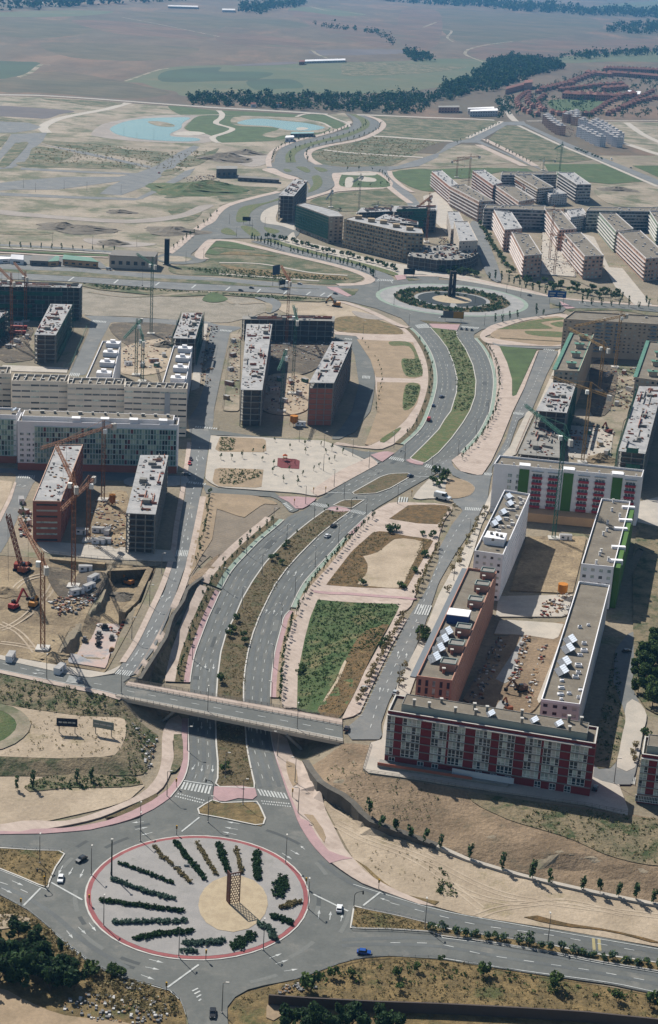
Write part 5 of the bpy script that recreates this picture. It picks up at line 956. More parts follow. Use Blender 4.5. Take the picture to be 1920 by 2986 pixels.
# --- white block with green strips and red balconies
B5h = 25.0; q = rq("T22 388,378 1425,472 1440,422 428,318", B5h)
b5 = block('white_apartment_block', 'white block with green vertical strips and red balconies', q, B5h, wall=M_WHITEW, floors=8, cell=4, par=1.0, skip_windows=True)
a, b_, L = frame_of(q); n = -b_; fl = B5h / 8
for u in (.21, .51, .84):
    mb = MB(); c = q[0] + a * L * u; w_ = L * .034; mb.prism([c - a * w_ + n * .5, c + a * w_ + n * .5, c + a * w_, c - a * w_], 2.0, B5h - .6); mb.build('green_strip', M_GREENP, b5)
    mb = MB(); mb.prism([c - a * w_ * 1.1 + n * .8, c + a * w_ * 1.1 + n * .8, c + a * w_ * 1.1 - n * 4, c - a * w_ * 1.1 - n * 4], B5h + .2, B5h + 1.6); mb.build('stair_head', M_WHITEW, b5)
bb = MB(); bb.box(-2.6, 2.6, -1.5, 0, -.2, 0); bb.box(-2.6, 2.6, -1.5, -1.4, 0, 1.05); bb.box(-2.6, -2.5, -1.4, 0, 0, 1.05); bb.box(2.5, 2.6, -1.4, 0, 0, 1.05); me_b = bb.mesh('balcony', M_REDB)
for u in (.30, .41, .615, .725, .93):
    c = q[0] + a * L * u
    for k in range(1, 7):
        z = 2.2 + fl * k * .97; o = obj('balcony', me_b, b5, (c[0], c[1], z)); o.rotation_euler = (0, 0, math.atan2(a[1], a[0]))
        for du in (-1.6, 0, 1.6): window(b5, c + n * .02, a, du, z + .05, 1.4, 2.3, 4)
    mb = MB(); mb.bar((*(c - a * 3 + n * .5), B5h - 1.2), (*(c + a * 3 + n * .5), B5h - 1.2), 1.0, .25); mb.build('canopy', M_KERB, b5)
for k in range(6):
    for du in (0, 4.2): window(b5, q[0] + n * .02, a, L * .115 + du, 4 + fl * k, 2.2, 1.9)
mb = MB(); pts = [q[0] + a * L * .16 + n * 9, q[0] + a * L * .78 + n * 9, q[0] + a * L * .78, q[0] + a * L * .16]; mb.prism(pts, 0, 4.5); mb.build('podium', M_TAN_W, b5)
for k in range(12): u = (k + .5) / 12; roof_boxes(b5, q, B5h, [(u, .3, .8, .8, .9)], M_WHITEW)
mb = MB(); mb.bar((*(q[0] + n * .05 + a * .3), 3), (*(q[0] + n * .05 + a * L * .99), 3), .3, .2); mb.build('string_course', M_KERB, b5)
# --- grey-roofed pair on the far side of the courtyards
B6h = 19.0; q = rq("T22 1000,1082 1228,1105 1345,642 1142,622", B6h)
b6 = block('white_apartment_block', 'white block with grey roof, chimney rows and green rear face', q, B6h, wall=M_WHITEW, floors=6, cell=3.2, par=1.0)
for x, y in ((1215, 700), (1185, 790), (1155, 870), (1140, 990), (1225, 640), (1270, 740), (1180, 840), (1130, 1010), (1105, 1070), (1190, 1050)): chimney(b6, onz(P("T22 %d,%d" % (x, y)), B6h)[0], B6h, 1.4, .9, M_WHITEW)
for x, y in ((1330, 680), (1310, 770), (1260, 960), (1240, 1055), (1275, 830)): c = onz(P("T22 %d,%d" % (x, y)), B6h)[0]; mb = MB(); mb.box(c[0] - 3, c[0] + 3.2, c[1] - 1.1, c[1] + 1.1, B6h - 1, B6h + 1.1); mb.build('roof_fin', M_WHITEW, b6)
mb = MB(); e1, e2 = q[1] + (q[2] - q[1]) * .02, q[1] + (q[2] - q[1]) * .95; mb.bar((e1[0] + 1.4, e1[1], B6h / 2), (e2[0] + 1.4, e2[1], B6h / 2), 2.6, B6h); mb.build('green_gallery', M_GREENP, b6)
B7h = 17.0; q = rq("T23 718,592 990,628 T22 1200,1232 982,1205", B7h)
b7 = block('white_apartment_block', 'white block with four solar arrays and grey gravel roof', q, B7h, wall=M_GREYW, floors=6, cell=3.2, par=1.0, parm=M_WHITEW)
for x, y in ((920, 180), (905, 240), (880, 335), (860, 395)): solar(b7, onz(P("T23 %d,%d" % (x, y)), B7h)[0], B7h, 4.0, 6.5, 4)
for x, y in ((915, 540), (980, 395), (1020, 240), (1020, 190), (860, 500), (855, 545), (990, 270), (960, 425), (980, 345), (995, 515), (980, 570), (865, 450), (860, 580), (990, 75), (1050, 60)): c = onz(P("T23 %d,%d" % (x, y)), B7h)[0]; mb = MB(); s_ = random.uniform(.5, 1.3); mb.box(c[0] - s_, c[0] + s_, c[1] - s_ * .7, c[1] + s_ * .7, B7h, B7h + random.uniform(.5, 1.1)); mb.m = 1; mb.box(c[0] - s_ * .7, c[0] + s_ * .7, c[1] - s_ * .45, c[1] + s_ * .45, B7h + 1.1, B7h + 1.12); mb.build('skylight', [M_WHITEW, M_GLASS], b7)
# --- big beige block and its green-roofed wings
B8h = 26.0; q = rq("T21 878,800 1760,850 1760,790 950,745", B8h)
b8 = block('beige_apartment_block', 'tall beige block with blue-grey window bays next to the roundabout', q, B8h, wall=M_BEIGE, floors=9, cell=3.3, fw=.45, fh=.42, chim=6, base=4)
a, b_, L = frame_of(q)
for u in (.28, .36, .44, .72, .8):
    c = q[0] + a * L * u; z_ = MB(); d_ = .9
    for k in range(9): z_.prism([c - a * 2.0 - b_ * d_, c + a * 2.0 - b_ * d_, c + a * 2.0, c - a * 2.0], 4.2 + 2.44 * k, 5.4 + 2.44 * k)
    z_.build('balcony_stack', BP(120, 132, 140), b8)['kind'] = 'stuff'
for s_, lab in (("T21 810,1160 985,1168 1090,908 932,900", 'beige wing with green metal roof edge running towards the camera'), ("T21 1378,1212 1560,1236 1660,968 1468,955", 'right beige wing with green metal roof edge beside the sandy yard')):
    q = rq(s_, 23.0); r = block('beige_apartment_wing', lab, q, 23.0, wall=M_BEIGE, floors=8, cell=2.8, fw=.5, fh=.5, parm=M_BEIGE)
    mb = MB(); mb.bar((*q[0], 23.9), (*q[3], 23.9), 2.4, .3); mb.build('roof_edge', M_GRMETAL, r)
    mb = MB(); mb.bar((*(q[1] * .97 + q[0] * .03), 23.2), (*(q[2] * .97 + q[3] * .03), 23.2), 1.4, .3); mb.build('roof_edge', M_GRMETAL, r)
    for v in (.12, .38, .62, .86):
        c = lerp2(q, .6, v); mb = MB(); mb.box(c[0] - 2.6, c[0] + 2.6, c[1] - 2.2, c[1] + 2.2, 23, 26); mb.m = 1; mb.box(c[0] - 3.4, c[0] + 3.2, c[1] - 2.6, c[1] + 2.6, 26, 26.25); mb.m = 0; mb.box(c[0] - .6, c[0] + .6, c[1] - .6, c[1] + .6, 26.25, 27.2); mb.build('stair_head', [M_BEIGE, M_GRMETAL], r)
# --- frames on the right
skeleton('concrete_frame_building', 'concrete frame with pale new roof slabs left of the sandy yard', rq(CC((488, 702), (752, 722), (832, 472), (620, 458)), 20.0), 20.0, floors=6, net=[1], clut=50)
skeleton('concrete_frame_building', 'low unfinished concrete frame behind the block with red balconies', rq(CC((330, 1075), (690, 1110), (690, 860), (500, 720)), 9.0), 9.0, floors=3, clut=90, top=M_CONC)
skeleton('concrete_frame_building', 'long concrete frame with white slab panels at the right edge', rq(CC((1198, 1050), (1432, 1075), (1580, 495), (1378, 490)), 21.0), 21.0, floors=7, clut=110, net=[0, 3])
# --- long white pair on the left
W1h = 27.0; lab = ('left', 'middle', 'right')
for i, s_ in enumerate(("T01 82,1238 476,1246 490,1200 100,1190", "T01 474,1262 876,1270 882,1226 484,1216", "T01 872,1284 1313,1298 1318,1258 884,1246", "T01 -420,1180 76,1190 80,1142 -420,1130")):
    q = rq(s_, W1h); r = block('white_ribbon_block', ('left', 'middle', 'right', 'leftmost')[i] + ' section of the long pale block with ribbon windows', q, W1h, wall=BP(206, 196, 182), floors=8, cell=4.5, fw=.92, fh=.3, v0=.4, par=1.2, group='sections of the ribbon window block', roof=M_ROOFG)
    a, b_, L = frame_of(q)
    for k in range(7): c0, c1 = lerp2(q, (k + .5) / 7, .05), lerp2(q, (k + .5) / 7 + .02, .95); mb = MB(); mb.bar((*c0, W1h + .7), (*c1, W1h + .7), .3, 1.2); mb.build('party_wall', M_KERB, r)
    roof_boxes(r, q, W1h, [((k + .3) / 6, random.uniform(.3, .7), 1.6, 1.2, 1.0) for k in range(6)], M_CONC)
    if i == 2:
        c = lerp2(q, .69, 0) - b_ * .3; mb = MB(); mb.prism([c - a * 1.5 - b_ * .2, c + a * 1.5 - b_ * .2, c + a * 1.5, c - a * 1.5], 2, W1h - 1.5); mb.build('stair_glazing', BP(150, 154, 158), r)
W2h = 25.5
q = rq(CE((140, 368), (1428, 400), (1438, 342), (170, 300)), W2h); a, b_, L = frame_of(q); n = -b_
w2 = block('glazed_gallery_block', 'long block with green glazed galleries over a brick ground floor', q, W2h, wall=M_WHITEW, floors=8, cell=3, par=1.2, skip_windows=True)
GLZ = [mat('gallery_glass', (100, 132, 126), k=.9, rough=0.2, spec=0.5, fine=0.25, fs=0.5), mat('gallery_blind', (160, 176, 158), k=1.0, fine=0.1), mat('gallery_dark', (48, 66, 70), rough=0.2, fine=0.2), mat('gallery_red', (128, 62, 60), fine=0.1)]
def gallery(root, A, a, n, u0, u1, z0, z1, nf, cw):
    fl = (z1 - z0) / nf; nc = int((u1 - u0) / cw); gb = MB()
    for k in range(nf):
        for c in range(nc):
            p0, p1 = A + a * (u0 + cw * c + .12) + n * .1, A + a * (u0 + cw * (c + 1) - .12) + n * .1
            z = z0 + fl * k; gb.m = random.choice((0, 0, 0, 1, 2, 2, 0, 2, 1, 3) if random.random() < .5 else (0, 2, 0, 1)); gb.quad((*p0, z + .25), (*p1, z + .25), (*p1, z + fl - .1), (*p0, z + fl - .1))
    o = gb.build('glazing', GLZ, root); o['kind'] = 'stuff'
    f = MB()
    for c in range(nc + 1): p = A + a * (u0 + cw * c) + n * .15; f.box(p[0] - .06, p[0] + .06, p[1] - .06, p[1] + .06, z0, z1)
    o = f.build('glazing_bars', M_FRAME, root); o['kind'] = 'stuff'
    f = MB(); f.bar((*(A + a * u0 + n * .3), 0), (*(A + a * u1 + n * .3), 0), .6, .3); me = f.mesh('floor_ledge', BP(170, 190, 180))
    for k in range(nf + 1): obj('floor_ledge', me, root, (0, 0, z0 + fl * k))
gallery(w2, q[0], a, n, L * .105, L * .995, 4.2, W2h - 1.6, 7, 1.5)
for k in range(6):
    for du in (1.8, 5.2, 8.2): window(w2, q[0] + n * .02, a, du + L * .005, 4.6 + k * 2.9, 2.0, 1.4, random.choice((0, 2, 4)))
mb = MB(); mb.bar((*(q[0] + n * .15), 2.0), (*(q[0] + a * L + n * .15), 2.0), .3, 4.0); mb.build('brick_ground_floor', M_BRICK, w2)
pq = [lerp2(q, 0.02, .3), lerp2(q, .97, .3), lerp2(q, .97, 1), lerp2(q, .02, 1)]; mb = MB(); mb.prism(pq, W2h, W2h + 2.6); mb.m = 1; mb.prism(inset(pq, .4), W2h + 2.6, W2h + 2.62); mb.build('setback_storey', [M_WHITEW, M_ROOFG], w2)
for u in (.36, .54, .72, .905): c = lerp2(q, u, .12); mb = MB(); mb.prism([c - a * 2.2 - b_ * 1, c + a * 2.2 - b_ * 1, c + a * 2.2 + b_ * 3, c - a * 2.2 + b_ * 3], W2h, W2h + 3.2); mb.build('stair_head', M_WHITEW, w2)
for k in range(12): roof_boxes(w2, pq, W2h + 2.6, [((k + .5) / 12, .6, random.uniform(.8, 2.2), 1.2, 1.3)], M_CONC, 'roof_unit')
q = rq(CE((-420, 300), (132, 318), (165, 262), (-400, 240)), W2h); a, b_, L = frame_of(q); n = -b_
w3 = block('glazed_gallery_block', 'glazed gallery block cut off by the left edge with one roof solar array', q, W2h, wall=M_WHITEW, floors=8, par=1.0, skip_windows=True); gallery(w3, q[0], a, n, L * .1, L * .99, 4.2, W2h - 1.6, 7, 1.6)
mb = MB(); mb.bar((*(q[0] + n * .15), 2.0), (*(q[0] + a * L + n * .15), 2.0), .3, 4.0); mb.build('brick_ground_floor', M_BRICK, w3); solar(w3, lerp2(q, .93, .5), W2h + 1, 3, 4, 4)
# --- stepped white pair, frames and brick block on the left
for i, s_ in enumerate((CD((690, 842), (905, 842), (972, 545), (822, 545)), CD((1302, 885), (1490, 885), (1545, 588), (1392, 585)))):
    q = rq(s_, 21.0); r = block('white_terraced_block', ('left' if i == 0 else 'right') + ' one of the two stepped white blocks behind the ribbon window block', q, 21.0, wall=M_WHITEW, floors=7, cell=3.2, par=1.1, group='stepped white blocks')
    for v in (.08, .35, .62, .88):
        c = lerp2(q, .62, v); mb = MB(); mb.box(c[0] - 4.0, c[0] + 4.5, c[1] - 3.2, c[1] + 3.2, 21, 23.8); mb.box(c[0] - 1.5, c[0] + 1.5, c[1] - 1.2, c[1] + 1.2, 23.8, 25.4); mb.build('stair_head', M_WHITEW, r)
skeleton('concrete_frame_building', 'tall open concrete frame with sandy roof at the upper left edge', rq(CD((-220, 90), (645, 106), (662, 76), (-220, 48)), 24.5), 24.5, floors=8, bay=4.5, clut=90, net=[0])
skeleton('concrete_frame_building', 'six storey concrete frame with cluttered roof beside the pale street', rq(CD((275, 482), (447, 487), (580, 240), (405, 235)), 19.0), 19.0, floors=6, clut=120, net=[1])
skeleton('concrete_frame_building', 'concrete frame with white roof and green nets behind the stepped white block', rq("T01 1215,928 1372,932 1425,750 1282,750", 19.0), 19.0, floors=6, clut=110, net=[1, 3])
skeleton('concrete_frame_building', 'low frame with netting at the left edge by the red trucks', rq("T01 -260,960 40,760 60,740 -100,730", 14.0), 14.0, floors=4, clut=50, net=[0, 1])
skeleton('concrete_frame_building', 'dark cross frame closing the far side of the unfinished courtyard', rq("T11 160,795 808,808 812,775 165,770", 15.0), 15.0, floors=4, bay=6, clut=30, top=M_CONC)
skeleton('concrete_frame_building', 'long left wing of the unfinished courtyard with stacked blocks on its roof', rq("T11 150,1290 302,1292 372,830 190,828", 22.0), 22.0, floors=6, clut=170)
u_ = skeleton('concrete_frame_building', 'right wing of the unfinished courtyard with brick infill at its near end', rq("T11 630,1240 805,1243 935,952 790,950", 26.0), 26.0, floors=8, clut=60, brick=M_BRICK, inner=.5)
q = rq("T02 230,632 428,636 582,236 392,240", 20.0)
r = block('brick_apartment_block', 'orange brick block with white roof under construction among the cranes', q, 20.0, wall=M_BRICK, roof=M_SLABW, floors=7, cell=12, fw=.75, fh=.34, par=.5, parm=M_PEACH); clutter(r, q, 20, 90, .5, 1.4)
a, b_, L = frame_of(q)
skeleton('concrete_frame_building', 'concrete frame with patchy white roof right of the orange brick block', rq("T02 885,712 1092,722 1182,305 985,305", 19.5), 19.5, floors=7, clut=70, bay=4)
# --- unfinished quarter beyond the roundabout
skeleton('tower_frame_building', 'tall concrete tower frame standing by the far boulevard bend', rq(CA((80, 215), (186, 220), (282, 110), (192, 98)), 26.0), 26.0, floors=7, clut=40)
def curved(pts_top, back, h): return [np.array(p) for p in onz(P(pts_top), h)] + [np.array(p) for p in onz(P(back), h)]
q = curved(CA((205, 282), (330, 326), (437, 366), (535, 364)), CA((500, 330), (400, 300), (262, 268)), 25.0)
g_ = block('netted_apartment_block', 'curved block wrapped in green safety netting', q, 25.0, wall=BP(140, 132, 122), floors=8, cell=4.2, fw=.5, fh=.45, roof=M_SLABW, par=.5)
nb = MB(); q0 = ccw(q)
for i in range(2):
    A, B = q0[i], q0[i + 1]; d = (B - A) / np.hypot(*(B - A)); nr = np.array([d[1], -d[0]])
    for k in range(8): nb.quad((*(A + nr * .9), 4 + 2.6 * k), (*(B + nr * .9), 4 + 2.6 * k), (*(B + nr * .9), 4 + 2.6 * k + 2.2), (*(A + nr * .9), 4 + 2.6 * k + 2.2))
    for k in range(12): p = A + (B - A) * k / 11 + nr * 1.0; nb.box(p[0] - .1, p[0] + .1, p[1] - .1, p[1] + .1, 0, 25)
nb.build('safety_net', M_NET, g_)
q = curved(CA((540, 382), (760, 432), (960, 478), (1096, 486)), CA((1085, 452), (860, 408), (620, 362)), 26.0)
g_ = block('balcony_apartment_block', 'long curved brown block with stacked balconies facing the roundabout', q, 26.0, wall=M_OCHRE, roof=M_SLABW, floors=8, cell=3.4, fw=.6, fh=.55, par=.5, bands=[0, 1, 2], band_out=1.2)
for s_ in (((640, 378)), ((730, 400)), ((815, 412)), ((905, 438)), ((1000, 458))): c = onz(P(CA(s_)), 26)[0]; mb = MB(); mb.box(c[0] - 3.2, c[0] + 3.2, c[1] - 3, c[1] + 3, 26, 29.2); mb.build('stair_head', M_OCHRE, g_)
POD = q = curved(CA((985, 640), (1190, 668), (1330, 668), (1430, 650), (1485, 618)), CA((1440, 575), (1300, 560), (1100, 575), (1010, 600)), 11.0)
skeleton('rounded_podium_frame', 'low rounded unfinished frame at the corner by the roundabout', q, 11.0, floors=3, bay=5, clut=0, top=M_CONC, inner=.8)
skeleton('concrete_frame_building', 'open stepped frame behind the curved brown block', rq(CA((880, 330), (1190, 320), (1192, 282), (890, 288)), 22.0), 22.0, floors=7, clut=50, net=[0])
skeleton('concrete_frame_building', 'pale low frame between the green net and the curved brown block', rq(CA((745, 385), (1060, 420), (1060, 400), (830, 345)), 20.0), 20.0, floors=6, clut=40)
skeleton('concrete_frame_building', 'short open frame at the back of the unfinished ring', rq(CA((630, 335), (880, 325), (885, 300), (660, 300)), 18.0), 18.0, floors=6, clut=30)
r = block('terraced_pale_block', 'pale narrow block with brick top floor above the rounded podium', rq(CA((1348, 540), (1478, 535), (1410, 400), (1310, 400)), 20.0), 20.0, wall=BP(190, 178, 164), roof=M_SLABW, floors=6, cell=3, par=.6, chim=6)
r = block('terraced_pale_block', 'pale low roofed block behind the brick topped one', rq(CA((1290, 455), (1400, 440), (1345, 330), (1262, 330)), 14.0), 14.0, wall=BP(186, 176, 166), roof=M_SLABW, floors=4, cell=3, par=.5, chim=3)
LB = [("long brown frame block with dark balconies furthest left in the new quarter", ((165, 190), (218, 178), (110, 84), (45, 90)), 19, M_BRICKP), ("pale brown balcony block with patchy roof facing the unfinished ring", ((358, 290), (455, 285), (262, 178), (165, 188)), 21, M_PEACH),
      ("reddish balcony block second row in the new quarter", ((452, 182), (510, 165), (392, 80), (315, 86)), 20, M_BRICKP), ("pink balcony block behind the dark cross block", ((620, 292), (722, 272), (600, 190), (462, 182)), 19, M_PEACH),
      ("brown terraced block with stepped white roofs in the new quarter", ((745, 205), (850, 195), (700, 108), (592, 115)), 17, M_OCHRE), ("concrete terraced frame by the green plot", ((1005, 178), (1098, 178), (985, 98), (880, 98)), 21, M_DARKC),
      ("green roofed low block among the balcony blocks", ((830, 245), (940, 238), (880, 205), (765, 205)), 12, M_GREYW),
      ("dark cross block with shaded balconies behind two parallel wings", ((392, 335), (790, 348), (795, 318), (405, 312)), 20, M_DARKC), ("left parallel wing with white balcony edges and brown roof", ((528, 478), (642, 468), (572, 362), (455, 345)), 20, M_PEACH),
      ("peach block with scaffolded side and white roof near the roundabout", ((655, 650), (772, 640), (690, 512), (572, 492)), 20, M_PEACH), ("middle wing with balcony rows and skylit roof", ((888, 478), (1002, 470), (890, 342), (790, 338)), 20, M_PEACH),
      ("peach end block with square windows near the roundabout", ((1055, 652), (1182, 648), (1032, 495), (920, 502)), 20, M_PEACH), ("dark cross block with terracotta end wall at the right", ((1068, 350), (1620, 358), (1620, 330), (1085, 330)), 20, M_DARKC),
      ("green balcony wing with terracotta end wall", ((1262, 488), (1378, 470), (1262, 368), (1152, 365)), 20, BP(150, 160, 140)), ("long pink block with chimney huts at the right edge", ((1460, 668), (1610, 656), (1422, 482), (1278, 495)), 20, M_PEACH),
      ("green balcony wing cut off by the right edge", ((1540, 440), (1640, 430), (1580, 350), (1482, 352)), 20, BP(150, 160, 140)), ("flat white roofed block between the cross blocks", ((965, 395), (1075, 380), (1040, 335), (930, 345)), 14, M_GREYW), ("open dark frame at the back of the new quarter", ((505, 115), (872, 112), (872, 94), (510, 94)), 17, M_DARKC)]
for lab_, pp, h_, mm in LB:
    q = rq(CB(*pp), h_); r = block('balcony_apartment_block', lab_, q, h_, wall=mm, floors=6, cell=3.6, fw=.62, fh=.5, par=.8, parm=M_GREYW, roof=M_ROOFG if random.random() < .75 else M_SLABW, bands=[3, 0] if mm is not M_PEACH or h_ == 21 else [3], band_out=1.3, chim=13)
print('buildings done', round(time.time() - T_START, 1))
# ------------------------------------------------------------------ bridge and retaining walls
dk = [np.array(p) for p in onz(P("T03 812,560 T13 868,882 862,716 T03 905,452"), 0.0)]           # near-left, near-right, far-right, far-left
br = empty('road_bridge'); tag(br, 'concrete road bridge crossing over the boulevard near the roundabout', 'bridge')
b = MB(); b.prism(dk, -1.3, 0.12); b.build('deck', BP(190, 176, 158), br)
def across(v0, v1, z, name, mm, th=.06):
    b = MB(); b.prism([lerp2(dk, 0, v0), lerp2(dk, 1, v0), lerp2(dk, 1, v1), lerp2(dk, 0, v1)], z, z + th); return b.build(name, mm, br)
across(.16, .70, .14, 'road_surface', M_ASPHALT); across(.72, .985, .14, 'pavement', M_PINK, .2); across(.015, .14, .14, 'pavement', M_PALE, .2)
for v in (.155, .70): across(v, v + .012, .21, 'edge_line', M_WHITE, .02)
b = MB()
for k in range(10): b.prism([lerp2(dk, (k + .25) / 10, .43), lerp2(dk, (k + .6) / 10, .43), lerp2(dk, (k + .6) / 10, .447), lerp2(dk, (k + .25) / 10, .447)], .21, .23)
b.build('lane_dashes', M_WHITE, br)['kind'] = 'stuff'
for v in (.005, .992, .705):
    b = MB(); A, B = lerp2(dk, 0, v), lerp2(dk, 1, v)
    for k in range(36): p = A + (B - A) * k / 35; b.box(p[0] - .06, p[0] + .06, p[1] - .06, p[1] + .06, .12, 1.35)
    for z in (.55, .95, 1.35): b.bar((*A, z), (*B, z), .09)
    b.build('railing', M_DARKC, br)
for s_, s2 in (("T03 1150,720", "T03 1235,650"), ("T13 575,915", "T13 470,815")):
    f = G(s_)[0]; t = onz(P(s2), -1.0)[0]
    for sh in (0.0,): b = MB(); b.bar((*f, -7.3), (*t, -1.2), 2.6, .9); b.build('pier', M_CONC, br)
    d = (dk[3] - dk[0]) / np.hypot(*(dk[3] - dk[0])); b = MB(); b.bar((*(f + d * 9), -7.3), (*(t + d * 9), -1.2), 2.6, .9); b.build('pier', M_CONC, br)
for u in (.0, .985):
    b = MB(); A, B = lerp2(dk, u, .0), lerp2(dk, u, 1); e = (dk[1] - dk[0]) / np.hypot(*(dk[1] - dk[0])); b.prism([A, A + e * 1.2, B + e * 1.2, B], -5.5, -.02); b.build('abutment', M_CONC, br)
def wallrun(name, label, xy, ztop, zbot, d0, d1, mm, cat='retaining wall', coping=None, step=6.0):
    root = empty(name); tag(root, label, cat); q = np.c_[xy, np.broadcast_to(ztop, (len(xy),)), np.broadcast_to(zbot, (len(xy),))]; q = resample(q, step)
    L, R_ = offs(q[:, :2], d0), offs(q[:, :2], d1)
    for i in range(len(q) - 1):
        b = MB(); v = [(*L[i], q[i, 3]), (*L[i + 1], q[i + 1, 3]), (*R_[i + 1], q[i + 1, 3]), (*R_[i], q[i, 3]), (*L[i], q[i, 2]), (*L[i + 1], q[i + 1, 2]), (*R_[i + 1], q[i + 1, 2]), (*R_[i], q[i, 2])]
        b.add(v, ((0, 1, 5, 4), (1, 2, 6, 5), (2, 3, 7, 6), (3, 0, 4, 7), (4, 5, 6, 7), (0, 1, 2, 3), (4, 5, 1, 0), (7, 6, 5, 4)[:0] or (3, 2, 1, 0))); b.build('panel', mm, root)
    return root
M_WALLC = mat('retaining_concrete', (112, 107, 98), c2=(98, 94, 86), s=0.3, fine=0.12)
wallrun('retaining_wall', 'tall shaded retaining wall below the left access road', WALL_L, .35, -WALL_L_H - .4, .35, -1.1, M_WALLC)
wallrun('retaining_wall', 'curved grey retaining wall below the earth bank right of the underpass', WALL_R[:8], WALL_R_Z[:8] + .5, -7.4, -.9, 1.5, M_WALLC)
wallrun('low_wall', 'low pale wall running behind the row of poplars', WALL_R[7:], WALL_R_Z[7:] + .35, -7.4, -.4, 1.3, M_PALE, 'wall')
wallrun('pit_face', 'dug earth face around the deep right part of the excavation', resample(PIT[[0, 1, 2, 3, 4]], 3.0), .25, -6.4, 2.4, -.5, M_EXCAV, 'earth face', step=3.0)
wallrun('pit_face', 'shaded earth face along the back of the excavation', PIT2 + [0, 1.0], .25, -4.2, -1.6, 1.2, M_EXCAV, 'earth face', step=3.0)
wallrun('garden_wall', 'dark boundary wall with brown coping at the bottom right corner', onz(P("T14 345,1270 620,1290 1100,1315 1540,1330 T24 500,1355 1000,1385 1540,1440 1800,1475"), -5.0), -3.6, -7.3, -.25, .25, BP(74, 66, 62), 'wall')
def fence(name, label, s_, z, h=1.1, sp=2.5, mm=None, cat='fence'):
    q = resample(onz(P(s_), z), sp); root = empty(name); tag(root, label, cat); zz = hz(q) + .3; pm = MB(); pm.box(-.05, .05, -.05, .05, 0, h); me = pm.mesh('post', mm or M_DARKC)
    for (x, y), k in zip(q, zz): obj('post', me, root, (x, y, k))
    b = MB()
    for i in range(len(q) - 1):
        for f in (.5, 1.0): b.bar((*q[i], zz[i] + h * f), (*q[i + 1], zz[i + 1] + h * f), .08)
    b.build('rails', mm or M_DARKC, root); return root
fence('terrace_fence', 'dark fence along the edge of the terrace in front of the red-brick block', "T13 1062,895 1003,1090 1540,1170 T23 400,1248 1050,1330 1330,1388", 0.0)
fence('guard_rail', 'steel guard rail along the outer curve of the near roundabout, lower left', "T04 0,550 200,660 470,892 650,1032 870,1135 1200,1222 1270,1290 1305,1400", -7.0, .7, 4, M_STEEL, 'guard rail')
fence('guard_rail', 'steel guard rail along the lower side of the right hand road', "T14 520,1148 640,1110 850,1030 970,998 1160,980 1540,985 T24 560,1090 1200,1180 1540,1255", -7.0, .7, 4, M_STEEL, 'guard rail')
fence('guard_rail', 'steel guard rail on the near side of the hedge between the right hand roads', "T14 930,790 1200,795 1500,815 T24 500,908 850,968 1100,1018 1540,1090", -7.0, .7, 4, M_STEEL, 'guard rail')
fence('guard_rail', 'steel guard rail along the top of the left traffic island', "T04 0,207 250,226 430,232", -7.0, .7, 4, M_STEEL, 'guard rail')
fence('guard_rail', 'steel guard rail on the far side of the hedge between the right hand roads', "T14 1000,636 1250,686 1490,746 T24 300,818 760,888 1540,1015", -7.0, .7, 4, M_STEEL, 'guard rail')
# ------------------------------------------------------------------ landmarks on the two roundabouts
M_RUST = mat('rusted_steel', (104, 58, 44), c2=(82, 46, 38), s=0.8, fine=0.2, rough=0.7)
K2 = lambda *p: "N " + " ".join("%.1f,%.1f" % (230 + a / 2.2, 2400 + b / 2.2) for a, b in p)
sb = onz(P(K2((968, 525), (1030, 512))), -6.5); hs = hgt(P(K2((968, 525)))[0], P(K2((978, 328)))[0], -6.5)
sc = empty('steel_sculpture', (*sb[0], -6.5), math.atan2(*(sb[1] - sb[0])[::-1])); tag(sc, 'tall rusty perforated steel sculpture on the tan disc of the near roundabout', 'sculpture')
W_ = float(np.hypot(*(sb[1] - sb[0]))) ; b = MB(); nx_, nz_ = 4, 13; cw, ch = W_ / nx_, hs / nz_
for j in range(nz_):
    for i in range(nx_ + 1):
        x = i * cw + (cw / 2 if j % 2 else 0)
        if x <= W_ + .01: b.bar((x, 0, j * ch), (x, 0, j * ch + ch * .6), .15, .2)
        for s2 in (-1, 1):
            x2 = x + s2 * cw / 2
            if 0 <= x <= W_ + .01 and -.01 <= x2 <= W_ + .01: b.bar((x, 0, j * ch + ch * .6), (x2, 0, (j + 1) * ch), .15, .2)
b.build('perforated_panel', M_RUST, sc); b = MB(); b.box(-.2, .12, -.12, 2.4, 0, hs); b.build('side_plate', M_RUST, sc)
b = MB(); b.bar((0, 0, hs), (W_, 0, hs), .3, .3); b.bar((W_, 0, 0), (W_, 0, hs), .22, .3); b.build('edge_frame', M_RUST, sc)
mpos = G("N %.1f,%.1f" % (1080 + 730 / 3.08, 780 + 262 / 3.08))[0]
mo = empty('black_monument', (*mpos, .4), .12); tag(mo, 'black twin pillar monument in the middle of the far roundabout', 'monument')
M_BLK = mat('black_stone', (34, 30, 30), c2=(44, 36, 34), s=0.3, fine=0.1, rough=0.6)
for sx in (-1, 1): b = MB(); b.add([(sx * (.5 + a_) if True else 0, y_, z_) for z_, k_ in ((0, 1.0), (21.0, .8)) for a_, y_ in ((0, -2 * k_), (2.5 * k_, -2 * k_), (2.5 * k_, 2 * k_), (0, 2 * k_))], ((0, 1, 5, 4), (1, 2, 6, 5), (2, 3, 7, 6), (3, 0, 4, 7), (4, 5, 6, 7))); b.build('pillar', M_BLK, mo)
for z in (.3, 7.5, 18.5): b = MB(); b.box(-.55, .55, -1.4, 1.4, z, z + 2.0); b.build('tie_block', M_BLK, mo)
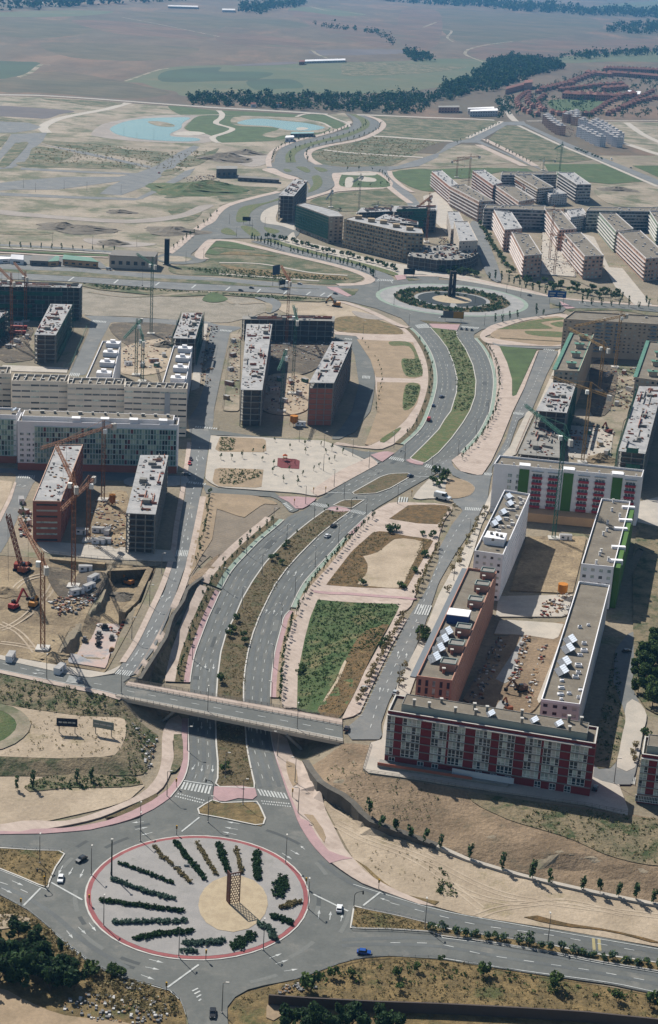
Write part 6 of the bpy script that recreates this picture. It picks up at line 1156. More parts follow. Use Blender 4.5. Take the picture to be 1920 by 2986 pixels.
# ------------------------------------------------------------------ tower cranes
CR_COL = {'orange': mat('orange_crane_paint', (150, 92, 46), fine=0.1, rough=0.6), 'green': mat('green_crane_paint', (48, 108, 90), fine=0.1, rough=0.6), 'teal': mat('grey_crane_paint', (84, 104, 114), fine=0.1, rough=0.6), 'yellow': mat('yellow_crane_paint', (170, 134, 76), fine=0.1, rough=0.6)}
def lattice(b, A, B, w, seg, th):
    A, B = Vector(A), Vector(B); d = (B - A); L = d.length; d.normalize(); u = d.cross(Vector((0, 0, 1)))
    if u.length < .1: u = Vector((1, 0, 0))
    u.normalize(); v = u.cross(d); cs = [u * w / 2 + v * w / 2, -u * w / 2 + v * w / 2, -u * w / 2 - v * w / 2, u * w / 2 - v * w / 2]; n = max(1, int(L / seg))
    for c in cs: b.bar(A + c, B + c, th)
    for k in range(n):
        p, q = A + d * (L * k / n), A + d * (L * (k + 1) / n)
        for i in range(4):
            c0, c1 = cs[i], cs[(i + 1) % 4]; b.bar(p + (c0 if k % 2 else c1), q + (c1 if k % 2 else c0), th * .7); b.bar(p + c0, p + c1, th * .6)
def crane(label, base, top, tip, cw, colr, sc_=1.0):
    bp = P(base)[0]; g = gpt([bp])[0]; zg = float(hz([g])[0]); H = hgt(bp, P(top)[0], zg); th = .2 * sc_; w = 1.6 * sc_; mm = CR_COL[colr]
    root = empty('tower_crane', (0, 0, 0)); tag(root, label, 'crane', 'tower cranes over the building sites'); zt = zg + H; zj = zt - max(4.0, H * .1)
    T = onz(P(tip), zj)[0]; C = onz(P(cw), zj)[0]; d = (T - g); Lj = np.hypot(*d); d = d / Lj; Lj = min(Lj, 55); Lc = min(16, max(8, np.hypot(*(C - g))))
    b = MB(); lattice(b, (*g, zg), (*g, zj), w, 3.0, th); b.build('mast', mm, root)
    b = MB(); b.box(g[0] - 2.6, g[0] + 2.6, g[1] - 2.6, g[1] + 2.6, zg - .2, zg + .9); b.build('base_block', M_KERB, root)
    b = MB(); lattice(b, (*(g + d * .5), zj), (*(g + d * Lj), zj), 1.2 * sc_, 2.4, th * .8); b.build('jib', mm, root)
    b = MB(); lattice(b, (*(g - d * .5), zj), (*(g - d * Lc), zj), 1.2 * sc_, 2.4, th * .8); b.build('counter_jib', mm, root)
    b = MB(); lattice(b, (*g, zj), (*g, zt), .9 * sc_, 2, th * .8); b.build('apex', mm, root)
    b = MB(); b.bar((*g, zt), (*(g + d * Lj * .65), zj + .6), .14); b.bar((*g, zt), (*(g - d * Lc * .95), zj + .6), .14); b.build('tie_rods', mm, root)
    n = np.array([-d[1], d[0]]); c = g - d * (Lc - 1.2); b = MB(); b.prism([c - d * 1.3 - n * .8, c + d * 1.3 - n * .8, c + d * 1.3 + n * .8, c - d * 1.3 + n * .8], zj - 2.4, zj + .8); b.build('counterweight', M_KERB, root)
    c = g + n * 1.5 + d * .8; b = MB(); b.box(c[0] - .9, c[0] + .9, c[1] - .9, c[1] + .9, zj - 2.2, zj); b.build('cab', M_FRAME, root)
    h_ = g + d * Lj * .6; b = MB(); b.bar((*h_, zj), (*h_, zj - H * .35), .08); b.box(h_[0] - .4, h_[0] + .4, h_[1] - .4, h_[1] + .4, zj - H * .35 - .8, zj - H * .35); b.build('hook_line', M_DARK, root)
    return root
for a in (("orange tower crane in front of the green glazed gallery block", "T02 722,625", "T02 722,60", "T02 285,258", "T02 835,100", 'orange'), ("orange tower crane standing beside the excavation pit", "T02 515,1230", "T02 505,420", "T02 390,225", "T02 545,545", 'orange'),
          ("short red-orange tower crane right of the orange brick block", "T02 620,910", "T02 618,445", "T02 430,690", "T02 672,465", 'orange'), ("orange tower crane in the bottom left excavation", "T03 300,225", "T02 293,985", "T02 135,745", "T02 345,1110", 'orange'),
          ("orange tower crane at the left edge before the tall open frame", "T01 82,985", "T01 68,470", "T01 -60,380", "T01 100,545", 'orange'), ("second orange tower crane before the tall open frame", "T01 180,810", "T01 178,455", "T01 100,400", "T01 205,495", 'orange'),
          ("tall green tower crane above the excavated courtyard", "T01 1060,900", "T01 1082,355", "T01 960,335", "T01 1125,420", 'green'), ("green tower crane with raised jib in the left courtyard", "T01 955,1190", "T01 962,790", "T01 870,930", "T01 985,790", 'green'), ("short green tower crane between the stepped white blocks", "T01 998,1235", "T01 998,900", "T01 960,760", "T01 1010,950", 'green'),
          ("orange tower crane inside the unfinished courtyard", "T11 470,972", "T11 485,475", "T11 405,365", "T11 500,520", 'orange'), ("green tower crane inside the unfinished courtyard", "T11 512,1320", "T11 525,715", "T11 520,700", "T11 562,882", 'green'), ("green tower crane at the near end of the unfinished courtyard", "T12 435,0", "T11 440,1010", "T11 415,1150", "T11 448,1000", 'green'),
          ("big green tower crane rising in front of the red balconies", "T22 805,895", "T22 878,90", "T21 590,1385", "T22 962,212", 'green'), ("yellow tower crane before the tall beige block", "T21 1238,1135", "T21 1282,735", "T21 930,850", "T21 1290,760", 'yellow'), ("yellow tower crane in the sandy yard with its jib over the green edged roof", "T21 1125,1300", "T21 1160,950", "T21 900,850", "T21 1245,1000", 'yellow'), ("yellow tower crane beside the concrete frame in the sandy yard", "T22 1008,360", "T21 1062,1235", "T21 790,1200", "T21 1190,1345", 'yellow'),
          ("grey tower crane behind the netted block", CA((445, 300)), CA((447, 165)), CA((400, 260)), CA((470, 180)), 'teal'), ("grey tower crane in the unfinished ring", CA((640, 345)), CA((648, 60)), CA((600, 120)), CA((668, 80)), 'teal'), ("short grey tower crane over the unfinished ring", CA((770, 385)), CA((775, 255)), CA((730, 280)), CA((790, 265)), 'teal'), ("orange tower crane at the right end of the unfinished ring", CA((1115, 540)), CA((1132, 195)), CA((1050, 300)), CA((1145, 215)), 'orange'),
          ("far orange crane pair, left one", "T20 125,1245", "T20 130,1100", "T20 215,1110", "T20 110,1105", 'orange'), ("far orange crane pair, right one", "T20 208,1315", "T20 215,1075", "T20 130,1105", "T20 235,1080", 'orange'), ("far green crane over the brown terraced blocks", "T20 848,1210", "T20 860,990", "T20 800,1050", "T20 880,1010", 'green'), ("small far green crane by the street corner", "T20 733,1195", "T20 737,1100", "T20 700,1120", "T20 750,1105", 'green'),
          ("orange crane among the balcony blocks", CB((640, 330)), CB((650, 170)), CB((560, 120)), CB((690, 260)), 'orange'), ("orange crane between the middle wings", CB((820, 670)), CB((848, 310)), CB((800, 350)), CB((862, 330)), 'orange'), ("second orange crane between the middle wings", CB((852, 775)), CB((872, 488)), CB((830, 500)), CB((890, 495)), 'orange'), ("far orange crane left of the balcony blocks", CB((10, 560)), CB((22, 250)), CB((40, 290)), CB((5, 270)), 'orange')):
    crane(*a)
print('cranes done', round(time.time() - T_START, 1))
# ------------------------------------------------------------------ vegetation
LEAF = [mat('leaf_mid', (85, 113, 60), trans=.35, c2=(62, 84, 44), s=0.6, fine=0.3, fs=2), mat('leaf_light', (120, 143, 76), trans=.35, c2=(88, 108, 56), s=0.6, fine=0.3, fs=2), mat('leaf_dark', (51, 71, 44), trans=.35, fine=0.3, fs=2)]
LEAFD = [mat('dark_leaf_mid', (69, 96, 61), trans=.35, fine=0.3, fs=2), mat('dark_leaf_light', (96, 126, 74), trans=.35, fine=0.3, fs=2), mat('dark_leaf_dark', (42, 61, 42), trans=.35, fine=0.3, fs=2)]
LEAFB = [mat('blue_leaf_mid', (97, 122, 106), trans=.35, fine=0.3, fs=2), mat('blue_leaf_light', (120, 146, 125), trans=.35, fine=0.3, fs=2), mat('blue_leaf_dark', (64, 88, 76), trans=.35, fine=0.3, fs=2)]
LEAFO = [mat('olive_leaf_mid', (160, 146, 104), trans=.35, fine=0.3, fs=2), mat('olive_leaf_light', (182, 166, 124), trans=.35, fine=0.3, fs=2), mat('olive_leaf_dark', (97, 97, 57), trans=.35, fine=0.3, fs=2)]
LEAFW = [mat('wood_leaf_mid', (46, 80, 44), trans=.3, fine=.3, fs=.3), mat('wood_leaf_light', (66, 98, 52), trans=.3, fine=.3, fs=.3), mat('wood_leaf_dark', (30, 56, 36), trans=.3, fine=.3, fs=.3)]
LEAFH = [mat('hedge_leaf_mid', (54, 84, 46), trans=.3, fine=.25), mat('hedge_leaf_light', (72, 104, 56), trans=.3, fine=.25), mat('hedge_leaf_dark', (38, 60, 36), trans=.3, fine=.25)]
M_BARK = mat('bark', (92, 78, 62), fine=0.2)
def leaves(mb, c, r, n, s, zmin=None):
    """n small leaf faces through an ellipsoid with uneven lobes"""
    lo, lk = RNG.normal(size=(5, 3)) * .45, RNG.uniform(.45, .75, 5); i = RNG.integers(5, size=n); d = RNG.normal(size=(n, 3)); d /= np.linalg.norm(d, axis=1)[:, None]
    p = np.clip(lo[i] + d * (lk[i] * RNG.uniform(.55, 1, n) ** .6)[:, None], -1.05, 1.05); q = np.asarray(c, float) + p * np.asarray(r); q[:, 2] = np.maximum(q[:, 2], c[2] - r[2] if zmin is None else zmin)
    u = RNG.normal(size=(n, 3)); u /= np.linalg.norm(u, axis=1)[:, None]; v = np.cross(u, d + RNG.normal(size=(n, 3)) * .5); v /= np.maximum(np.linalg.norm(v, axis=1), 1e-6)[:, None]
    w = (s * RNG.uniform(.6, 1.3, n))[:, None]; u *= w; v *= w * .6; b = len(mb.v)
    mb.v.extend(np.stack([q - u - v, q + u - v, q + u * .7 + v, q - u * .7 + v], 1).reshape(-1, 3).tolist()); mb.f.extend([(b + 4 * k, b + 4 * k + 1, b + 4 * k + 2, b + 4 * k + 3) for k in range(n)])
    mb.mi.extend(RNG.choice((0, 0, 0, 1, 1, 2), n).tolist())
def tree_mesh(r, hz_, trunk, n, s, mats, rr=None):
    a = MB(); leaves(a, (0, 0, trunk + hz_), (r, r, hz_), n, s); t = MB(); tr = .06 + r * .045; t.cone((0, 0), tr, tr * .6, 0, trunk + hz_ * .8, 5)
    if r > 2:
        for k in range(5): an = k * 1.26 + .3; t.bar((0, 0, trunk * .8), (math.cos(an) * r * .5, math.sin(an) * r * .5, trunk + hz_ * .9), tr * .7)
    return a.mesh('crown', mats), t.mesh('trunk', M_BARK)
KINDS = {'sapling': [tree_mesh(.7, 1.1, 1.3, 46, .26, LEAF) for _ in range(3)], 'young': [tree_mesh(1.1, 1.3, 1.5, 80, .32, LEAF) for _ in range(3)], 'poplar': [tree_mesh(.85, 2.4, .7, 120, .34, LEAFD) for _ in range(3)], 'columnar': [tree_mesh(.8, 2.9, .6, 110, .36, LEAFD) for _ in range(2)],
         'bush': [tree_mesh(1.5, 1.0, .2, 110, .34, LEAF) for _ in range(3)], 'oleander': [tree_mesh(1.35, 1.2, .2, 130, .32, [LEAFB[0], LEAF[1], LEAFD[0]]) for _ in range(3)], 'big': [tree_mesh(3.6, 3.2, 1.4, 620, .55, [LEAFD[0], LEAF[0], LEAFD[2]]) for _ in range(3)], 'pine': [tree_mesh(3.2, 3.0, 1.6, 560, .55, LEAF) for _ in range(3)], 'round': [tree_mesh(1.9, 1.6, 1.0, 190, .4, LEAF) for _ in range(2)], 'dry': [tree_mesh(1.3, 1.2, .8, 80, .34, LEAFO) for _ in range(2)]}
def tree(kind, xy, name, label, cat='tree', group=None, sc_=1.0, z=None):
    cm, tm = random.choice(KINDS[kind]); k = sc_ * random.uniform(.82, 1.2)
    o = empty(name, (xy[0], xy[1], (float(hz([xy])[0]) + .28) if z is None else z), random.uniform(0, 6.28)); o.scale = (k, k, k * random.uniform(.9, 1.15)); tag(o, label, cat, group)
    obj('crown', cm, o); obj('trunk', tm, o); return o
def nth(k): return '%d%s' % (k, 'th' if 10 < k % 100 < 14 else {1: 'st', 2: 'nd', 3: 'rd'}.get(k % 10, 'th'))
NAMES = dict(sapling='sapling', poplar='columnar_tree', columnar='columnar_tree', round='round_tree', dry='pavement_tree', bush='bush')
def row(kind, s_, n, label, group, name=None, jit=.25, sc_=1.0, xy=None, drop=.06, end=None):
    name = name or ('boulevard_tree' if sc_ > 1.35 else NAMES[kind]); c = 0
    q = spline(G(s_)) if xy is None else xy; q = resample(q, 1.0); i = np.linspace(0, len(q) - 1, n).astype(int)
    end = end or ('left' if abs(q[-1][0] - q[0][0]) > .6 * abs(q[-1][1] - q[0][1]) else 'far')
    if end == 'left' and q[-1][0] < q[0][0]: end = 'right'
    if end == 'far' and q[-1][1] > q[0][1]: end = 'near'
    for k in i:
        if random.random() > drop: c += 1; tree(kind, q[k] + RNG.normal(size=2) * jit, name, label + ', %s from the %s end' % (nth(c), end), 'tree', group, sc_)
row('sapling', '', 66, 'staked sapling in the strip beside the right carriageway', 'saplings right of the boulevard', xy=offs(part_of(BRp, BR, 1500, 2055), -4.0))
row('sapling', '', 40, 'young tree in the planting strip left of the boulevard', 'trees left of the boulevard', xy=offs(part_of(BLp, BL, 1525, 1990), 4.2), jit=.7)
row('sapling', '', 50, 'staked sapling beside the carriageway north of the junction', 'saplings north of the junction', xy=offs(part_of(BRp, BR, 1010, 1340), -4.0))
row('sapling', '', 22, 'small tree on the strip left of the northern boulevard', 'trees left of the northern boulevard', xy=offs(part_of(BLp, BL, 990, 1280), 4.2), jit=.7)
row('poplar', "T11 225,240 500,325 800,395 1000,455 1085,505", 34, 'dark columnar tree lining the street to the far roundabout', 'columnar trees on the far street')
row('round', "T11 340,225 500,258 700,315 900,360 1100,410 1240,460", 24, 'round green tree on the pale pavement below the netted block', 'round trees below the netted block', sc_=1.1)
row('columnar', "T21 350,515 480,545 600,580 720,610 850,640", 12, 'dark columnar tree on the far side of the far roundabout', 'columnar trees behind the far roundabout', sc_=1.2)
row('columnar', "T21 400,830 520,800 680,775 850,745", 9, 'slim columnar tree on the near right side of the far roundabout', 'columnar trees before the far roundabout', sc_=1.1)
row('columnar', "T21 950,690 1110,700 1330,710 1540,730", 10, 'slim columnar tree along the street right of the far roundabout', 'columnar trees right of the far roundabout', sc_=1.1)
row('columnar', "T21 960,655 1080,662 1340,670 1540,690", 8, 'columnar tree on the upper pavement right of the far roundabout', 'columnar trees on the upper pavement', sc_=1.1)
row('round', "T21 560,520 800,560 1000,580 1260,630", 20, 'round tree in the grove in front of the peach blocks', 'grove in front of the peach blocks', jit=4, sc_=1.2); row('round', "T21 700,560 1000,610 1240,650", 18, 'round tree on the lower edge of the peach block grove', 'grove in front of the peach blocks', jit=3, sc_=1.1)
row('round', "T21 0,470 150,480 300,490", 14, 'round tree under the rounded podium frame', 'trees below the podium', jit=4, sc_=1.3); row('bush', "T21 290,140 380,280 440,380 510,480", 26, 'dense green bush lining the lane between the blocks', 'bushes along the block lane', jit=1.0, sc_=1.7, name='lane_bush')
row('dry', "T13 970,600 1060,430 1180,200 1290,0", 22, 'thin young tree on the pavement left of the right street', 'trees left of the right street', sc_=.9); row('dry', "T12 1380,1290 1450,1130 1530,960", 12, 'thin young tree beside the bare park plot', 'trees beside the bare plot', sc_=.9)
row('dry', "T22 50,1270 110,1120 190,930 260,800 310,700", 14, 'small tree on the pavement by the white block', 'trees by the white block', jit=.8); row('dry', "T13 1270,480 1330,330 1390,180", 6, 'small tree in front of the brown brick block', 'trees by the brown block', jit=.8)
row('dry', "T22 10,830 70,720 110,680", 5, 'small tree at the corner of the dry park plot', 'trees by the dry plot')
row('sapling', "T02 1470,580 1450,760 1410,930 1380,1070", 18, 'sapling in the sandy strip right of the left street', 'saplings right of the left street'); row('sapling', "T02 130,640 170,760 190,860", 6, 'small tree on the pavement left of the orange brick block', 'trees left of the orange block')
for x, y in ((390, 215), (495, 265), (600, 245), (715, 245), (790, 280), (865, 300), (750, 300), (300, 350), (380, 380), (490, 420), (375, 440), (550, 485), (585, 455), (700, 400), (770, 360), (810, 345), (660, 420), (235, 300), (85, 345), (310, 290), (10, 340), (450, 500), (550, 520), (160, 330), (605, 300)): tree('sapling', G("T12 %d,%d" % (x, y))[0], 'young_tree', 'young tree planted on the sandy square', 'tree', 'young trees on the square', .95)
for s_, n, lb, g in (("T11 1000,950 1080,1050 1130,1150 1140,1200", 9, 'small shrub in the upper sandy garden plot', 'shrubs in the upper plot'), ("T11 1140,1240 1120,1350 1100,1444", 8, 'small shrub in the lower sandy garden plot', 'shrubs in the lower plot')): row('sapling', s_, n, lb, g, 'shrub', sc_=.7)
row('sapling', "T10 370,1130 385,1080 430,1040 560,995 700,962 830,925 920,890", 24, 'far tree on the left side of the winding boulevard', 'trees left of the winding boulevard', sc_=1.5); row('sapling', "T10 500,1140 500,1085 560,1040 710,993 890,950 1000,905 1030,870 1000,835", 24, 'far tree on the grass strip of the winding boulevard', 'trees in the winding boulevard median', sc_=1.5); row('sapling', "T10 620,1135 610,1085 650,1045 760,1015 960,975 1100,925 1135,880", 22, 'far tree on the right side of the winding boulevard', 'trees right of the winding boulevard', sc_=1.5)
row('sapling', "T01 1180,330 1300,250 1420,150 1520,60", 14, 'far tree along the left bend of the boulevard', 'trees on the left bend', sc_=1.4); row('poplar', "T01 0,290 300,300 600,310 800,320", 12, 'dark tree in the strip above the trunk road', 'trees above the trunk road', sc_=.8); row('sapling', "T10 900,1200 1100,1205 1190,1290 1000,1318 870,1312", 14, 'far tree around the little park', 'trees around the little park', sc_=1.5)
row('sapling', "T20 130,1010 300,935 420,875", 14, 'far tree beside the diagonal street', 'trees beside the diagonal street', sc_=1.5); row('sapling', "T20 330,1000 500,1080 640,1150", 14, 'far tree on the pink pavement of the diagonal street', 'trees on the pink diagonal pavement', sc_=1.5); row('bush', "T20 960,1045 1050,1080 1140,1115", 10, 'clipped bush along the far right street', 'bushes on the far right street', sc_=1.3, name='roadside_bush')
for x, y in ((470, 940), (490, 1020), (455, 960), (370, 1050), (400, 1030), (440, 1075), (740, 715), (760, 690), (795, 740), (825, 715), (640, 860), (660, 840), (545, 870)): tree('round' if x < 480 else 'sapling', G("T12 %d,%d" % (x, y))[0], 'median_shrub', 'shrub on the planted median near the junction', 'shrub', 'shrubs on the median', .75)
for x, y in ((80, 140), (175, 140), (180, 190), (40, 1080), (20, 470), (90, 110), (120, 40)): tree('round', G("T13 %d,%d" % (x, y))[0], 'median_shrub', 'shrub on the planted median above the bridge', 'shrub', 'shrubs on the median above the bridge', .8)
for x, y in ((60, 475), (20, 495), (5, 530), (-25, 450), (-40, 510)): tree('round', G("T22 %d,%d" % (x, y))[0], 'island_tree', 'tree on the paved traffic island at the junction', 'tree', 'trees on the junction island', 1.1)
for x, y in ((1190, 850), (1215, 840), (1245, 845), (1500, 880), (1425, 870), (1440, 1020), (1370, 1130), (1275, 1240), (1005, 1215)): tree('bush', G("T12 %d,%d" % (x, y))[0], 'bush', 'dark green bush at the edge of the bare park plot', 'bush', 'bushes of the bare plot', 1.25)
for x, y in ((580, 370), (570, 400), (1140, 210), (1160, 180)): tree('bush', G("T13 %d,%d" % (x, y))[0], 'bush', 'dark bush in the green park plot', 'bush', 'bushes of the green plot', 1.2)
for x, y in ((1390, 150), (1430, 160), (1450, 190), (1410, 130), (1460, 140)): tree('round', G("T13 %d,%d" % (x, y))[0], 'street_tree', 'leafy tree in the pavement bulge by the brown brick block', 'tree', 'trees of the pavement bulge', 1.0)
pc = 0
for s_ in ("T13 1055,1395", "T14 1132,92", "T14 1238,128", "T14 1342,158", "T14 1442,190", "T24 6,225", "T24 216,285", "T24 440,365", "T24 656,435", "T24 778,462", "T24 1014,515", "T24 1130,542", "T24 1262,558", "T24 1384,580", "T24 1506,600"): pc += 1; tree('poplar', G(s_)[0], 'poplar_tree', nth(pc) + ' dark poplar from the left along the low pale wall', 'tree', 'poplars along the low wall', 1.12)
for s_ in ("T03 125,1215", "T03 225,1205", "T03 535,1165", "T03 640,1155"): tree('poplar', G(s_)[0], 'poplar_tree', 'slim poplar on the dirt lot left of the underpass', 'tree', 'poplars left of the underpass', 1.0)
q = resample(spline(G("T14 1500,790 T24 50,800 250,835 500,875 760,920 1000,965 1250,1005 1540,1050 1700,1085")), 3.3)
for k, p in enumerate(q): tree('oleander', p + RNG.normal(size=2) * .2, 'oleander_bush', nth(k + 1) + ' oleander bush from the left in the hedge between the right hand roads', 'bush', 'oleander hedge', 1.05)
for x, y, k in ((130, 800, .8), (250, 850, .8), (60, 940, 1.1), (150, 1000, 1.1), (230, 1020, 1.1), (320, 980, 1), (60, 1080, 1.2), (180, 1110, 1.2), (300, 1100, 1.15), (400, 1060, 1.1), (440, 1150, 1.1), (350, 1180, 1.2), (500, 1110, .9), (10, 1000, 1.1), (0, 1120, 1.1), (520, 1180, .9), (-40, 900, 1)): tree('big', G("T04 %d,%d" % (x, y + 40))[0], 'broadleaf_tree', 'large dark broadleaf tree in the copse at the lower left', 'tree', 'copse at the lower left', k * .82)
for x, y in ((620, 1080), (660, 1100), (780, 1100), (830, 1110)): tree('bush', G("T04 %d,%d" % (x, y))[0], 'bush', 'green bush on the roadside right of the lower left copse', 'bush', 'bushes beside the copse', 1.3)
for x, y, k in ((500, 1420, .9), (590, 1440, .9), (680, 1430, .95), (760, 1450, 1), (850, 1430, 1), (940, 1420, 1), (1020, 1450, 1), (1110, 1440, .9), (1200, 1460, .9), (470, 1470, .9)): tree('big', onz(P("T14 %d,%d" % (x, y)), -5)[0], 'broadleaf_tree', 'dark broadleaf tree in front of the boundary wall at the bottom', 'tree', 'trees in front of the boundary wall', k * .85, z=-7)
for s_, k in (("T14 645,1215", 1.7), ("T14 800,1120", 1.2), ("T14 940,1125", 1.1), ("T14 1380,1070", 1.1), ("T14 1270,1215", 1.1), ("T24 310,1120", 1.3), ("T24 800,1185", 1.6), ("T24 1245,1290", 1.3), ("T24 1480,1330", 2.0), ("T24 20,1010", .8), ("T14 1240,1120", .8)): tree('round', G(s_)[0], 'roadside_shrub', 'rounded green shrub on the dry verge below the right hand road', 'shrub', 'shrubs on the lower right verge', k * .72)
for x, y in ((1450, 330), (1500, 250), (1530, 140), (1400, 400), (1460, 430), (1530, 330), (1400, 500), (1480, 520), (1540, 440), (1500, 600), (1560, 560), (1580, 240), (1440, 290), (1600, 400), (1520, 190)): tree('pine', G("T23 %d,%d" % (x, y + 30))[0], 'park_tree', 'bright green tree in the grove at the right edge', 'tree', 'grove at the right edge', .95)
tree('bush', G("T23 1445,835")[0], 'bush', 'single bush at the bend of the lane on the right', 'bush', None, 1.6)
for s_ in ("T23 1380,930", "T23 1360,980", "T23 1375,1020"): tree('dry', G(s_)[0], 'street_tree', 'small tree on the pavement next to the right edge block', 'tree', 'trees next to the right edge block')
# roundabout hedges
def hedge(pts, w, mats, label, h=.85, dens=46):
    q = onz(P(K2(*pts)), -6.4); L = sum(np.hypot(*(q[i + 1] - q[i])) for i in range(len(q) - 1)); qq = resample(q, .5); b = MB(); wm = w / 2.2 / 9.2
    for p in qq:
        for _ in range(max(1, int(wm / .7))): c = p + RNG.normal(size=2) * wm * .2; leaves(b, (c[0], c[1], -6.45 + h * .5), (.58, .58, h * .6), dens, .22)
    o = b.build('hedge', mats); tag(o, label, 'hedge', 'hedge rows on the near roundabout'); return o
for pts, w, mm, lb in ((((260, 260), (600, 385)), 22, LEAFH, 'dark hedge row just below the tall lamp mast'), (((215, 365), (420, 440), (600, 490)), 34, LEAFB, 'blue-green bumpy hedge row second on the left'), (((145, 500), (670, 570)), 34, LEAFH, 'long straight dark hedge row pointing left'), (((225, 640), (690, 632)), 40, LEAFB, 'level blue-green hedge row on the left'), (((370, 745), (540, 710), (720, 700)), 46, LEAFH, 'dark hedge row at lower left'), (((680, 775), (930, 765)), 52, LEAFB, 'blue-green hedge row nearest the camera'), (((670, 825), (750, 825)), 40, LEAFB, 'short blue-green hedge clump nearest the camera'), (((1000, 800), (1105, 720)), 84, LEAFH, 'wide dark hedge block at lower right'), (((1170, 650), (1225, 690), (1255, 750)), 62, LEAFB, 'curved blue-green hedge at lower right'), (((1240, 600), (1365, 640)), 58, LEAFH, 'dark hedge block on the right'), (((1300, 545), (1415, 510)), 50, LEAFO, 'olive shrubs on the right'), (((1310, 365), (1290, 460)), 92, LEAFH, 'dense dark hedge block at upper right'), (((1140, 190), (1150, 365)), 60, LEAFH, 'upright double hedge row above the sculpture'), (((1010, 160), (1045, 325)), 22, LEAFO, 'thin dry row above the sculpture'), (((895, 140), (955, 305)), 46, LEAFH, 'thick dark hedge row above the sculpture'), (((755, 130), (820, 230), (880, 330)), 24, LEAFO, 'thin olive row between two dark hedges'), (((620, 125), (800, 355)), 36, LEAFH, 'long straight dark hedge at the top'), (((485, 150), (540, 220), (595, 270)), 26, LEAFO, 'sparse olive row at the top left'), (((625, 295), (720, 385)), 22, LEAFO, 'short sparse olive row beside the white signs')):
    hedge(pts, w, mm, lb)
# far roundabout: planted ring
b = MB()
for k in range(420):
    t = RNG.uniform(0, 6.283)
    if abs((t % 6.283) - 3.3) < .06 or abs((t % 6.283) - .1) < .05: continue
    r = math.sqrt(RNG.uniform(.52 ** 2, .75 ** 2)); c = (R2C[0] + R2A[0] * r * math.cos(t), R2C[1] + R2A[1] * r * math.sin(t), 1.2); leaves(b, c, (1.6, 1.6, .9), 16, .6)
tag(b.build('ring_planting', LEAFD), 'ring of dark shrubs planted around the far roundabout', 'shrubs', kind='stuff')
for x, y in ((605, 205), (615, 245), (680, 255), (785, 255), (850, 260), (885, 235), (590, 235), (660, 212)): tree('bush', G("N %.1f,%.1f" % (1080 + x / 3.08, 780 + y / 3.08))[0], 'bush', 'small bush on the sand around the black monument', 'bush', 'bushes around the monument', .9)
# ------------------------------------------------------------------ masses nobody could count
def inside(g, ring):
    ins = np.zeros(len(g), bool); j = len(ring) - 1
    for i in range(len(ring)):
        xi, yi = ring[i]; xj, yj = ring[j]
        if yi != yj: ins ^= ((yi > g[:, 1]) != (yj > g[:, 1])) & (g[:, 0] < (xj - xi) * (g[:, 1] - yi) / (yj - yi) + xi)
        j = i
    return g[ins]
def fill(s_, n, seed=1):
    ring = G(s_); r = np.random.default_rng(seed); g = r.uniform(ring.min(0), ring.max(0), (n * 4, 2)); return inside(g, ring)[:n]
def wood(name, label, s_, n, r0, r1, m_=14, mats=LEAFD, seed=1, leaf=.3):
    b = MB()
    for p in fill(s_, n, seed):
        r = RNG.uniform(r0, r1); leaves(b, (p[0], p[1], r * 1.0), (r, r, r * RNG.uniform(.7, 1.5)), int(m_ * 1.6), r * leaf)
    o = b.build(name, mats); tag(o, label, 'trees', kind='stuff')
wood('wood', 'band of dense trees and gardens between the ponds and the fields', "T10 0,672 340,660 450,680 700,672 1100,680 1250,660 1540,670 T20 0,620 200,580 240,620 150,690 0,715 T10 1400,800 1200,798 800,782 400,765 200,745 0,745 T00 1330,735 1330,690", 760, 3, 6.5, 18, LEAFW, 3)
wood('wood', 'wooded slope running up beside the red-roofed estate', "T20 0,615 150,570 230,545 330,445 500,405 800,430 880,480 700,525 550,575 400,640 200,655 100,680", 800, 5, 9, 18, LEAFW, 4)
wood('tree_belt', 'long dark tree belt across the plain at the top right', "T10 1080,-10 1300,5 1540,20 T20 0,12 300,25 500,45 800,60 1000,75 1540,95 1700,105 1700,135 1540,128 1000,105 800,90 500,75 300,50 0,38 T10 1540,42 1200,10", 420, 12, 22, 12, LEAFW, 5)
wood('grove', 'isolated dark grove on the plain near the right edge', "T20 1180,225 1250,185 1400,175 1560,180 1560,238 1350,240", 110, 8, 14, 14, LEAFW, 6)
wood('grove', 'dark grove with pale buildings on the plain at the upper left', "T10 110,70 200,45 400,25 600,25 600,48 400,60 300,110 240,100", 110, 9, 16, 14, LEAFW, 7)
wood('tree_belt', 'hazy tree belt at the top left horizon', "T00 -100,50 300,40 700,20 1000,5 1300,-10 1300,5 700,35 300,62 -100,75", 130, 14, 26, 10, LEAFW, 8)
wood('scrub', 'scattered trees on the far right plain', "T20 820,410 1000,385 1200,380 1450,355 1540,360 1540,385 1200,400 1000,420", 120, 6, 11, 12, LEAFW, 9)
wood('estate_gardens', 'garden trees between the red-roofed houses', "T20 460,690 620,640 800,580 1000,520 1200,480 1540,480 1600,700 1540,820 1000,840 700,830 560,820 480,780", 520, 2.5, 5, 12, LEAFW, 10)
wood('scrub', 'trees dotted along the field boundary', "T10 600,165 900,205 1100,230 1200,260 1235,330 1210,335 1170,270 1000,225 700,190", 60, 6, 10, 12, LEAFW, 12); wood('scrub', 'trees beside the dark ploughed field', "T10 1290,345 1330,380 1480,400 1500,430 1360,430 1300,380", 60, 6, 10, 12, LEAFW, 13)
wood('scrub', 'bushes beside the street by the white warehouse', "T20 400,720 470,690 520,700 500,800 430,830", 60, 3, 5, 14, LEAFW, 11)
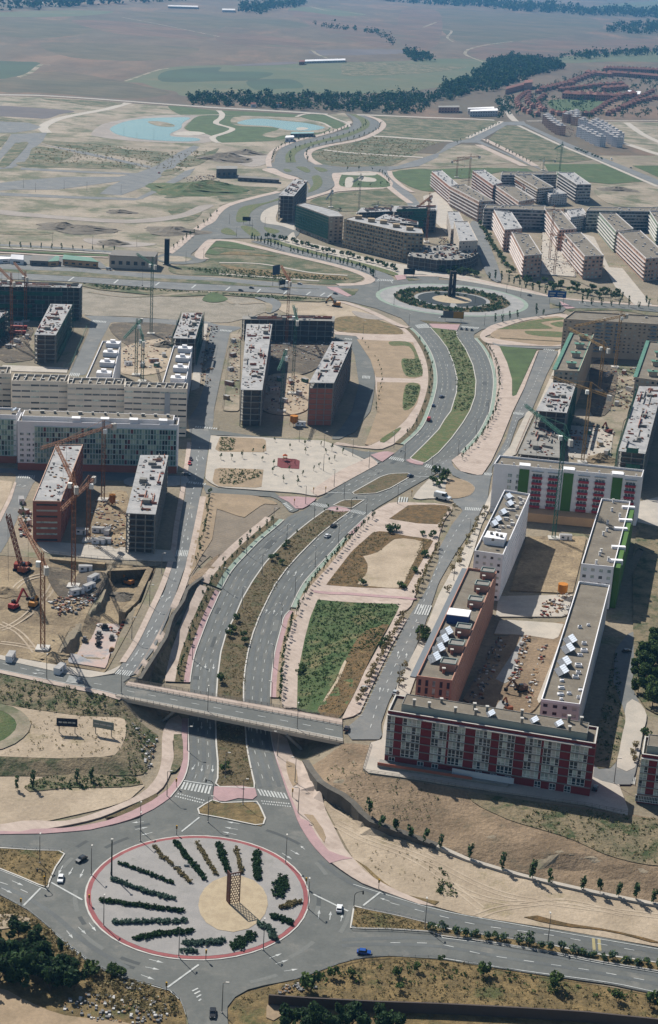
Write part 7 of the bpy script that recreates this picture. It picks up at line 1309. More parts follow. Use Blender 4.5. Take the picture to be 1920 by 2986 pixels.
def tufts(name, label, s_, n, r0, r1, mats, seed, m_=7):
    b = MB()
    for p in fill(s_, n, seed):
        r = RNG.uniform(r0, r1); leaves(b, (p[0], p[1], float(hz([p])[0]) + .3 + r * .35), (r, r, r * .6), m_, r * .45)
    o = b.build(name, mats); tag(o, label, 'weeds', kind='stuff')
tufts('weeds', 'weeds growing on the bank below the left upper road', "T03 0,410 450,490 700,540 860,600 900,700 560,690 200,640 0,600", 260, .3, .8, [LEAF[0], LEAF[1], LEAFO[0]], 21); tufts('weeds', 'weeds on the steep bank left of the underpass', "T03 900,700 1040,790 1110,830 1040,1070 990,1120 900,1100 860,960", 180, .25, .6, LEAF, 22)
tufts('weeds', 'dry tufts scattered on the dirt terrace', "T03 200,640 860,710 880,850 800,980 400,990 0,970 200,850", 170, .2, .5, LEAFO, 23); tufts('weeds', 'weeds along the dirt lot left of the underpass', "T03 170,1200 300,1130 650,1110 960,1130 980,1180 500,1215", 300, .3, .7, LEAF, 24)
tufts('weeds', 'green weeds covering the park plot right of the boulevard', "T12 690,1330 1260,1360 T13 1100,220 880,280 700,600 560,640 560,400 610,150", 1500, .3, .8, LEAF, 25); tufts('weeds', 'brown tufts on the slope of the park plot', "T13 690,650 900,300 1180,70 1090,230 850,700", 500, .25, .6, LEAFO, 26)
tufts('weeds', 'brown grass tufts around the bare park plot', "T12 760,1215 930,990 1090,850 1190,860 1180,930 1000,1020 1030,1150 970,1210", 500, .25, .6, LEAFO, 27); tufts('weeds', 'tufts along the right side of the bare park plot', "T12 1420,900 1490,905 1310,1245 1260,1240 1350,1090", 220, .25, .6, LEAFO, 28)
tufts('weeds', 'low planting on the long boulevard median', "T12 740,700 900,705 560,1000 330,1330 280,1440 T13 200,240 170,560 10,560 50,110 T12 120,1440 240,1200 440,950", 1500, .25, .6, LEAFO, 29); tufts('weeds', 'low green planting on the northern median', "T21 0,870 120,880 190,1020 250,1180 250,1340 200,1444 100,1444 125,1310 120,1180 60,1000", 900, .3, .8, LEAF, 30)
tufts('weeds', 'low planting on the median below the bridge', "T13 -20,760 175,760 210,1000 240,1180 -10,1180", 300, .25, .55, LEAFO, 31)
tufts('weeds', 'dry scrub on the lower right verge', "T14 100,1290 380,1180 640,1120 960,1005 1540,990 T24 560,1095 1540,1260 1540,1420 700,1350 0,1300 T14 640,1270 340,1240 100,1400", 800, .2, .55, LEAFO, 32); tufts('weeds', 'green scrub patches on the lower right verge', "T14 400,1180 900,1050 1300,1000 T24 300,1060 900,1160 1540,1260 1540,1330 700,1250 T14 1300,1180 800,1180", 150, .3, .9, LEAF, 33)
tufts('weeds', 'dry scrub on the lower left verge', "T04 0,560 300,745 560,970 740,1090 1180,1220 1260,1290 1280,1400 700,1330 560,1100 300,900 0,750", 900, .3, .9, LEAFO, 34); tufts('weeds', 'dry grass on the left traffic island', "T04 0,225 430,240 340,480 0,350", 300, .2, .5, LEAFO, 35); tufts('weeds', 'dry grass on the island between the right hand roads', "T14 950,640 1480,755 1480,795 940,775", 220, .25, .6, LEAFO, 36)
tufts('weeds', 'weeds on the reddish bank below the red-brick block', "T13 730,1150 880,890 1000,1090 1540,1190 T14 1540,100 1020,-20", 130, .2, .5, LEAF, 37); tufts('weeds', 'weeds on the bank at the right edge', "T23 700,1320 1540,1420 T24 1540,330 1200,270 900,150 560,30", 380, .25, .6, [LEAF[0], LEAFO[0], LEAFO[1]], 38); tufts('weeds', 'weeds on the dirt lot by the poplars', "T24 0,320 160,560 0,560", 60, .3, .8, LEAF, 39)
tufts('weeds', 'clumps on the sandy dirt lot', "T14 1000,60 1540,250 1540,520 1100,400 900,150", 60, .2, .4, LEAFO, 40); tufts('weeds', 'undergrowth along the lane at the right', "T23 1120,780 1240,240 1300,700 1230,1050 1080,1040", 200, .3, .8, LEAF, 41)
tufts('weeds', 'green crops in the upper plot of the square', "T12 10,185 110,190 100,280 0,280", 150, .4, .8, LEAF, 42); tufts('weeds', 'green crops in the lower plot of the square', "T12 0,405 140,410 300,415 290,460 120,520 0,510", 240, .4, .8, LEAF, 43); tufts('weeds', 'planted rows in the garden plots', "T11 1290,1080 1420,1080 1425,1195 1310,1195", 200, .4, .8, LEAF, 44); tufts('weeds', 'planted rows in the lower garden plot', "T11 1310,1260 1410,1265 1370,1400 1290,1430", 200, .4, .8, LEAF, 45)
tufts('weeds', 'weeds on the trunk road verge', "T01 580,545 1300,600 T11 400,635 800,660 400,655 0,615 T01 700,585", 400, .5, 1.2, LEAF, 46); tufts('weeds', 'scrub on the park plot above the trunk road', "T01 1300,440 T11 0,440 300,460 800,500 900,520 400,520 0,490", 500, .5, 1.2, LEAF, 47)
tufts('weeds', 'scrub on the weedy patches of the building land', "T00 250,1030 700,1010 1180,1070 1500,1050 1300,1200 900,1180 200,1150", 600, .6, 1.6, LEAFO, 48)
tufts('weeds', 'dry scrub on the plots right of the winding boulevard', "T10 660,1080 800,1030 1100,960 1540,1000 1400,1060 1200,1150 800,1150", 700, .6, 1.5, LEAFO, 49)
b = MB()
for p in np.vstack([fill("T04 560,1230 740,1230 950,1270 1100,1260 1200,1290 1170,1444 700,1444 400,1330", 150, 50), fill("T03 920,720 1040,830 1110,850 1060,1080 1030,1060 980,900", 80, 51), fill("T14 460,1180 640,1150 700,1200 400,1240", 60, 52)]):
    b.m = int(RNG.choice((4, 2, 2, 0, 2))); w = RNG.uniform(.1, .45); z = float(hz([p])[0]); b.box(p[0] - w, p[0] + w, p[1] - w, p[1] + w, z, z + RNG.uniform(.3, .7))
tag(b.build('rubble', M_CLUT), 'pale rubble and litter strewn over the verges', 'rubble', kind='stuff')
def sitelitter(s_, n, seed, label, smax=1.9):
    b = MB()
    for p in fill(s_, int(n * 1.25), seed):
        b.m = int(RNG.choice((0, 0, 0, 1, 2, 2, 2, 3, 4, 4, 5))); w, d = RNG.uniform(.3, smax, 2) * (1, .6); a = RNG.uniform(0, 3.14); z = float(hz([p])[0]); e1, e2 = np.array([math.cos(a), math.sin(a)]) * w / 2, np.array([-math.sin(a), math.cos(a)]) * d / 2
        b.prism([p - e1 - e2, p + e1 - e2, p + e1 + e2, p - e1 + e2], z, z + RNG.uniform(.4, 1.1))
    tag(b.build('site_materials', M_CLUT), label, 'materials', kind='stuff')
for i, (s_, n, lb) in enumerate((("T02 640,650 880,560 900,960 620,950", 150, 'building materials between the brick block and the frame'), ("T02 340,1340 500,1260 640,1230 700,1290 540,1420 400,1444", 160, 'heaps of steel and timber beside the pit'), ("T02 130,700 220,700 220,890 140,880", 60, 'materials left of the orange brick block'), ("T11 330,960 780,960 780,1100 340,1100", 160, 'materials in the unfinished courtyard'), ("T11 330,1190 620,1200 600,1440 320,1440", 130, 'materials at the near end of the unfinished courtyard'), ("T11 70,930 150,930 130,1300 60,1440", 120, 'materials stacked along the left wing'), ("T01 860,1000 1200,900 1190,1150 870,1150", 130, 'materials in the excavated courtyard'), ("T01 0,860 230,860 220,990 0,1000", 90, 'materials by the red trucks'), ("T01 1440,840 1530,840 1470,1300 1390,1250", 110, 'pallets along the left street'), ("T21 1150,1140 1390,1140 1380,1440 1100,1440", 130, 'materials in the sandy yard'), ("T22 920,80 1240,120 1200,370 900,330", 130, 'materials at the near end of the sandy yard'), ("T23 480,490 560,260 600,120 660,130 600,300 540,500", 90, 'rubble and slabs along the middle of the courtyard'), ("T23 200,560 300,330 420,150 480,180 380,420 280,640", 70, 'materials in the shaded half of the courtyard'), ("T23 700,220 760,200 700,450 640,640 600,640", 70, 'pallets along the red earth courtyard'), ("T22 940,1280 900,1440 700,1440 740,1320", 60, 'materials beside the orange silo'), ("T21 730,150 900,180 960,500 700,470", 160, 'materials among the peach blocks'), ("T21 0,200 100,240 80,330 0,340", 80, 'materials on the podium yard'), ("T21 960,350 1000,480 760,470 700,360", 80, 'materials in front of the peach end block'), ("T03 640,10 880,20 860,60 650,50", 60, 'reinforcement at the back of the slab'), ("T00 1280,1250 1540,1220 1540,1280 1320,1280", 80, 'scrap piles by the far dark building'), ("T20 700,850 900,870 1300,1020 1280,1040 800,930", 120, 'parked cars and materials by the white apartment cluster'))):
    sitelitter(s_, n, 60 + i, lb)
b = MB(); pg = inside(RNG.uniform(np.min(POD, 0), np.max(POD, 0), (400, 2)), [tuple(t) for t in POD])
for c in pg[:170]: b.m = int(RNG.choice((0, 1, 2, 2, 3, 4))); w = RNG.uniform(.3, 1.6); d = RNG.uniform(.3, 1.2); b.box(c[0] - w, c[0] + w, c[1] - d, c[1] + d, 11, 11 + RNG.uniform(.3, 2.2))
tag(b.build('site_materials', M_CLUT), 'building materials on top of the rounded podium frame', 'materials', kind='stuff')
print('vegetation done', round(time.time() - T_START, 1))
# ------------------------------------------------------------------ vehicles
M_TYRE = mat('tyre_rubber', (28, 28, 30), fine=0.1); M_CARGL = mat('car_glass', (26, 34, 40), rough=0.08, spec=0.8, fine=0.0); M_LAMP = mat('headlamp', (226, 228, 226), rough=0.2, fine=0.0); M_TAIL = mat('tail_lamp', (140, 24, 24), rough=0.3, fine=0.0)
def paint(c): return mat('car_paint_%d_%d_%d' % c, c, rough=0.25, spec=0.6, fine=0.0, k=.8)
CARC = {}
def car(s_, colr, label, kind='car', L=4.25, group='cars on the roads', z=None):
    a, b_ = G(s_); d = b_ - a; rz = math.atan2(d[1], d[0]); c = (a + b_) / 2; key = (colr, kind)
    if key not in CARC:
        h0, h1 = (.32, .82); W = .86; prof = {'car': [(-2.1, .35), (-2.12, .75), (-1.9, .95), (.95, .92), (2.0, .75), (2.12, .45), (2.05, .32)], 'van': [(-2.4, .35), (-2.42, .95), (-2.4, 1.1), (1.4, 1.1), (2.3, .95), (2.42, .5), (2.3, .34)]}[kind]
        b = MB(); n = len(prof); vs = []
        for y, k in ((-W, 0), (-W * .94, 1), (W * .94, 1), (W, 0)):
            vs += [(x * (.98 if k else 1), y, z if not k else (z + .03 if z > .6 else z)) for x, z in prof]
        fs = [tuple(range(n)), tuple(range(4 * n - 1, 3 * n - 1, -1))]
        for r in range(3):
            for i in range(n): j = (i + 1) % n; fs.append((r * n + j, r * n + i, (r + 1) * n + i, (r + 1) * n + j))
        b.add(vs, fs); body = b.mesh('body', paint(colr))
        top = {'car': ((-1.75, .95, .9), (-1.25, .35, 1.42)), 'van': ((-2.35, 1.25, 1.08), (-2.2, .75, 1.95))}[kind]; (x0, x1, zb), (x2, x3, zt) = top; g = MB()
        g.add([(x0, -.8, zb), (x1, -.8, zb), (x1, .8, zb), (x0, .8, zb), (x2, -.66, zt), (x3, -.66, zt), (x3, .66, zt), (x2, .66, zt)], ((0, 1, 5, 4), (1, 2, 6, 5), (2, 3, 7, 6), (3, 0, 4, 7), (4, 5, 6, 7))); cab = g.mesh('windows', M_CARGL)
        r = MB(); r.box(x2 - .08, x3 + .06, -.68, .68, zt - .02, zt + .05); 
        if kind == 'van': r.box(x0 - .02, x0 + 2.4, -.83, .83, zb, zt - .03)
        rf = r.mesh('roof', paint(colr)); w = MB(); m_ = 10
        w.add([(math.cos(i * .628) * .31, y, .31 + math.sin(i * .628) * .31) for y in (-.1, .1) for i in range(10)], [(i, (i + 1) % 10, 10 + (i + 1) % 10, 10 + i) for i in range(10)] + [tuple(range(10)), tuple(range(19, 9, -1))]); wh = w.mesh('wheel', M_TYRE)
        hl = MB(); hl.box(-.03, .03, -.17, .17, -.08, .08); CARC[key] = (body, cab, rf, wh, hl.mesh('headlight', M_LAMP), hl.mesh('tail_light', M_TAIL), top)
    body, cab, rf, wh, hl, tl, top = CARC[key]
    o = empty('parked_van' if kind == 'van' else 'car', (c[0], c[1], (float(hz([c])[0]) + .2) if z is None else z), rz); tag(o, label, kind, group); k = L / 4.25; o.scale = (k, k, k)
    obj('body', body, o); obj('windows', cab, o); obj('roof', rf, o)
    for x in (-1.3, 1.32):
        for y in (-.8, .8): obj('wheel', wh, o, (x, y, 0))
    for y in (-.6, .6): obj('headlight', hl, o, (2.08 if kind == 'car' else 2.36, y, .66)); obj('tail_light', tl, o, (-2.12 if kind == 'car' else -2.42, y, .72))
    return o
BK, WH, SV, BL_, RD, GY = (24, 27, 30), (228, 230, 230), (172, 176, 178), (30, 66, 140), (176, 40, 36), (92, 98, 102)
for a in (("T04 600,285 540,320", (36, 44, 48), 'dark grey car driving round the left side of the near roundabout'), ("T04 432,415 420,465", WH, 'white car behind the stop line left of the near roundabout'), ("T14 838,675 846,625", WH, 'white car at the right hand stop line of the near roundabout'), ("T14 965,952 1065,962", (24, 74, 150), 'bright blue car leaving the near roundabout to the right'), ("T04 1495,1350 1490,1420", BK, 'black car on the exit road at the bottom edge'),
          ("T12 780,822 822,800", BK, 'black car leading on the right carriageway below the junction'), ("T12 738,892 778,872", WH, 'white car following the black car below the junction'), ("T12 1322,465 1360,455", (40, 54, 76), 'dark blue car waiting at the junction beside the median'), ("T21 10,1350 32,1345", (40, 60, 90), 'dark blue car on the left carriageway above the junction'), ("T11 1500,-15 1520,5", BK, 'black car left out'), ("T21 160,862 158,876", BK, 'leftmost of three black cars waiting at the far crosswalk'), ("T21 196,866 194,880", BK, 'middle one of three black cars waiting at the far crosswalk'), ("T21 233,870 231,884", BK, 'rightmost of three black cars waiting at the far crosswalk'),
          ("T21 622,630 655,638", BK, 'black car on the far side of the far roundabout'), ("T21 8,782 55,784", BK, 'black car passing in front of the far roundabout sign'), ("T11 205,578 248,584", BK, 'black car on the trunk road near the blue sign'), ("T11 130,595 170,600", BK, 'second black car on the trunk road'), ("T11 795,618 835,626", BK, 'black car reaching the far roundabout from the left'), ("T11 545,550 585,555", SV, 'silver car on the far lane of the trunk road'), ("T02 1340,330 1338,352", (60, 40, 40), 'dark car parked on the left street'), ("T02 1332,362 1330,382", RD, 'red car parked on the left street'), ("T02 1295,450 1330,452", GY, 'grey car turning into the left street'),
          ("T23 1090,1235 1105,1190", BK, 'black car parked at the right end of the red-brick block'), ("T23 1290,255 1345,240", (40, 44, 46), 'dark car on the shaded lane at the right'), ("T13 1130,230 1155,185", (50, 56, 54), 'dark car parked beside the pavement trees on the right street'), ("T13 1000,520 1025,500", SV, 'silver car on the pavement near the bridge end'), ("T13 880,825 905,765", (60, 50, 50), 'dark car standing at the right bridge end'), ("T00 1100,1220 1135,1212", RD, 'red car on the far building land'), ("T20 1335,1175 1365,1185", BK, 'black car on the far right street'), ("T13 1220,560 1250,520", SV, 'silver car by the corner of the red-brick block'), ("T12 1495,-25 1510,-45", (40, 60, 90), 'blue car between the red van and the bend')):
    if a[2] == 'black car left out': continue
    car(*a)
for a in (("T12 1460,85 1482,45", RD, 'red van on the left carriageway above the junction', 'van'), ("T01 745,450 790,455", SV, 'silver van on the trunk road by the grey hall', 'van'), ("T20 1200,1112 1225,1128", WH, 'white van on the far right street', 'van'), ("T22 0,612 55,625", WH, 'white delivery van parked by the junction island', 'van')): car(*a, L=5.0 if 'delivery' not in a[2] else 8.0)
# ------------------------------------------------------------------ street lamps, lights, signs
def lamp_proto(h, arm, name='street_lamp', col=M_DARKC):
    o = empty(name); b = MB(); b.cone((0, 0), .16, .09, 0, h, 6); b.build('pole', col, o); b = MB(); b.bar((0, 0, h - .1), (arm, 0, h + .25), .12); b.build('arm', col, o); b = MB(); b.box(arm - .2, arm + .75, -.22, .22, h + .15, h + .38); b.build('lamp_head', M_KERB, o); b = MB(); b.cone((0, 0), .3, .3, 0, .25, 6); b.build('base', M_KERB, o); return o
def place(proto, first, xy, rz, label, cat, group, z=None):
    o = proto if first else copy_tree(proto); o.location = (xy[0], xy[1], (float(hz([xy])[0]) + .25) if z is None else z); o.rotation_euler = (0, 0, rz); tag(o, label, cat, group); return o
LP = lamp_proto(9.5, .9); fl = [True]
def lamps(s_, label, group, rz=0.0, z=None, sc_=1.0):
    qs = list(G(s_) if z is None else onz(P(s_), z)); qs.sort(key=lambda t: t[1])
    for k, p in enumerate(qs):
        o = place(LP, fl[0], p, rz, label + (', %s from the camera' % ('1st', '2nd', '3rd', *[nth(j) for j in range(4, 60)])[k] if len(qs) > 1 else ''), 'street lamp', group, z); fl[0] = False; o.scale = (sc_, sc_, sc_)
lamps("T04 641,405 985,165 728,762 1255,985 T14 465,325 622,640 308,932", 'street lamp on the red kerb ring of the near roundabout', 'lamps on the near roundabout', 1.6)
lamps("T04 280,320", 'street lamp on the left traffic island', None, 1.6); lamps("T14 1442,780", 'street lamp at the tip of the hedge between the right hand roads', None, 1.6); lamps("T24 765,885", 'street lamp rising from the oleander hedge', None, 1.6); lamps("T14 18,1372", 'street lamp beside the bottom exit road', None, 0); lamps("T03 985,1500", 'street lamp at the left entry of the near roundabout', None, 1.6)
lamps("T03 1172,1262 1315,942 T03 1460,1444", 'street lamp on the left side of the boulevard below the bridge', 'lamps left below the bridge'); lamps("T13 552,1380 530,1165 408,980", 'street lamp on the right side of the boulevard below the bridge', 'lamps right below the bridge', 3.1); lamps("T13 40,1130 165,1320", 'street lamp on the median below the bridge', 'lamps on the lower median')
lamps("T03 1458,660 852,535 T13 546,782", 'tall street lamp standing on the bridge', 'lamps on the bridge', 1.6, z=0.2); lamps("T03 328,437", 'street lamp beside the upper left road', None, 1.6)
lamps("T13 366,622 378,356 435,60 T12 530,1305 672,1090 835,930 1030,740", 'street lamp on the right kerb of the boulevard above the bridge', 'lamps right above the bridge', 2.6); lamps("T12 20,1240 190,1005 380,812 T03 1350,300", 'street lamp on the left kerb of the boulevard above the bridge', 'lamps left above the bridge', 5.8); lamps("T12 300,1150 472,930 665,760 160,1380", 'street lamp on the long median', 'lamps on the long median', 5.8)
lamps("T12 1250,650 1300,350 1225,260 1385,130 605,650 805,530 1050,400 935,315 1490,440 875,620", 'street lamp around the main junction', 'lamps around the junction', 4); lamps("T12 560,215 735,260 730,420", 'street lamp on the sandy square', 'lamps on the square')
lamps("T13 1258,500 1400,200 T22 105,1190 215,890", 'street lamp on the pavement of the right street', 'lamps on the right street', 3); lamps("T22 135,315 262,165 345,30 T21 395,1200 355,1070", 'street lamp on the right kerb north of the junction', 'lamps north of the junction', 2.6); lamps("T02 1135,1140 1050,1370 1265,560 1340,240", 'street lamp on the left access street', 'lamps on the left street'); lamps("T03 925,160", 'street lamp behind the foundation slab', None)
lamps("T21 475,610 320,845 575,640 255,690 50,770 450,760 T11 1120,600 1225,700 1330,850 1010,900 1095,490 1365,440", 'street lamp around the far roundabout', 'lamps around the far roundabout', 1.0); lamps("T11 120,220 320,150 600,340 730,380 70,130 230,170", 'street lamp at the far left junction', 'lamps at the far junction'); lamps("T23 1230,1170", 'street lamp on the sunlit corner right of the red-brick block', None)
lamps("T00 165,1320 250,1350 450,1330 610,1340 850,1360 960,970 1080,960 870,930 600,1100 1120,1130 T01 650,290 370,260 960,290 1180,340 1305,400 1430,370 T10 860,900 700,940 560,970 1000,880 1110,900", 'far street lamp on the building land', 'far lamps', 0)
TM = empty('lamp_mast'); b = MB(); b.cone((0, 0), .3, .16, 0, 12.8, 8); b.build('pole', mat('green_mast_paint', (50, 62, 48), fine=.1), TM); b = MB(); b.box(-.35, .35, -.35, .35, 12.8, 13.1); b.build('lamp_head', M_KERB, TM); b = MB(); b.box(-.3, .3, -.45, -.15, .8, 1.7); b.build('control_box', M_DARK, TM); place(TM, True, G("T04 783,412")[0], 0, 'tall dark green mast at the left end of the near roundabout hedges', 'mast', None)
M_SIGY = mat('signal_yellow', (220, 170, 40), fine=.05)
TL = empty('traffic_light'); b = MB(); b.cone((0, 0), .1, .1, 0, 3.0, 6); b.build('pole', M_DARK, TL); b = MB(); b.box(-.22, .22, -.3, .1, 2.3, 3.5); b.build('signal_head', M_SIGY, TL)
b = MB(); 
for k in range(3): b.cone((0, -.31), .12, .12, 2.45 + k * .36, 2.7 + k * .36, 6)
b.build('lenses', M_DARK, TL)['kind'] = 'stuff'; tf = True
for s_, lb in (("T04 626,612", 'yellow traffic light on the left kerb of the near roundabout'), ("T04 310,482", 'yellow traffic light at the tip of the left traffic island'), ("T04 1240,122", 'yellow traffic light on the top kerb of the near roundabout'), ("T04 1168,1232", 'yellow traffic light at the bottom stop line'), ("T04 1445,1002", 'yellow traffic light on the bottom kerb of the near roundabout'), ("T14 608,492", 'yellow traffic light on the right kerb of the near roundabout'), ("T14 1118,502", 'yellow traffic light on the pink pavement right of the near roundabout'), ("T04 148,640", 'yellow traffic light on the lower left verge'), ("T12 525,660", 'traffic light on the pink island at the junction'), ("T12 745,575", 'traffic light on the pavement corner of the square'), ("T12 660,580", 'traffic light at the edge of the square'), ("T13 512,1270", 'traffic light at the right end of the near crosswalk'), ("T03 1238,1200", 'traffic light at the left end of the near crosswalk'), ("T12 1350,600", 'traffic light by the junction island')): place(TL, tf, G(s_)[0], random.uniform(-.4, .4), lb, 'traffic light', 'traffic lights'); tf = False
TG = empty('signal_gantry'); b = MB(); b.cone((0, 0), .12, .1, 0, 4.6, 6)
for k in range(6): t0, t1 = k * .26, (k + 1) * .26; b.bar((-2.4 * (1 - math.cos(t0)), 0, 4.5 + 1.6 * math.sin(t0)), (-2.4 * (1 - math.cos(t1)), 0, 4.5 + 1.6 * math.sin(t1)), .16)
b.build('curved_pole', M_DARK, TG); b = MB(); b.box(-2.75, -2.3, -.2, .2, 5.2, 6.3); b.build('signal_head', M_DARK, TG); tf = True
for s_, lb, rz in (("T03 1495,1262", 'curved signal pole over the near crosswalk', 0), ("T14 943,640", 'curved signal pole on the island right of the near roundabout', 3.14), ("T12 925,682", 'curved signal pole on the median at the junction', 3.14), ("T12 1302,352", 'curved signal pole at the upper junction crosswalk', 0), ("T04 320,490", 'curved signal pole on the left traffic island', 0)): place(TG, tf, G(s_)[0], rz, lb, 'signal pole', 'curved signal poles'); tf = False
def board(s_, w, h, leg, fc, label, name='billboard', rz=0.0, lines=None, linec=None, back=M_DARKC):
    p = G(s_)[0]; o = empty(name, (p[0], p[1], float(hz([p])[0]) + .1), rz); tag(o, label, 'sign')
    b = MB(); b.box(-w / 2, w / 2, -.08, .08, leg, leg + h); b.build('board', fc, o)
    for x in (-w * .38, w * .38): b = MB(); b.box(x - .12, x + .12, .1, .3, 0, leg + h * .8); b.build('post', back, o)
    for (x0, x1, z0_, z1_) in (lines or []): b = MB(); b.box(-w / 2 + w * x0, -w / 2 + w * x1, -.12, -.085, leg + h * z0_, leg + h * z1_); b.build('lettering', linec or M_WHITE, o)
board("T03 470,815", 7.5, 3.2, 2.6, mat('navy_board', (40, 44, 60), fine=.05), 'dark billboard with a white line of lettering on the dirt terrace', lines=[(.1, .26, .42, .6), (.3, .5, .42, .6), (.54, .72, .42, .6), (.76, .9, .42, .6)])
board("T03 725,830", 8, 3.0, 2.6, mat('pale_board', (150, 158, 150), fine=.05), 'pale grey billboard with white lettering on the dirt terrace', rz=-.25, lines=[(.08, .3, .45, .62), (.34, .62, .45, .62), (.66, .9, .45, .62)], linec=M_KERB)
board("T21 825,690", 15, 5.5, 5.5, mat('blue_sign', (38, 92, 160), fine=.05), 'blue overhead direction sign right of the far roundabout', 'direction_sign', lines=[(.08, .42, .55, .75), (.52, .9, .55, .75), (.08, .35, .2, .38), (.52, .8, .2, .38)])
board("T21 100,812", 16, 5.5, 2.5, mat('grey_sign_back', (112, 118, 116), fine=.05), 'grey and yellow direction sign in front of the far roundabout', 'direction_sign', lines=[(.5, .98, .06, .94)], linec=mat('sign_ochre', (196, 152, 64), fine=.05))
board("T11 395,560", 9, 8, 9, mat('slate_sign', (70, 84, 104), fine=.05), 'tall slate blue sign beside the trunk road', 'direction_sign', rz=.9); board("T11 1332,498", 10, 5, 2, mat('dark_sign', (52, 58, 60), fine=.05), 'dark back of a sign at the upper left of the far roundabout', 'direction_sign', rz=.2)
board("T11 440,580", 7, 4, 3, mat('dark_sign', (52, 58, 60)), 'small dark sign on the trunk road verge', 'direction_sign', rz=.8); board("T21 -330,0" if False else "T11 190,130", 8, 4, 3.5, mat('dark_sign', (52, 58, 60)), 'dark sign at the far left junction', 'direction_sign')
for s_, lb in (("T04 1250,358", 'white label board among the hedges, left one'), ("T04 1310,348", 'white label board among the hedges, right one')): board(s_, 1.7, .9, .2, M_WHITE, lb, 'label_board')
# ------------------------------------------------------------------ site machines and containers
def excavator(s_, colr, label, rz, sc_=1.0, reach=1.0):
    p = G(s_)[0]; o = empty('excavator', (p[0], p[1], float(hz([p])[0]) + .1), rz); o.scale = (sc_,) * 3; tag(o, label, 'excavator'); mm = mat('machine_%d_%d_%d' % colr, colr, fine=.1, rough=.5)
    for y in (-1.3, 1.3): b = MB(); b.prism([(-2.2, y - .35), (2.2, y - .35), (2.2, y + .35), (-2.2, y + .35)], 0, .85); b.build('track', M_TYRE, o)
    b = MB(); b.prism([(-2.4, -1.5), (1.4, -1.5), (1.4, 1.5), (-2.4, 1.5)], .9, 2.1); b.prism([(-2.4, -1.4), (-.8, -1.4), (-.8, 1.4), (-2.4, 1.4)], 2.1, 2.6); b.build('body', mm, o); b = MB(); b.prism([(-.2, .3), (1.5, .3), (1.3, 1.45), (-.2, 1.45)], 2.1, 3.5); b.build('cab', M_CARGL, o)
    b = MB(); b.bar((1.2, -.2, 1.8), (4.2 * reach, -.2, 5.4 * reach), .7, .8); b.build('boom', mm, o); b = MB(); b.bar((4.1 * reach, -.2, 5.4 * reach), (6.6 * reach, -.2, 2.2), .5, .6); b.build('stick', mm, o); b = MB(); b.prism([(6.0 * reach, -.8), (7.2 * reach, -.8), (7.0 * reach, .4), (6.1 * reach, .4)], .9, 2.2); b.build('bucket', M_DARK, o)
excavator("T02 100,1385", (176, 40, 36), 'red excavator with its long arm raised in the excavation', 1.1, 1.0, 1.35); excavator("T02 900,1215", (196, 124, 50), 'orange excavator at the bottom of the pit', 2.6); excavator("T02 235,1370", (206, 140, 50), 'yellow loader beside the red excavator', 1.4, 1.0, .7); excavator("T11 820,705", (204, 140, 50), 'orange excavator on the dirt left of the far roundabout', 2.8, 1.3); excavator("T23 575,520", (90, 64, 50), 'dark excavator in the red earth courtyard', 3.6); excavator("T02 170,1130", (170, 90, 60), 'tracked rig at the foot of the crawler crane', 1.2, 1.2, .6); excavator("T22 1190,150", (150, 70, 50), 'digger in the sandy yard', 2.0); excavator("T23 490,650", (150, 84, 50), 'small digger behind the red-brick block', 2.0, .7)
g = G("T02 150,1110")[0]; tp = onz(P("T02 55,728"), 34.0)[0]; o = empty('crawler_crane'); tag(o, 'red and white crawler crane with a leaning lattice boom', 'crane'); b = MB(); lattice(b, (*g, 1.5), (*tp, 34.0), 1.5, 2.5, .28); b.build('boom', mat('faded_red_paint', (150, 104, 88), fine=.15), o); b = MB(); b.box(g[0] - 3, g[0] + 3, g[1] - 2, g[1] + 2, .9, 3.2); b.build('machine_house', mat('machine_red', (150, 60, 44), fine=.1), o); b = MB(); b.box(g[0] - 3.4, g[0] + 3.4, g[1] - 2.4, g[1] - 1.2, 0, 1); b.box(g[0] - 3.4, g[0] + 3.4, g[1] + 1.2, g[1] + 2.4, 0, 1); b.build('tracks', M_TYRE, o); b = MB(); b.bar((*tp, 33.5), (tp[0], tp[1], 4), .1); b.build('hoist_rope', M_DARK, o)
def container(s_, label, rz, mm=None, L=6.0, n='site_container', h=2.6, z=None):
    p = G(s_)[0]; o = empty(n, (p[0], p[1], (float(hz([p])[0]) + .08) if z is None else z), rz); tag(o, label, 'container'); b = MB(); b.box(-L / 2, L / 2, -1.25, 1.25, 0, h); b.build('shell', mm or M_WHITEW, o); b = MB(); b.box(-L / 2 - .05, L / 2 + .05, -1.3, 1.3, h, h + .12); b.build('roof', M_SLABW, o)
    b = MB(); b.box(L * .1, L * .1 + .9, -1.28, -1.252, .1, 2.1); b.build('door', M_STEEL, o); b = MB(); b.box(-L * .35, -L * .15, -1.28, -1.252, 1.1, 1.9); b.build('window', M_GLASS, o)
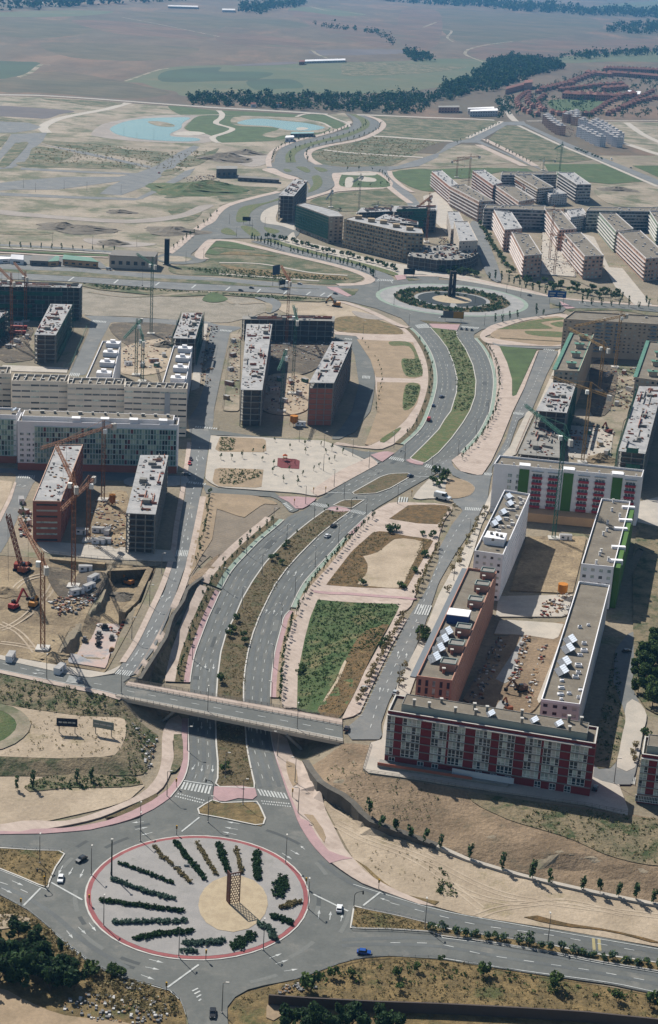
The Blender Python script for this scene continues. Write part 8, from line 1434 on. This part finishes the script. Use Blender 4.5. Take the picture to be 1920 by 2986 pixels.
for s_, lb, rz in (("T02 655,1190", 'white site cabin at the upper end of the row by the pit', 1.1), ("T02 625,1250", 'white site cabin in the middle of the row by the pit', 1.0), ("T02 540,1285", 'long grey-white site cabin at the lower end of the row by the pit', .6), ("T02 600,1120", 'dark topped site cabin on the pit rim', .2), ("T02 690,930", 'white site cabin near the foot of the short crane, left', 0), ("T02 735,925", 'white site cabin near the foot of the short crane, right', 0), ("T02 690,850", 'white site cabin beside the sandy lane', 0), ("T02 755,860", 'end-on white site cabin beside the sandy lane', 1.5), ("T02 575,860", 'grey site cabin under the short crane', 0), ("T01 130,840", 'pale green site cabin before the tall open frame', 0), ("T03 75,300", 'grey site cabin beside the upper left road', 1.5), ("T03 420,385", 'brown site cabin at the corner of the upper left road', 1.3), ("T12 570,100" , 'grey site hut beside the yellow silo of the courtyard', 0), ("T22 890,900", 'small grey cabin at the foot of the big green crane', 0)): container(s_, lb, rz)
for s_, lb, r_ in (("T22 865,1300", 'orange silo standing at the edge of the courtyard', 2.2), ("T12 522,100", 'orange silo between the wings of the unfinished courtyard', 2.4), ("T02 788,665", 'orange mixer tank on the sandy lane', 1.6)):
    p = G(s_)[0]; o = empty('silo', (p[0], p[1], 0)); tag(o, lb, 'silo'); mm = mat('silo_orange', (206, 132, 44), fine=.08); b = MB(); b.cone((0, 0), r_ * .25, r_, 1.2, 2.8, 12); b.cone((0, 0), r_, r_, 2.8, 6.2, 12); b.build('tank', mm, o); b = MB()
    for k in range(4): a = k * 1.57; b.bar((math.cos(a) * r_, math.sin(a) * r_, 0), (math.cos(a) * r_ * .9, math.sin(a) * r_ * .9, 2.8), .2)
    b.build('legs', M_STEEL, o)
for s_, lb in (("T01 130,870", 'upper red flatbed truck beside the cluttered frame'), ("T01 120,905", 'lower red flatbed truck beside the cluttered frame')):
    p = G(s_)[0]; o = empty('flatbed_truck', (p[0], p[1], .1), .1); tag(o, lb, 'truck'); b = MB(); b.box(-6, 3.4, -1.2, 1.2, 1.0, 1.5); b.build('bed', M_CLUT[5], o); b = MB(); b.box(3.6, 6, -1.2, 1.2, .7, 3.1); b.build('cab', mat('truck_red', (176, 70, 60), fine=.05), o); b = MB(); b.box(-5.5, 3, -1.1, 1.1, 1.5, 3.0); b.build('load', mat('truck_load', (190, 110, 100), fine=.2), o)
    for x in (-4.6, -3.2, 4.4):
        for y in (-1.05, 1.05): b = MB(); b.add([(math.cos(i * .785) * .5, w_, .5 + math.sin(i * .785) * .5) for w_ in (-.15, .15) for i in range(8)], [(i, (i + 1) % 8, 8 + (i + 1) % 8, 8 + i) for i in range(8)] + [tuple(range(8)), tuple(range(15, 7, -1))]); b.build('wheel', M_TYRE, o, (x, y, 0))
# reinforcement and formwork boxes on the foundation slab
for x, y in ((735, 75), (695, 125), (785, 150), (690, 155), (690, 195), (595, 165), (785, 240), (850, 155), (735, 325), (700, 350), (575, 300), (540, 320), (490, 335), (580, 360), (640, 370), (860, 90)):
    p = onz(P("T03 %d,%d" % (x, y)), -5.0)[0]; b = MB(); w, d = random.uniform(.8, 1.8), random.uniform(.5, 1.1); b.box(-w, w, -d, d, 0, random.uniform(.6, 1.4)); b.box(-w * .6, w * .6, -d * .6, d * .6, 0, 1.9); o = b.build('formwork_stack', random.choice(M_CLUT[2:4] + M_CLUT[:1]), None, (p[0], p[1], -5.1)); o.rotation_euler = (0, 0, random.uniform(0, 3)); tag(o, 'stack of formwork on the pale foundation slab', 'formwork', 'formwork stacks on the slab')
def mound(s_, r, h, label, mm):
    p = G(s_)[0]; b = MB(); n, m_ = 18, 6; vs = [(0, 0, h)]; z0 = float(hz([p])[0])
    for j in range(1, m_ + 1):
        for i in range(n): a = 2 * math.pi * i / n; k = j / m_; rr = r * k * (1 + .18 * math.sin(3 * a + r) + .1 * RNG.normal()); vs.append((rr * math.cos(a) * 1.3, rr * math.sin(a), h * (1 - k) ** 1.2 * (1 + .12 * RNG.normal()) if j < m_ else -.3))
    fs = [(0, 1 + i, 1 + (i + 1) % n) for i in range(n)] + [(1 + (j - 1) * n + i, 1 + j * n + i, 1 + j * n + (i + 1) % n, 1 + (j - 1) * n + (i + 1) % n) for j in range(1, m_) for i in range(n)]
    b.add(vs, fs); o = b.build('earth_mound', mm, None, (p[0], p[1], z0)); tag(o, label, 'mound')
M_HEAP = mat('heap_earth', (132, 122, 106), c2=(112, 104, 92), s=.15, fine=.25, bump=.6)
for a in (("T22 1140,345", 9, 4.5, 'earth mound at the near end of the sandy yard', M_EXCAV), ("T03 370,290", 6, 3, 'earth mound beside the upper left road', M_EXCAV), ("T01 1155,985", 8, 4, 'gravel heap in the excavated courtyard', M_HEAP), ("T10 60,1120", 30, 9, 'big grey spoil heap left of the winding boulevard', M_HEAP), ("T10 190,1075", 22, 6, 'smaller spoil heap left of the winding boulevard', M_HEAP), ("T01 600,170", 26, 5, 'long dark spoil heap on the building land', M_HEAP), ("T01 430,150", 20, 5, 'dark spoil heap left of the long one', M_HEAP), ("T01 790,265", 14, 4, 'round spoil heap near the trunk road', M_HEAP), ("T01 1220,180", 26, 5, 'spoil heap below the boulevard bend', M_HEAP), ("T01 850,45", 14, 3, 'pale heap on the upper building land', M_HEAP), ("T00 1350,1335", 45, 8, 'green covered spoil bank on the building land', M_GREEN), ("T00 1480,1310", 35, 8, 'second green covered spoil bank', M_GREEN), ("T02 40,1270", 8, 2.5, 'sandy heap left of the excavation', M_EXCAV), ("T20 1260,1330", 22, 4, 'dark heap on the far right dirt lot', M_HEAP), ("T02 870,1300", 6, 2.2, 'grey spoil heap at the pit bottom', M_HEAP)): mound(*a)
for s_, lb in (("T11 70,925 60,1080 40,1250 20,1430", 'pale hoarding along the left wing of the unfinished courtyard'), ("T01 610,860 560,980 500,1120 450,1150", 'green site hoarding beside the pale street'), ("T01 20,1085 250,1100 440,1125", 'low hoarding in front of the cluttered frame'), ("T02 330,1010 600,1040 900,1065 1090,1085", 'site hoarding along the back of the excavation'), ("T21 900,1110 850,1280 T22 640,60 540,300", 'orange hoarding along the right street building site'), ("T02 620,965 900,985 1100,990", 'wire hoarding before the two near frames')):
    fence('site_hoarding', lb, s_, 0.0, 2.0, 3.0, M_GRMETAL if 'green' in lb else M_CLUT[1] if 'orange' in lb else M_CONC, 'hoarding')
for k, s_ in enumerate(("T01 900,1120 1000,1130 1080,1100 1150,1060 1100,1130", "T11 420,1230 500,1250 560,1330 450,1380 380,1300 600,1240", "T01 60,1000 120,960 190,930", "T22 960,200 1050,160 1130,240 1180,300", "T21 1180,1200 1300,1180 1340,1300 1250,1400", "T11 100,960 95,1060 80,1160 70,1260 50,1360", "T02 150,640 170,720 180,800")):
    for j, q_ in enumerate(P(s_)): container("N %.1f,%.1f" % q_, 'site box %s in the %s storage group' % (nth(j + 1), ('left courtyard', 'unfinished courtyard', 'red truck', 'sandy yard near', 'sandy yard far', 'left wing hoarding', 'orange block')[k]), random.uniform(0, 3), random.choice((M_WHITEW, M_GREYW, M_BRICKP, M_GRMETAL, M_OCHRE)), random.uniform(3, 6.5))
# playground on the red rubber
p = G("T12 460,350")[0]; o = empty('climbing_frame', (p[0], p[1], .5)); tag(o, 'orange and red climbing frame on the red playground', 'play equipment'); b = MB()
for x in (-1, 1):
    for y in (-1, 1): b.bar((x, y, 0), (x, y, 3), .16)
b.build('posts', M_CLUT[5], o); b = MB(); b.box(-1.1, 1.1, -1.1, 1.1, 1.4, 1.55); b.build('platform', M_CLUT[0], o); b = MB(); b.add([(-1.3, -1.3, 2.9), (1.3, -1.3, 2.9), (1.3, 1.3, 2.9), (-1.3, 1.3, 2.9), (0, 0, 3.9)], ((0, 1, 4), (1, 2, 4), (2, 3, 4), (3, 0, 4))); b.build('roof', mat('play_orange', (200, 96, 50), fine=.05), o); b = MB(); b.bar((1, 0, 1.5), (4, .5, .2), .8, .1); b.build('slide', mat('play_red', (170, 50, 50), fine=.05), o)
p = G("T12 505,375")[0]; o = empty('swing_frame', (p[0], p[1], .5), .2); tag(o, 'dark swing frame on the red playground', 'play equipment'); b = MB()
for x in (-2, 2): b.bar((x, -1, 0), (x, 0, 2.6), .14); b.bar((x, 1, 0), (x, 0, 2.6), .14)
b.bar((-2, 0, 2.6), (2, 0, 2.6), .14); b.build('frame', M_DARK, o); b = MB(); b.box(-1, -.5, -.2, .2, .5, .58); b.build('seat', M_DARK, o)
# ------------------------------------------------------------------ far houses and halls
def hall(name, label, s_, h, wall, roof, pitched=False, cat='hall', floors=1, z0=0.0):
    q = rq(s_, h); r = empty(name); tag(r, label, cat); w = MB(); pn = MB()
    for i in range(4): A, B = q[i], q[(i + 1) % 4]; facade(w, pn, A, B, 0, h, max(1, int(np.hypot(*(B - A)) / 6)), floors, .5, .3)
    w.build('wall', wall, r); pn.build('window_panes', [M_GLASS] * 3, r)['kind'] = 'stuff'; b = MB()
    if pitched: m0, m1 = (q[0] + q[3]) / 2, (q[1] + q[2]) / 2; k = h + 2.5; b.add([(*q[0], h), (*q[1], h), (*q[2], h), (*q[3], h), (*m0, k), (*m1, k)], ((0, 1, 5, 4), (2, 3, 4, 5), (0, 4, 3), (1, 2, 5)))
    else: b.prism(inset(q, -.3), h, h + .4)
    b.build('roof', roof, r); return r
hall('sports_hall', 'big windowless grey hall beside the trunk road', "T01 768,348 1085,362 1108,325 800,312", 10.5, BP(182, 168, 152), M_DARKC); p = G("T01 1170,410")[0]; o = empty('dark_pylon', (p[0], p[1], 0)); tag(o, 'dark square pylon at the corner of the grey hall', 'pylon'); b = MB(); b.box(-2, 2, -2, 2, 0, 22); b.build('shaft', M_DARK, o); b = MB(); b.box(-3, 3, -3, 3, 0, .6); b.build('plinth', M_CONC, o)
hall('canopy_hall', 'long hall with curved green metal roof by the trunk road', "T01 440,375 690,395 640,365 450,345", 5.0, M_TAN_W, M_GRMETAL); hall('canopy_hall', 'green roofed shed left of the curved green hall', "T01 340,392 410,388 415,355 395,352", 4.0, M_TAN_W, M_GRMETAL); hall('white_shed', 'white gabled shed by the trunk road', "T01 70,370 165,378 168,352 90,348", 4.5, M_WHITEW, M_WHITEW, True); hall('storage_bays', 'row of grey storage bays by the trunk road', "T01 210,385 335,390 338,352 230,348", 4, M_DARKC, M_DARKC); hall('white_shed', 'low white roofed shed at the left edge by the trunk road', "T01 -60,378 70,372 72,362 -60,355", 3.5, M_WHITEW, M_WHITEW)
hall('warehouse', 'white warehouse at the foot of the wooded slope, front bay', "T20 222,780 415,775 412,760 225,770", 9, M_GREYW, M_WHITEW, floors=2); hall('warehouse', 'white warehouse at the foot of the wooded slope, rear bay', "T20 205,762 390,760 388,748 205,756", 9, M_GREYW, M_WHITEW); hall('row_building', 'reddish long low building left of the white warehouse', "T20 0,752 145,752 145,740 0,742", 9, M_BRICKP, M_CONC, floors=2)
hall('farm_shed', 'long pale farm shed in the fields', "T10 600,428 885,420 885,412 605,420", 5, M_GREYW, M_WHITEW, True); hall('farm_house', 'reddish house beside the long farm shed', "T10 560,432 600,430 600,424 565,425", 7, M_BRICKP, M_TILE, True); hall('pavilion', 'flat roofed pavilion by the right hand pond', "T10 500,938 660,935 665,926 510,926", 5, M_DARKC, BP(120, 150, 150)); hall('pavilion', 'white pavilion block at the end of the pond', "T10 462,965 525,962 520,950 470,952", 6, M_WHITEW, M_WHITEW); hall('raw_building', 'dark unfinished box on the building land', "T10 -20,1185 125,1185 125,1165 -20,1165", 10, M_DARKC, M_CONC); hall('low_garage', 'low grey garage beside the unfinished box', "T10 130,1245 420,1262 420,1250 140,1232", 4, M_DARKC, M_DARKC)
hall('villa', 'white villa complex among the far trees', "T10 20,68 110,70 110,60 20,58", 8, M_WHITEW, M_GREYW); hall('shed', 'pale shed near the tree belt at the upper left', "T00 180,15 300,18 300,12 180,10", 8, M_WHITEW, M_WHITEW); hall('villa', 'pale industrial building in the far left trees', "T00 1180,42 1390,48 1390,38 1180,34", 7, M_GREYW, M_GREYW); hall('shed', 'white roof between the garden trees', "T10 395,728 440,728 440,722 395,722", 6, M_WHITEW, M_TILE, True); hall('shed', 'reddish roof between the garden trees', "T10 220,730 258,730 258,724 220,724", 5, M_WHITEW, M_TILE, True)
hall('estate_block', 'long estate building with pinkish wall on the slope', "T20 470,625 600,590 600,575 480,605", 10, M_BRICKP, M_TILE, True, floors=3); hall('estate_block', 'tall pinkish gabled house on the slope', "T20 600,580 660,575 660,555 605,560", 14, M_PEACH, M_TILE, True, floors=3); hall('tennis_hall', 'white flat hall at the right of the estate', "T20 1320,655 1410,660 1420,640 1330,632", 5, M_WHITEW, M_WHITEW)
hm = MB()
for i, (x0, x1, y0, y1) in enumerate(((-5, 5, -4.5, 4.5),)): facade(hm, None, (-5, -4.5), (5, -4.5), 0, 6, 3, 2, .4, .45); facade(hm, None, (5, -4.5), (5, 4.5), 0, 6, 2, 2, .4, .45); facade(hm, None, (5, 4.5), (-5, 4.5), 0, 6, 0, 0); facade(hm, None, (-5, 4.5), (-5, -4.5), 0, 6, 2, 2, .4, .45)
hm.m = 1; hm.quad((-4.7, -4.2, 0), (4.7, -4.2, 0), (4.7, -4.2, 6), (-4.7, -4.2, 6)); hm.quad((4.7, -4.2, 0), (4.7, 4.2, 0), (4.7, 4.2, 6), (4.7, -4.2, 6)); hm.quad((-4.7, 4.2, 0), (-4.7, -4.2, 0), (-4.7, -4.2, 6), (-4.7, 4.2, 6)); ME_HW = hm.mesh('wall', [M_BRICKP, M_GLASS])
hm = MB(); hm.add([(-5.6, -5.1, 5.9), (5.6, -5.1, 5.9), (5.6, 5.1, 5.9), (-5.6, 5.1, 5.9), (-2, 0, 9), (2, 0, 9)], ((0, 1, 5, 4), (1, 2, 5), (2, 3, 4, 5), (3, 0, 4))); ME_HR = hm.mesh('roof', M_TILE); hm = MB(); hm.box(-.5, .5, .5, 1.5, 8, 10); ME_HC = hm.mesh('chimney', M_BRICKP)
def house(p, rz, label, group, sc_=1.0):
    o = empty('terraced_house', (p[0], p[1], 0), rz); o.scale = (sc_,) * 3; tag(o, label, 'house', group); obj('wall', ME_HW, o); r = obj('roof', ME_HR, o); obj('chimney', ME_HC, r)
for s_, n, lb, k in (("T20 700,655 620,660 560,700 550,735 600,785 690,815", 16, 'red-roofed terraced house in the outer curved row', 1.05), ("T20 740,680 700,715 705,755 760,795 800,800", 9, 'red-roofed terraced house in the inner curved row', 1.05), ("T20 640,680 620,720 660,760 720,780", 7, 'red-roofed house between the two curved rows', 1.1), ("T20 860,640 1000,625 1120,610 1280,600", 11, 'red-roofed house in the middle straight row', 1.2), ("T20 1300,760 1420,720 1560,690", 8, 'red-roofed house in the outermost diagonal row', 1.2), ("T20 840,810 930,812 1030,812", 5, 'red-roofed house in the near row of the estate', 1.05), ("T20 1070,810 1130,770 1190,730 1260,700", 10, 'red-roofed house in the first diagonal row', 1.05), ("T20 1190,810 1300,760 1400,700 1500,650", 13, 'red-roofed house in the long diagonal row', 1.05), ("T20 900,690 960,695", 2, 'red-roofed house left in the upper row', 1.8), ("T20 1000,695 1060,695", 2, 'red-roofed house second in the upper row', 1.8), ("T20 1110,700 1160,700", 2, 'red-roofed house third in the upper row', 1.8), ("T20 1210,700 1250,695 1310,690 1360,680", 4, 'red-roofed house right in the upper row', 1.6), ("T20 730,640 800,625 880,605 930,600", 7, 'brown-roofed house above the curved rows', 1.4), ("T20 920,590 980,570 1040,545 1100,530", 8, 'red-roofed house in the upper diagonal terrace', 1.4), ("T20 1050,525 1200,540", 5, 'red-roofed house in the top terrace', 1.4), ("T20 1180,500 1350,505 1560,515", 15, 'pink-roofed house in the far right estate, back row', 1.5), ("T20 1200,530 1400,545 1580,560", 14, 'pink-roofed house in the far right estate, front row', 1.5), ("T20 1170,640 1300,630", 4, 'brown-roofed house near the white hall', 1.5)):
    q = resample(spline(G(s_)), 1.0); i = np.linspace(0, len(q) - 1, n).astype(int)
    for c_, k_ in enumerate(i): j = min(k_ + 1, len(q) - 1); d = q[j] - q[max(0, j - 2)]; house(q[k_], math.atan2(d[1], d[0]), lb + ', %s along it' % nth(c_ + 1), lb.split(' in ')[-1].split(' of ')[0] + ' houses', k)
def flat(p, sc_, label, group, mm, rz):
    o = empty('small_apartment_block', (p[0], p[1], 0), rz); tag(o, label, 'apartment block', group); o.scale = (sc_,) * 3
    if mm not in CARC:
        w, pn = MB(), MB()
        for A, B in (((-6, -6), (6, -6)), ((6, -6), (6, 6)), ((6, 6), (-6, 6)), ((-6, 6), (-6, -6))): facade(w, pn, A, B, 0, 15, 3, 5, .36, .42)
        r = MB(); r.prism([(-6.3, -6.3), (6.3, -6.3), (6.3, 6.3), (-6.3, 6.3)], 15, 15.6); r.box(-3, 3, -3, 3, 15.6, 18.5); CARC[mm] = (w.mesh('wall', mm), pn.mesh('window_panes', [M_GLASS] * 3), r.mesh('roof', M_GREYW))
    for n, me in zip(('wall', 'window_panes', 'roof'), CARC[mm]):
        c = obj(n, me, o)
        if n == 'window_panes': c['kind'] = 'stuff'
for s_, n, lb, mm in (("T20 760,870 800,910 850,945", 6, 'pinkish small block in the left row of the white apartment cluster', M_PEACH), ("T20 900,860 960,840 960,880", 6, 'pinkish small block at the back of the white apartment cluster', M_PEACH), ("T20 1000,960 1060,990 1130,1025", 5, 'white small block in the near row of the white apartment cluster', M_WHITEW), ("T20 1070,930 1150,970 1250,1030", 7, 'white small block in the middle row of the white apartment cluster', M_WHITEW), ("T20 1010,900 1100,905 1200,960 1260,1000", 8, 'white small block in the back row of the white apartment cluster', M_WHITEW)):
    q = resample(spline(G(s_)), 1.0)
    for c_, k_ in enumerate(np.linspace(0, len(q) - 1, n).astype(int)): flat(q[k_], 1.0, lb + ', %s along it' % nth(c_ + 1), lb.split(' in ')[-1] if ' in ' in lb else lb, mm, .6)
# ------------------------------------------------------------------ air
far = MB(); far.box(-9000, 9000, -200, 13000, -9.0, CAM_H + 12)
hzm = bpy.data.materials.new('haze'); hzm.use_nodes = True; nt = hzm.node_tree; nt.nodes.remove(nt.nodes['Principled BSDF']); pv = nt.nodes.new('ShaderNodeVolumePrincipled'); pv.inputs['Color'].default_value = (.17, .48, .9, 1); pv.inputs['Density'].default_value = 0.000047; pv.inputs['Anisotropy'].default_value = 0.2
nt.links.new(pv.outputs[0], nt.nodes['Material Output'].inputs['Volume'])
tag(far.build('haze', hzm), kind='stuff')
by = {}
for o in bpy.data.objects:
    if o.parent is None and o.get('label') and o.get('kind') is None: by.setdefault(o['label'], []).append(o)
for lb, os_ in by.items():
    if len(os_) > 1:
        os_.sort(key=lambda o: (o.location.x * 1.0) / max(o.location.y, 1.0))
        for k, o in enumerate(os_): o['label'] = lb + ', %s from left' % nth(k + 1)
for o in bpy.data.objects:
    if o.get('label') and len(o['label'].split()) > 16: o['label'] = o['label'].replace(' the ', ' ', len(o['label'].split()) - 16)
print('all done', round(time.time() - T_START, 1), 'objects', len(bpy.data.objects))
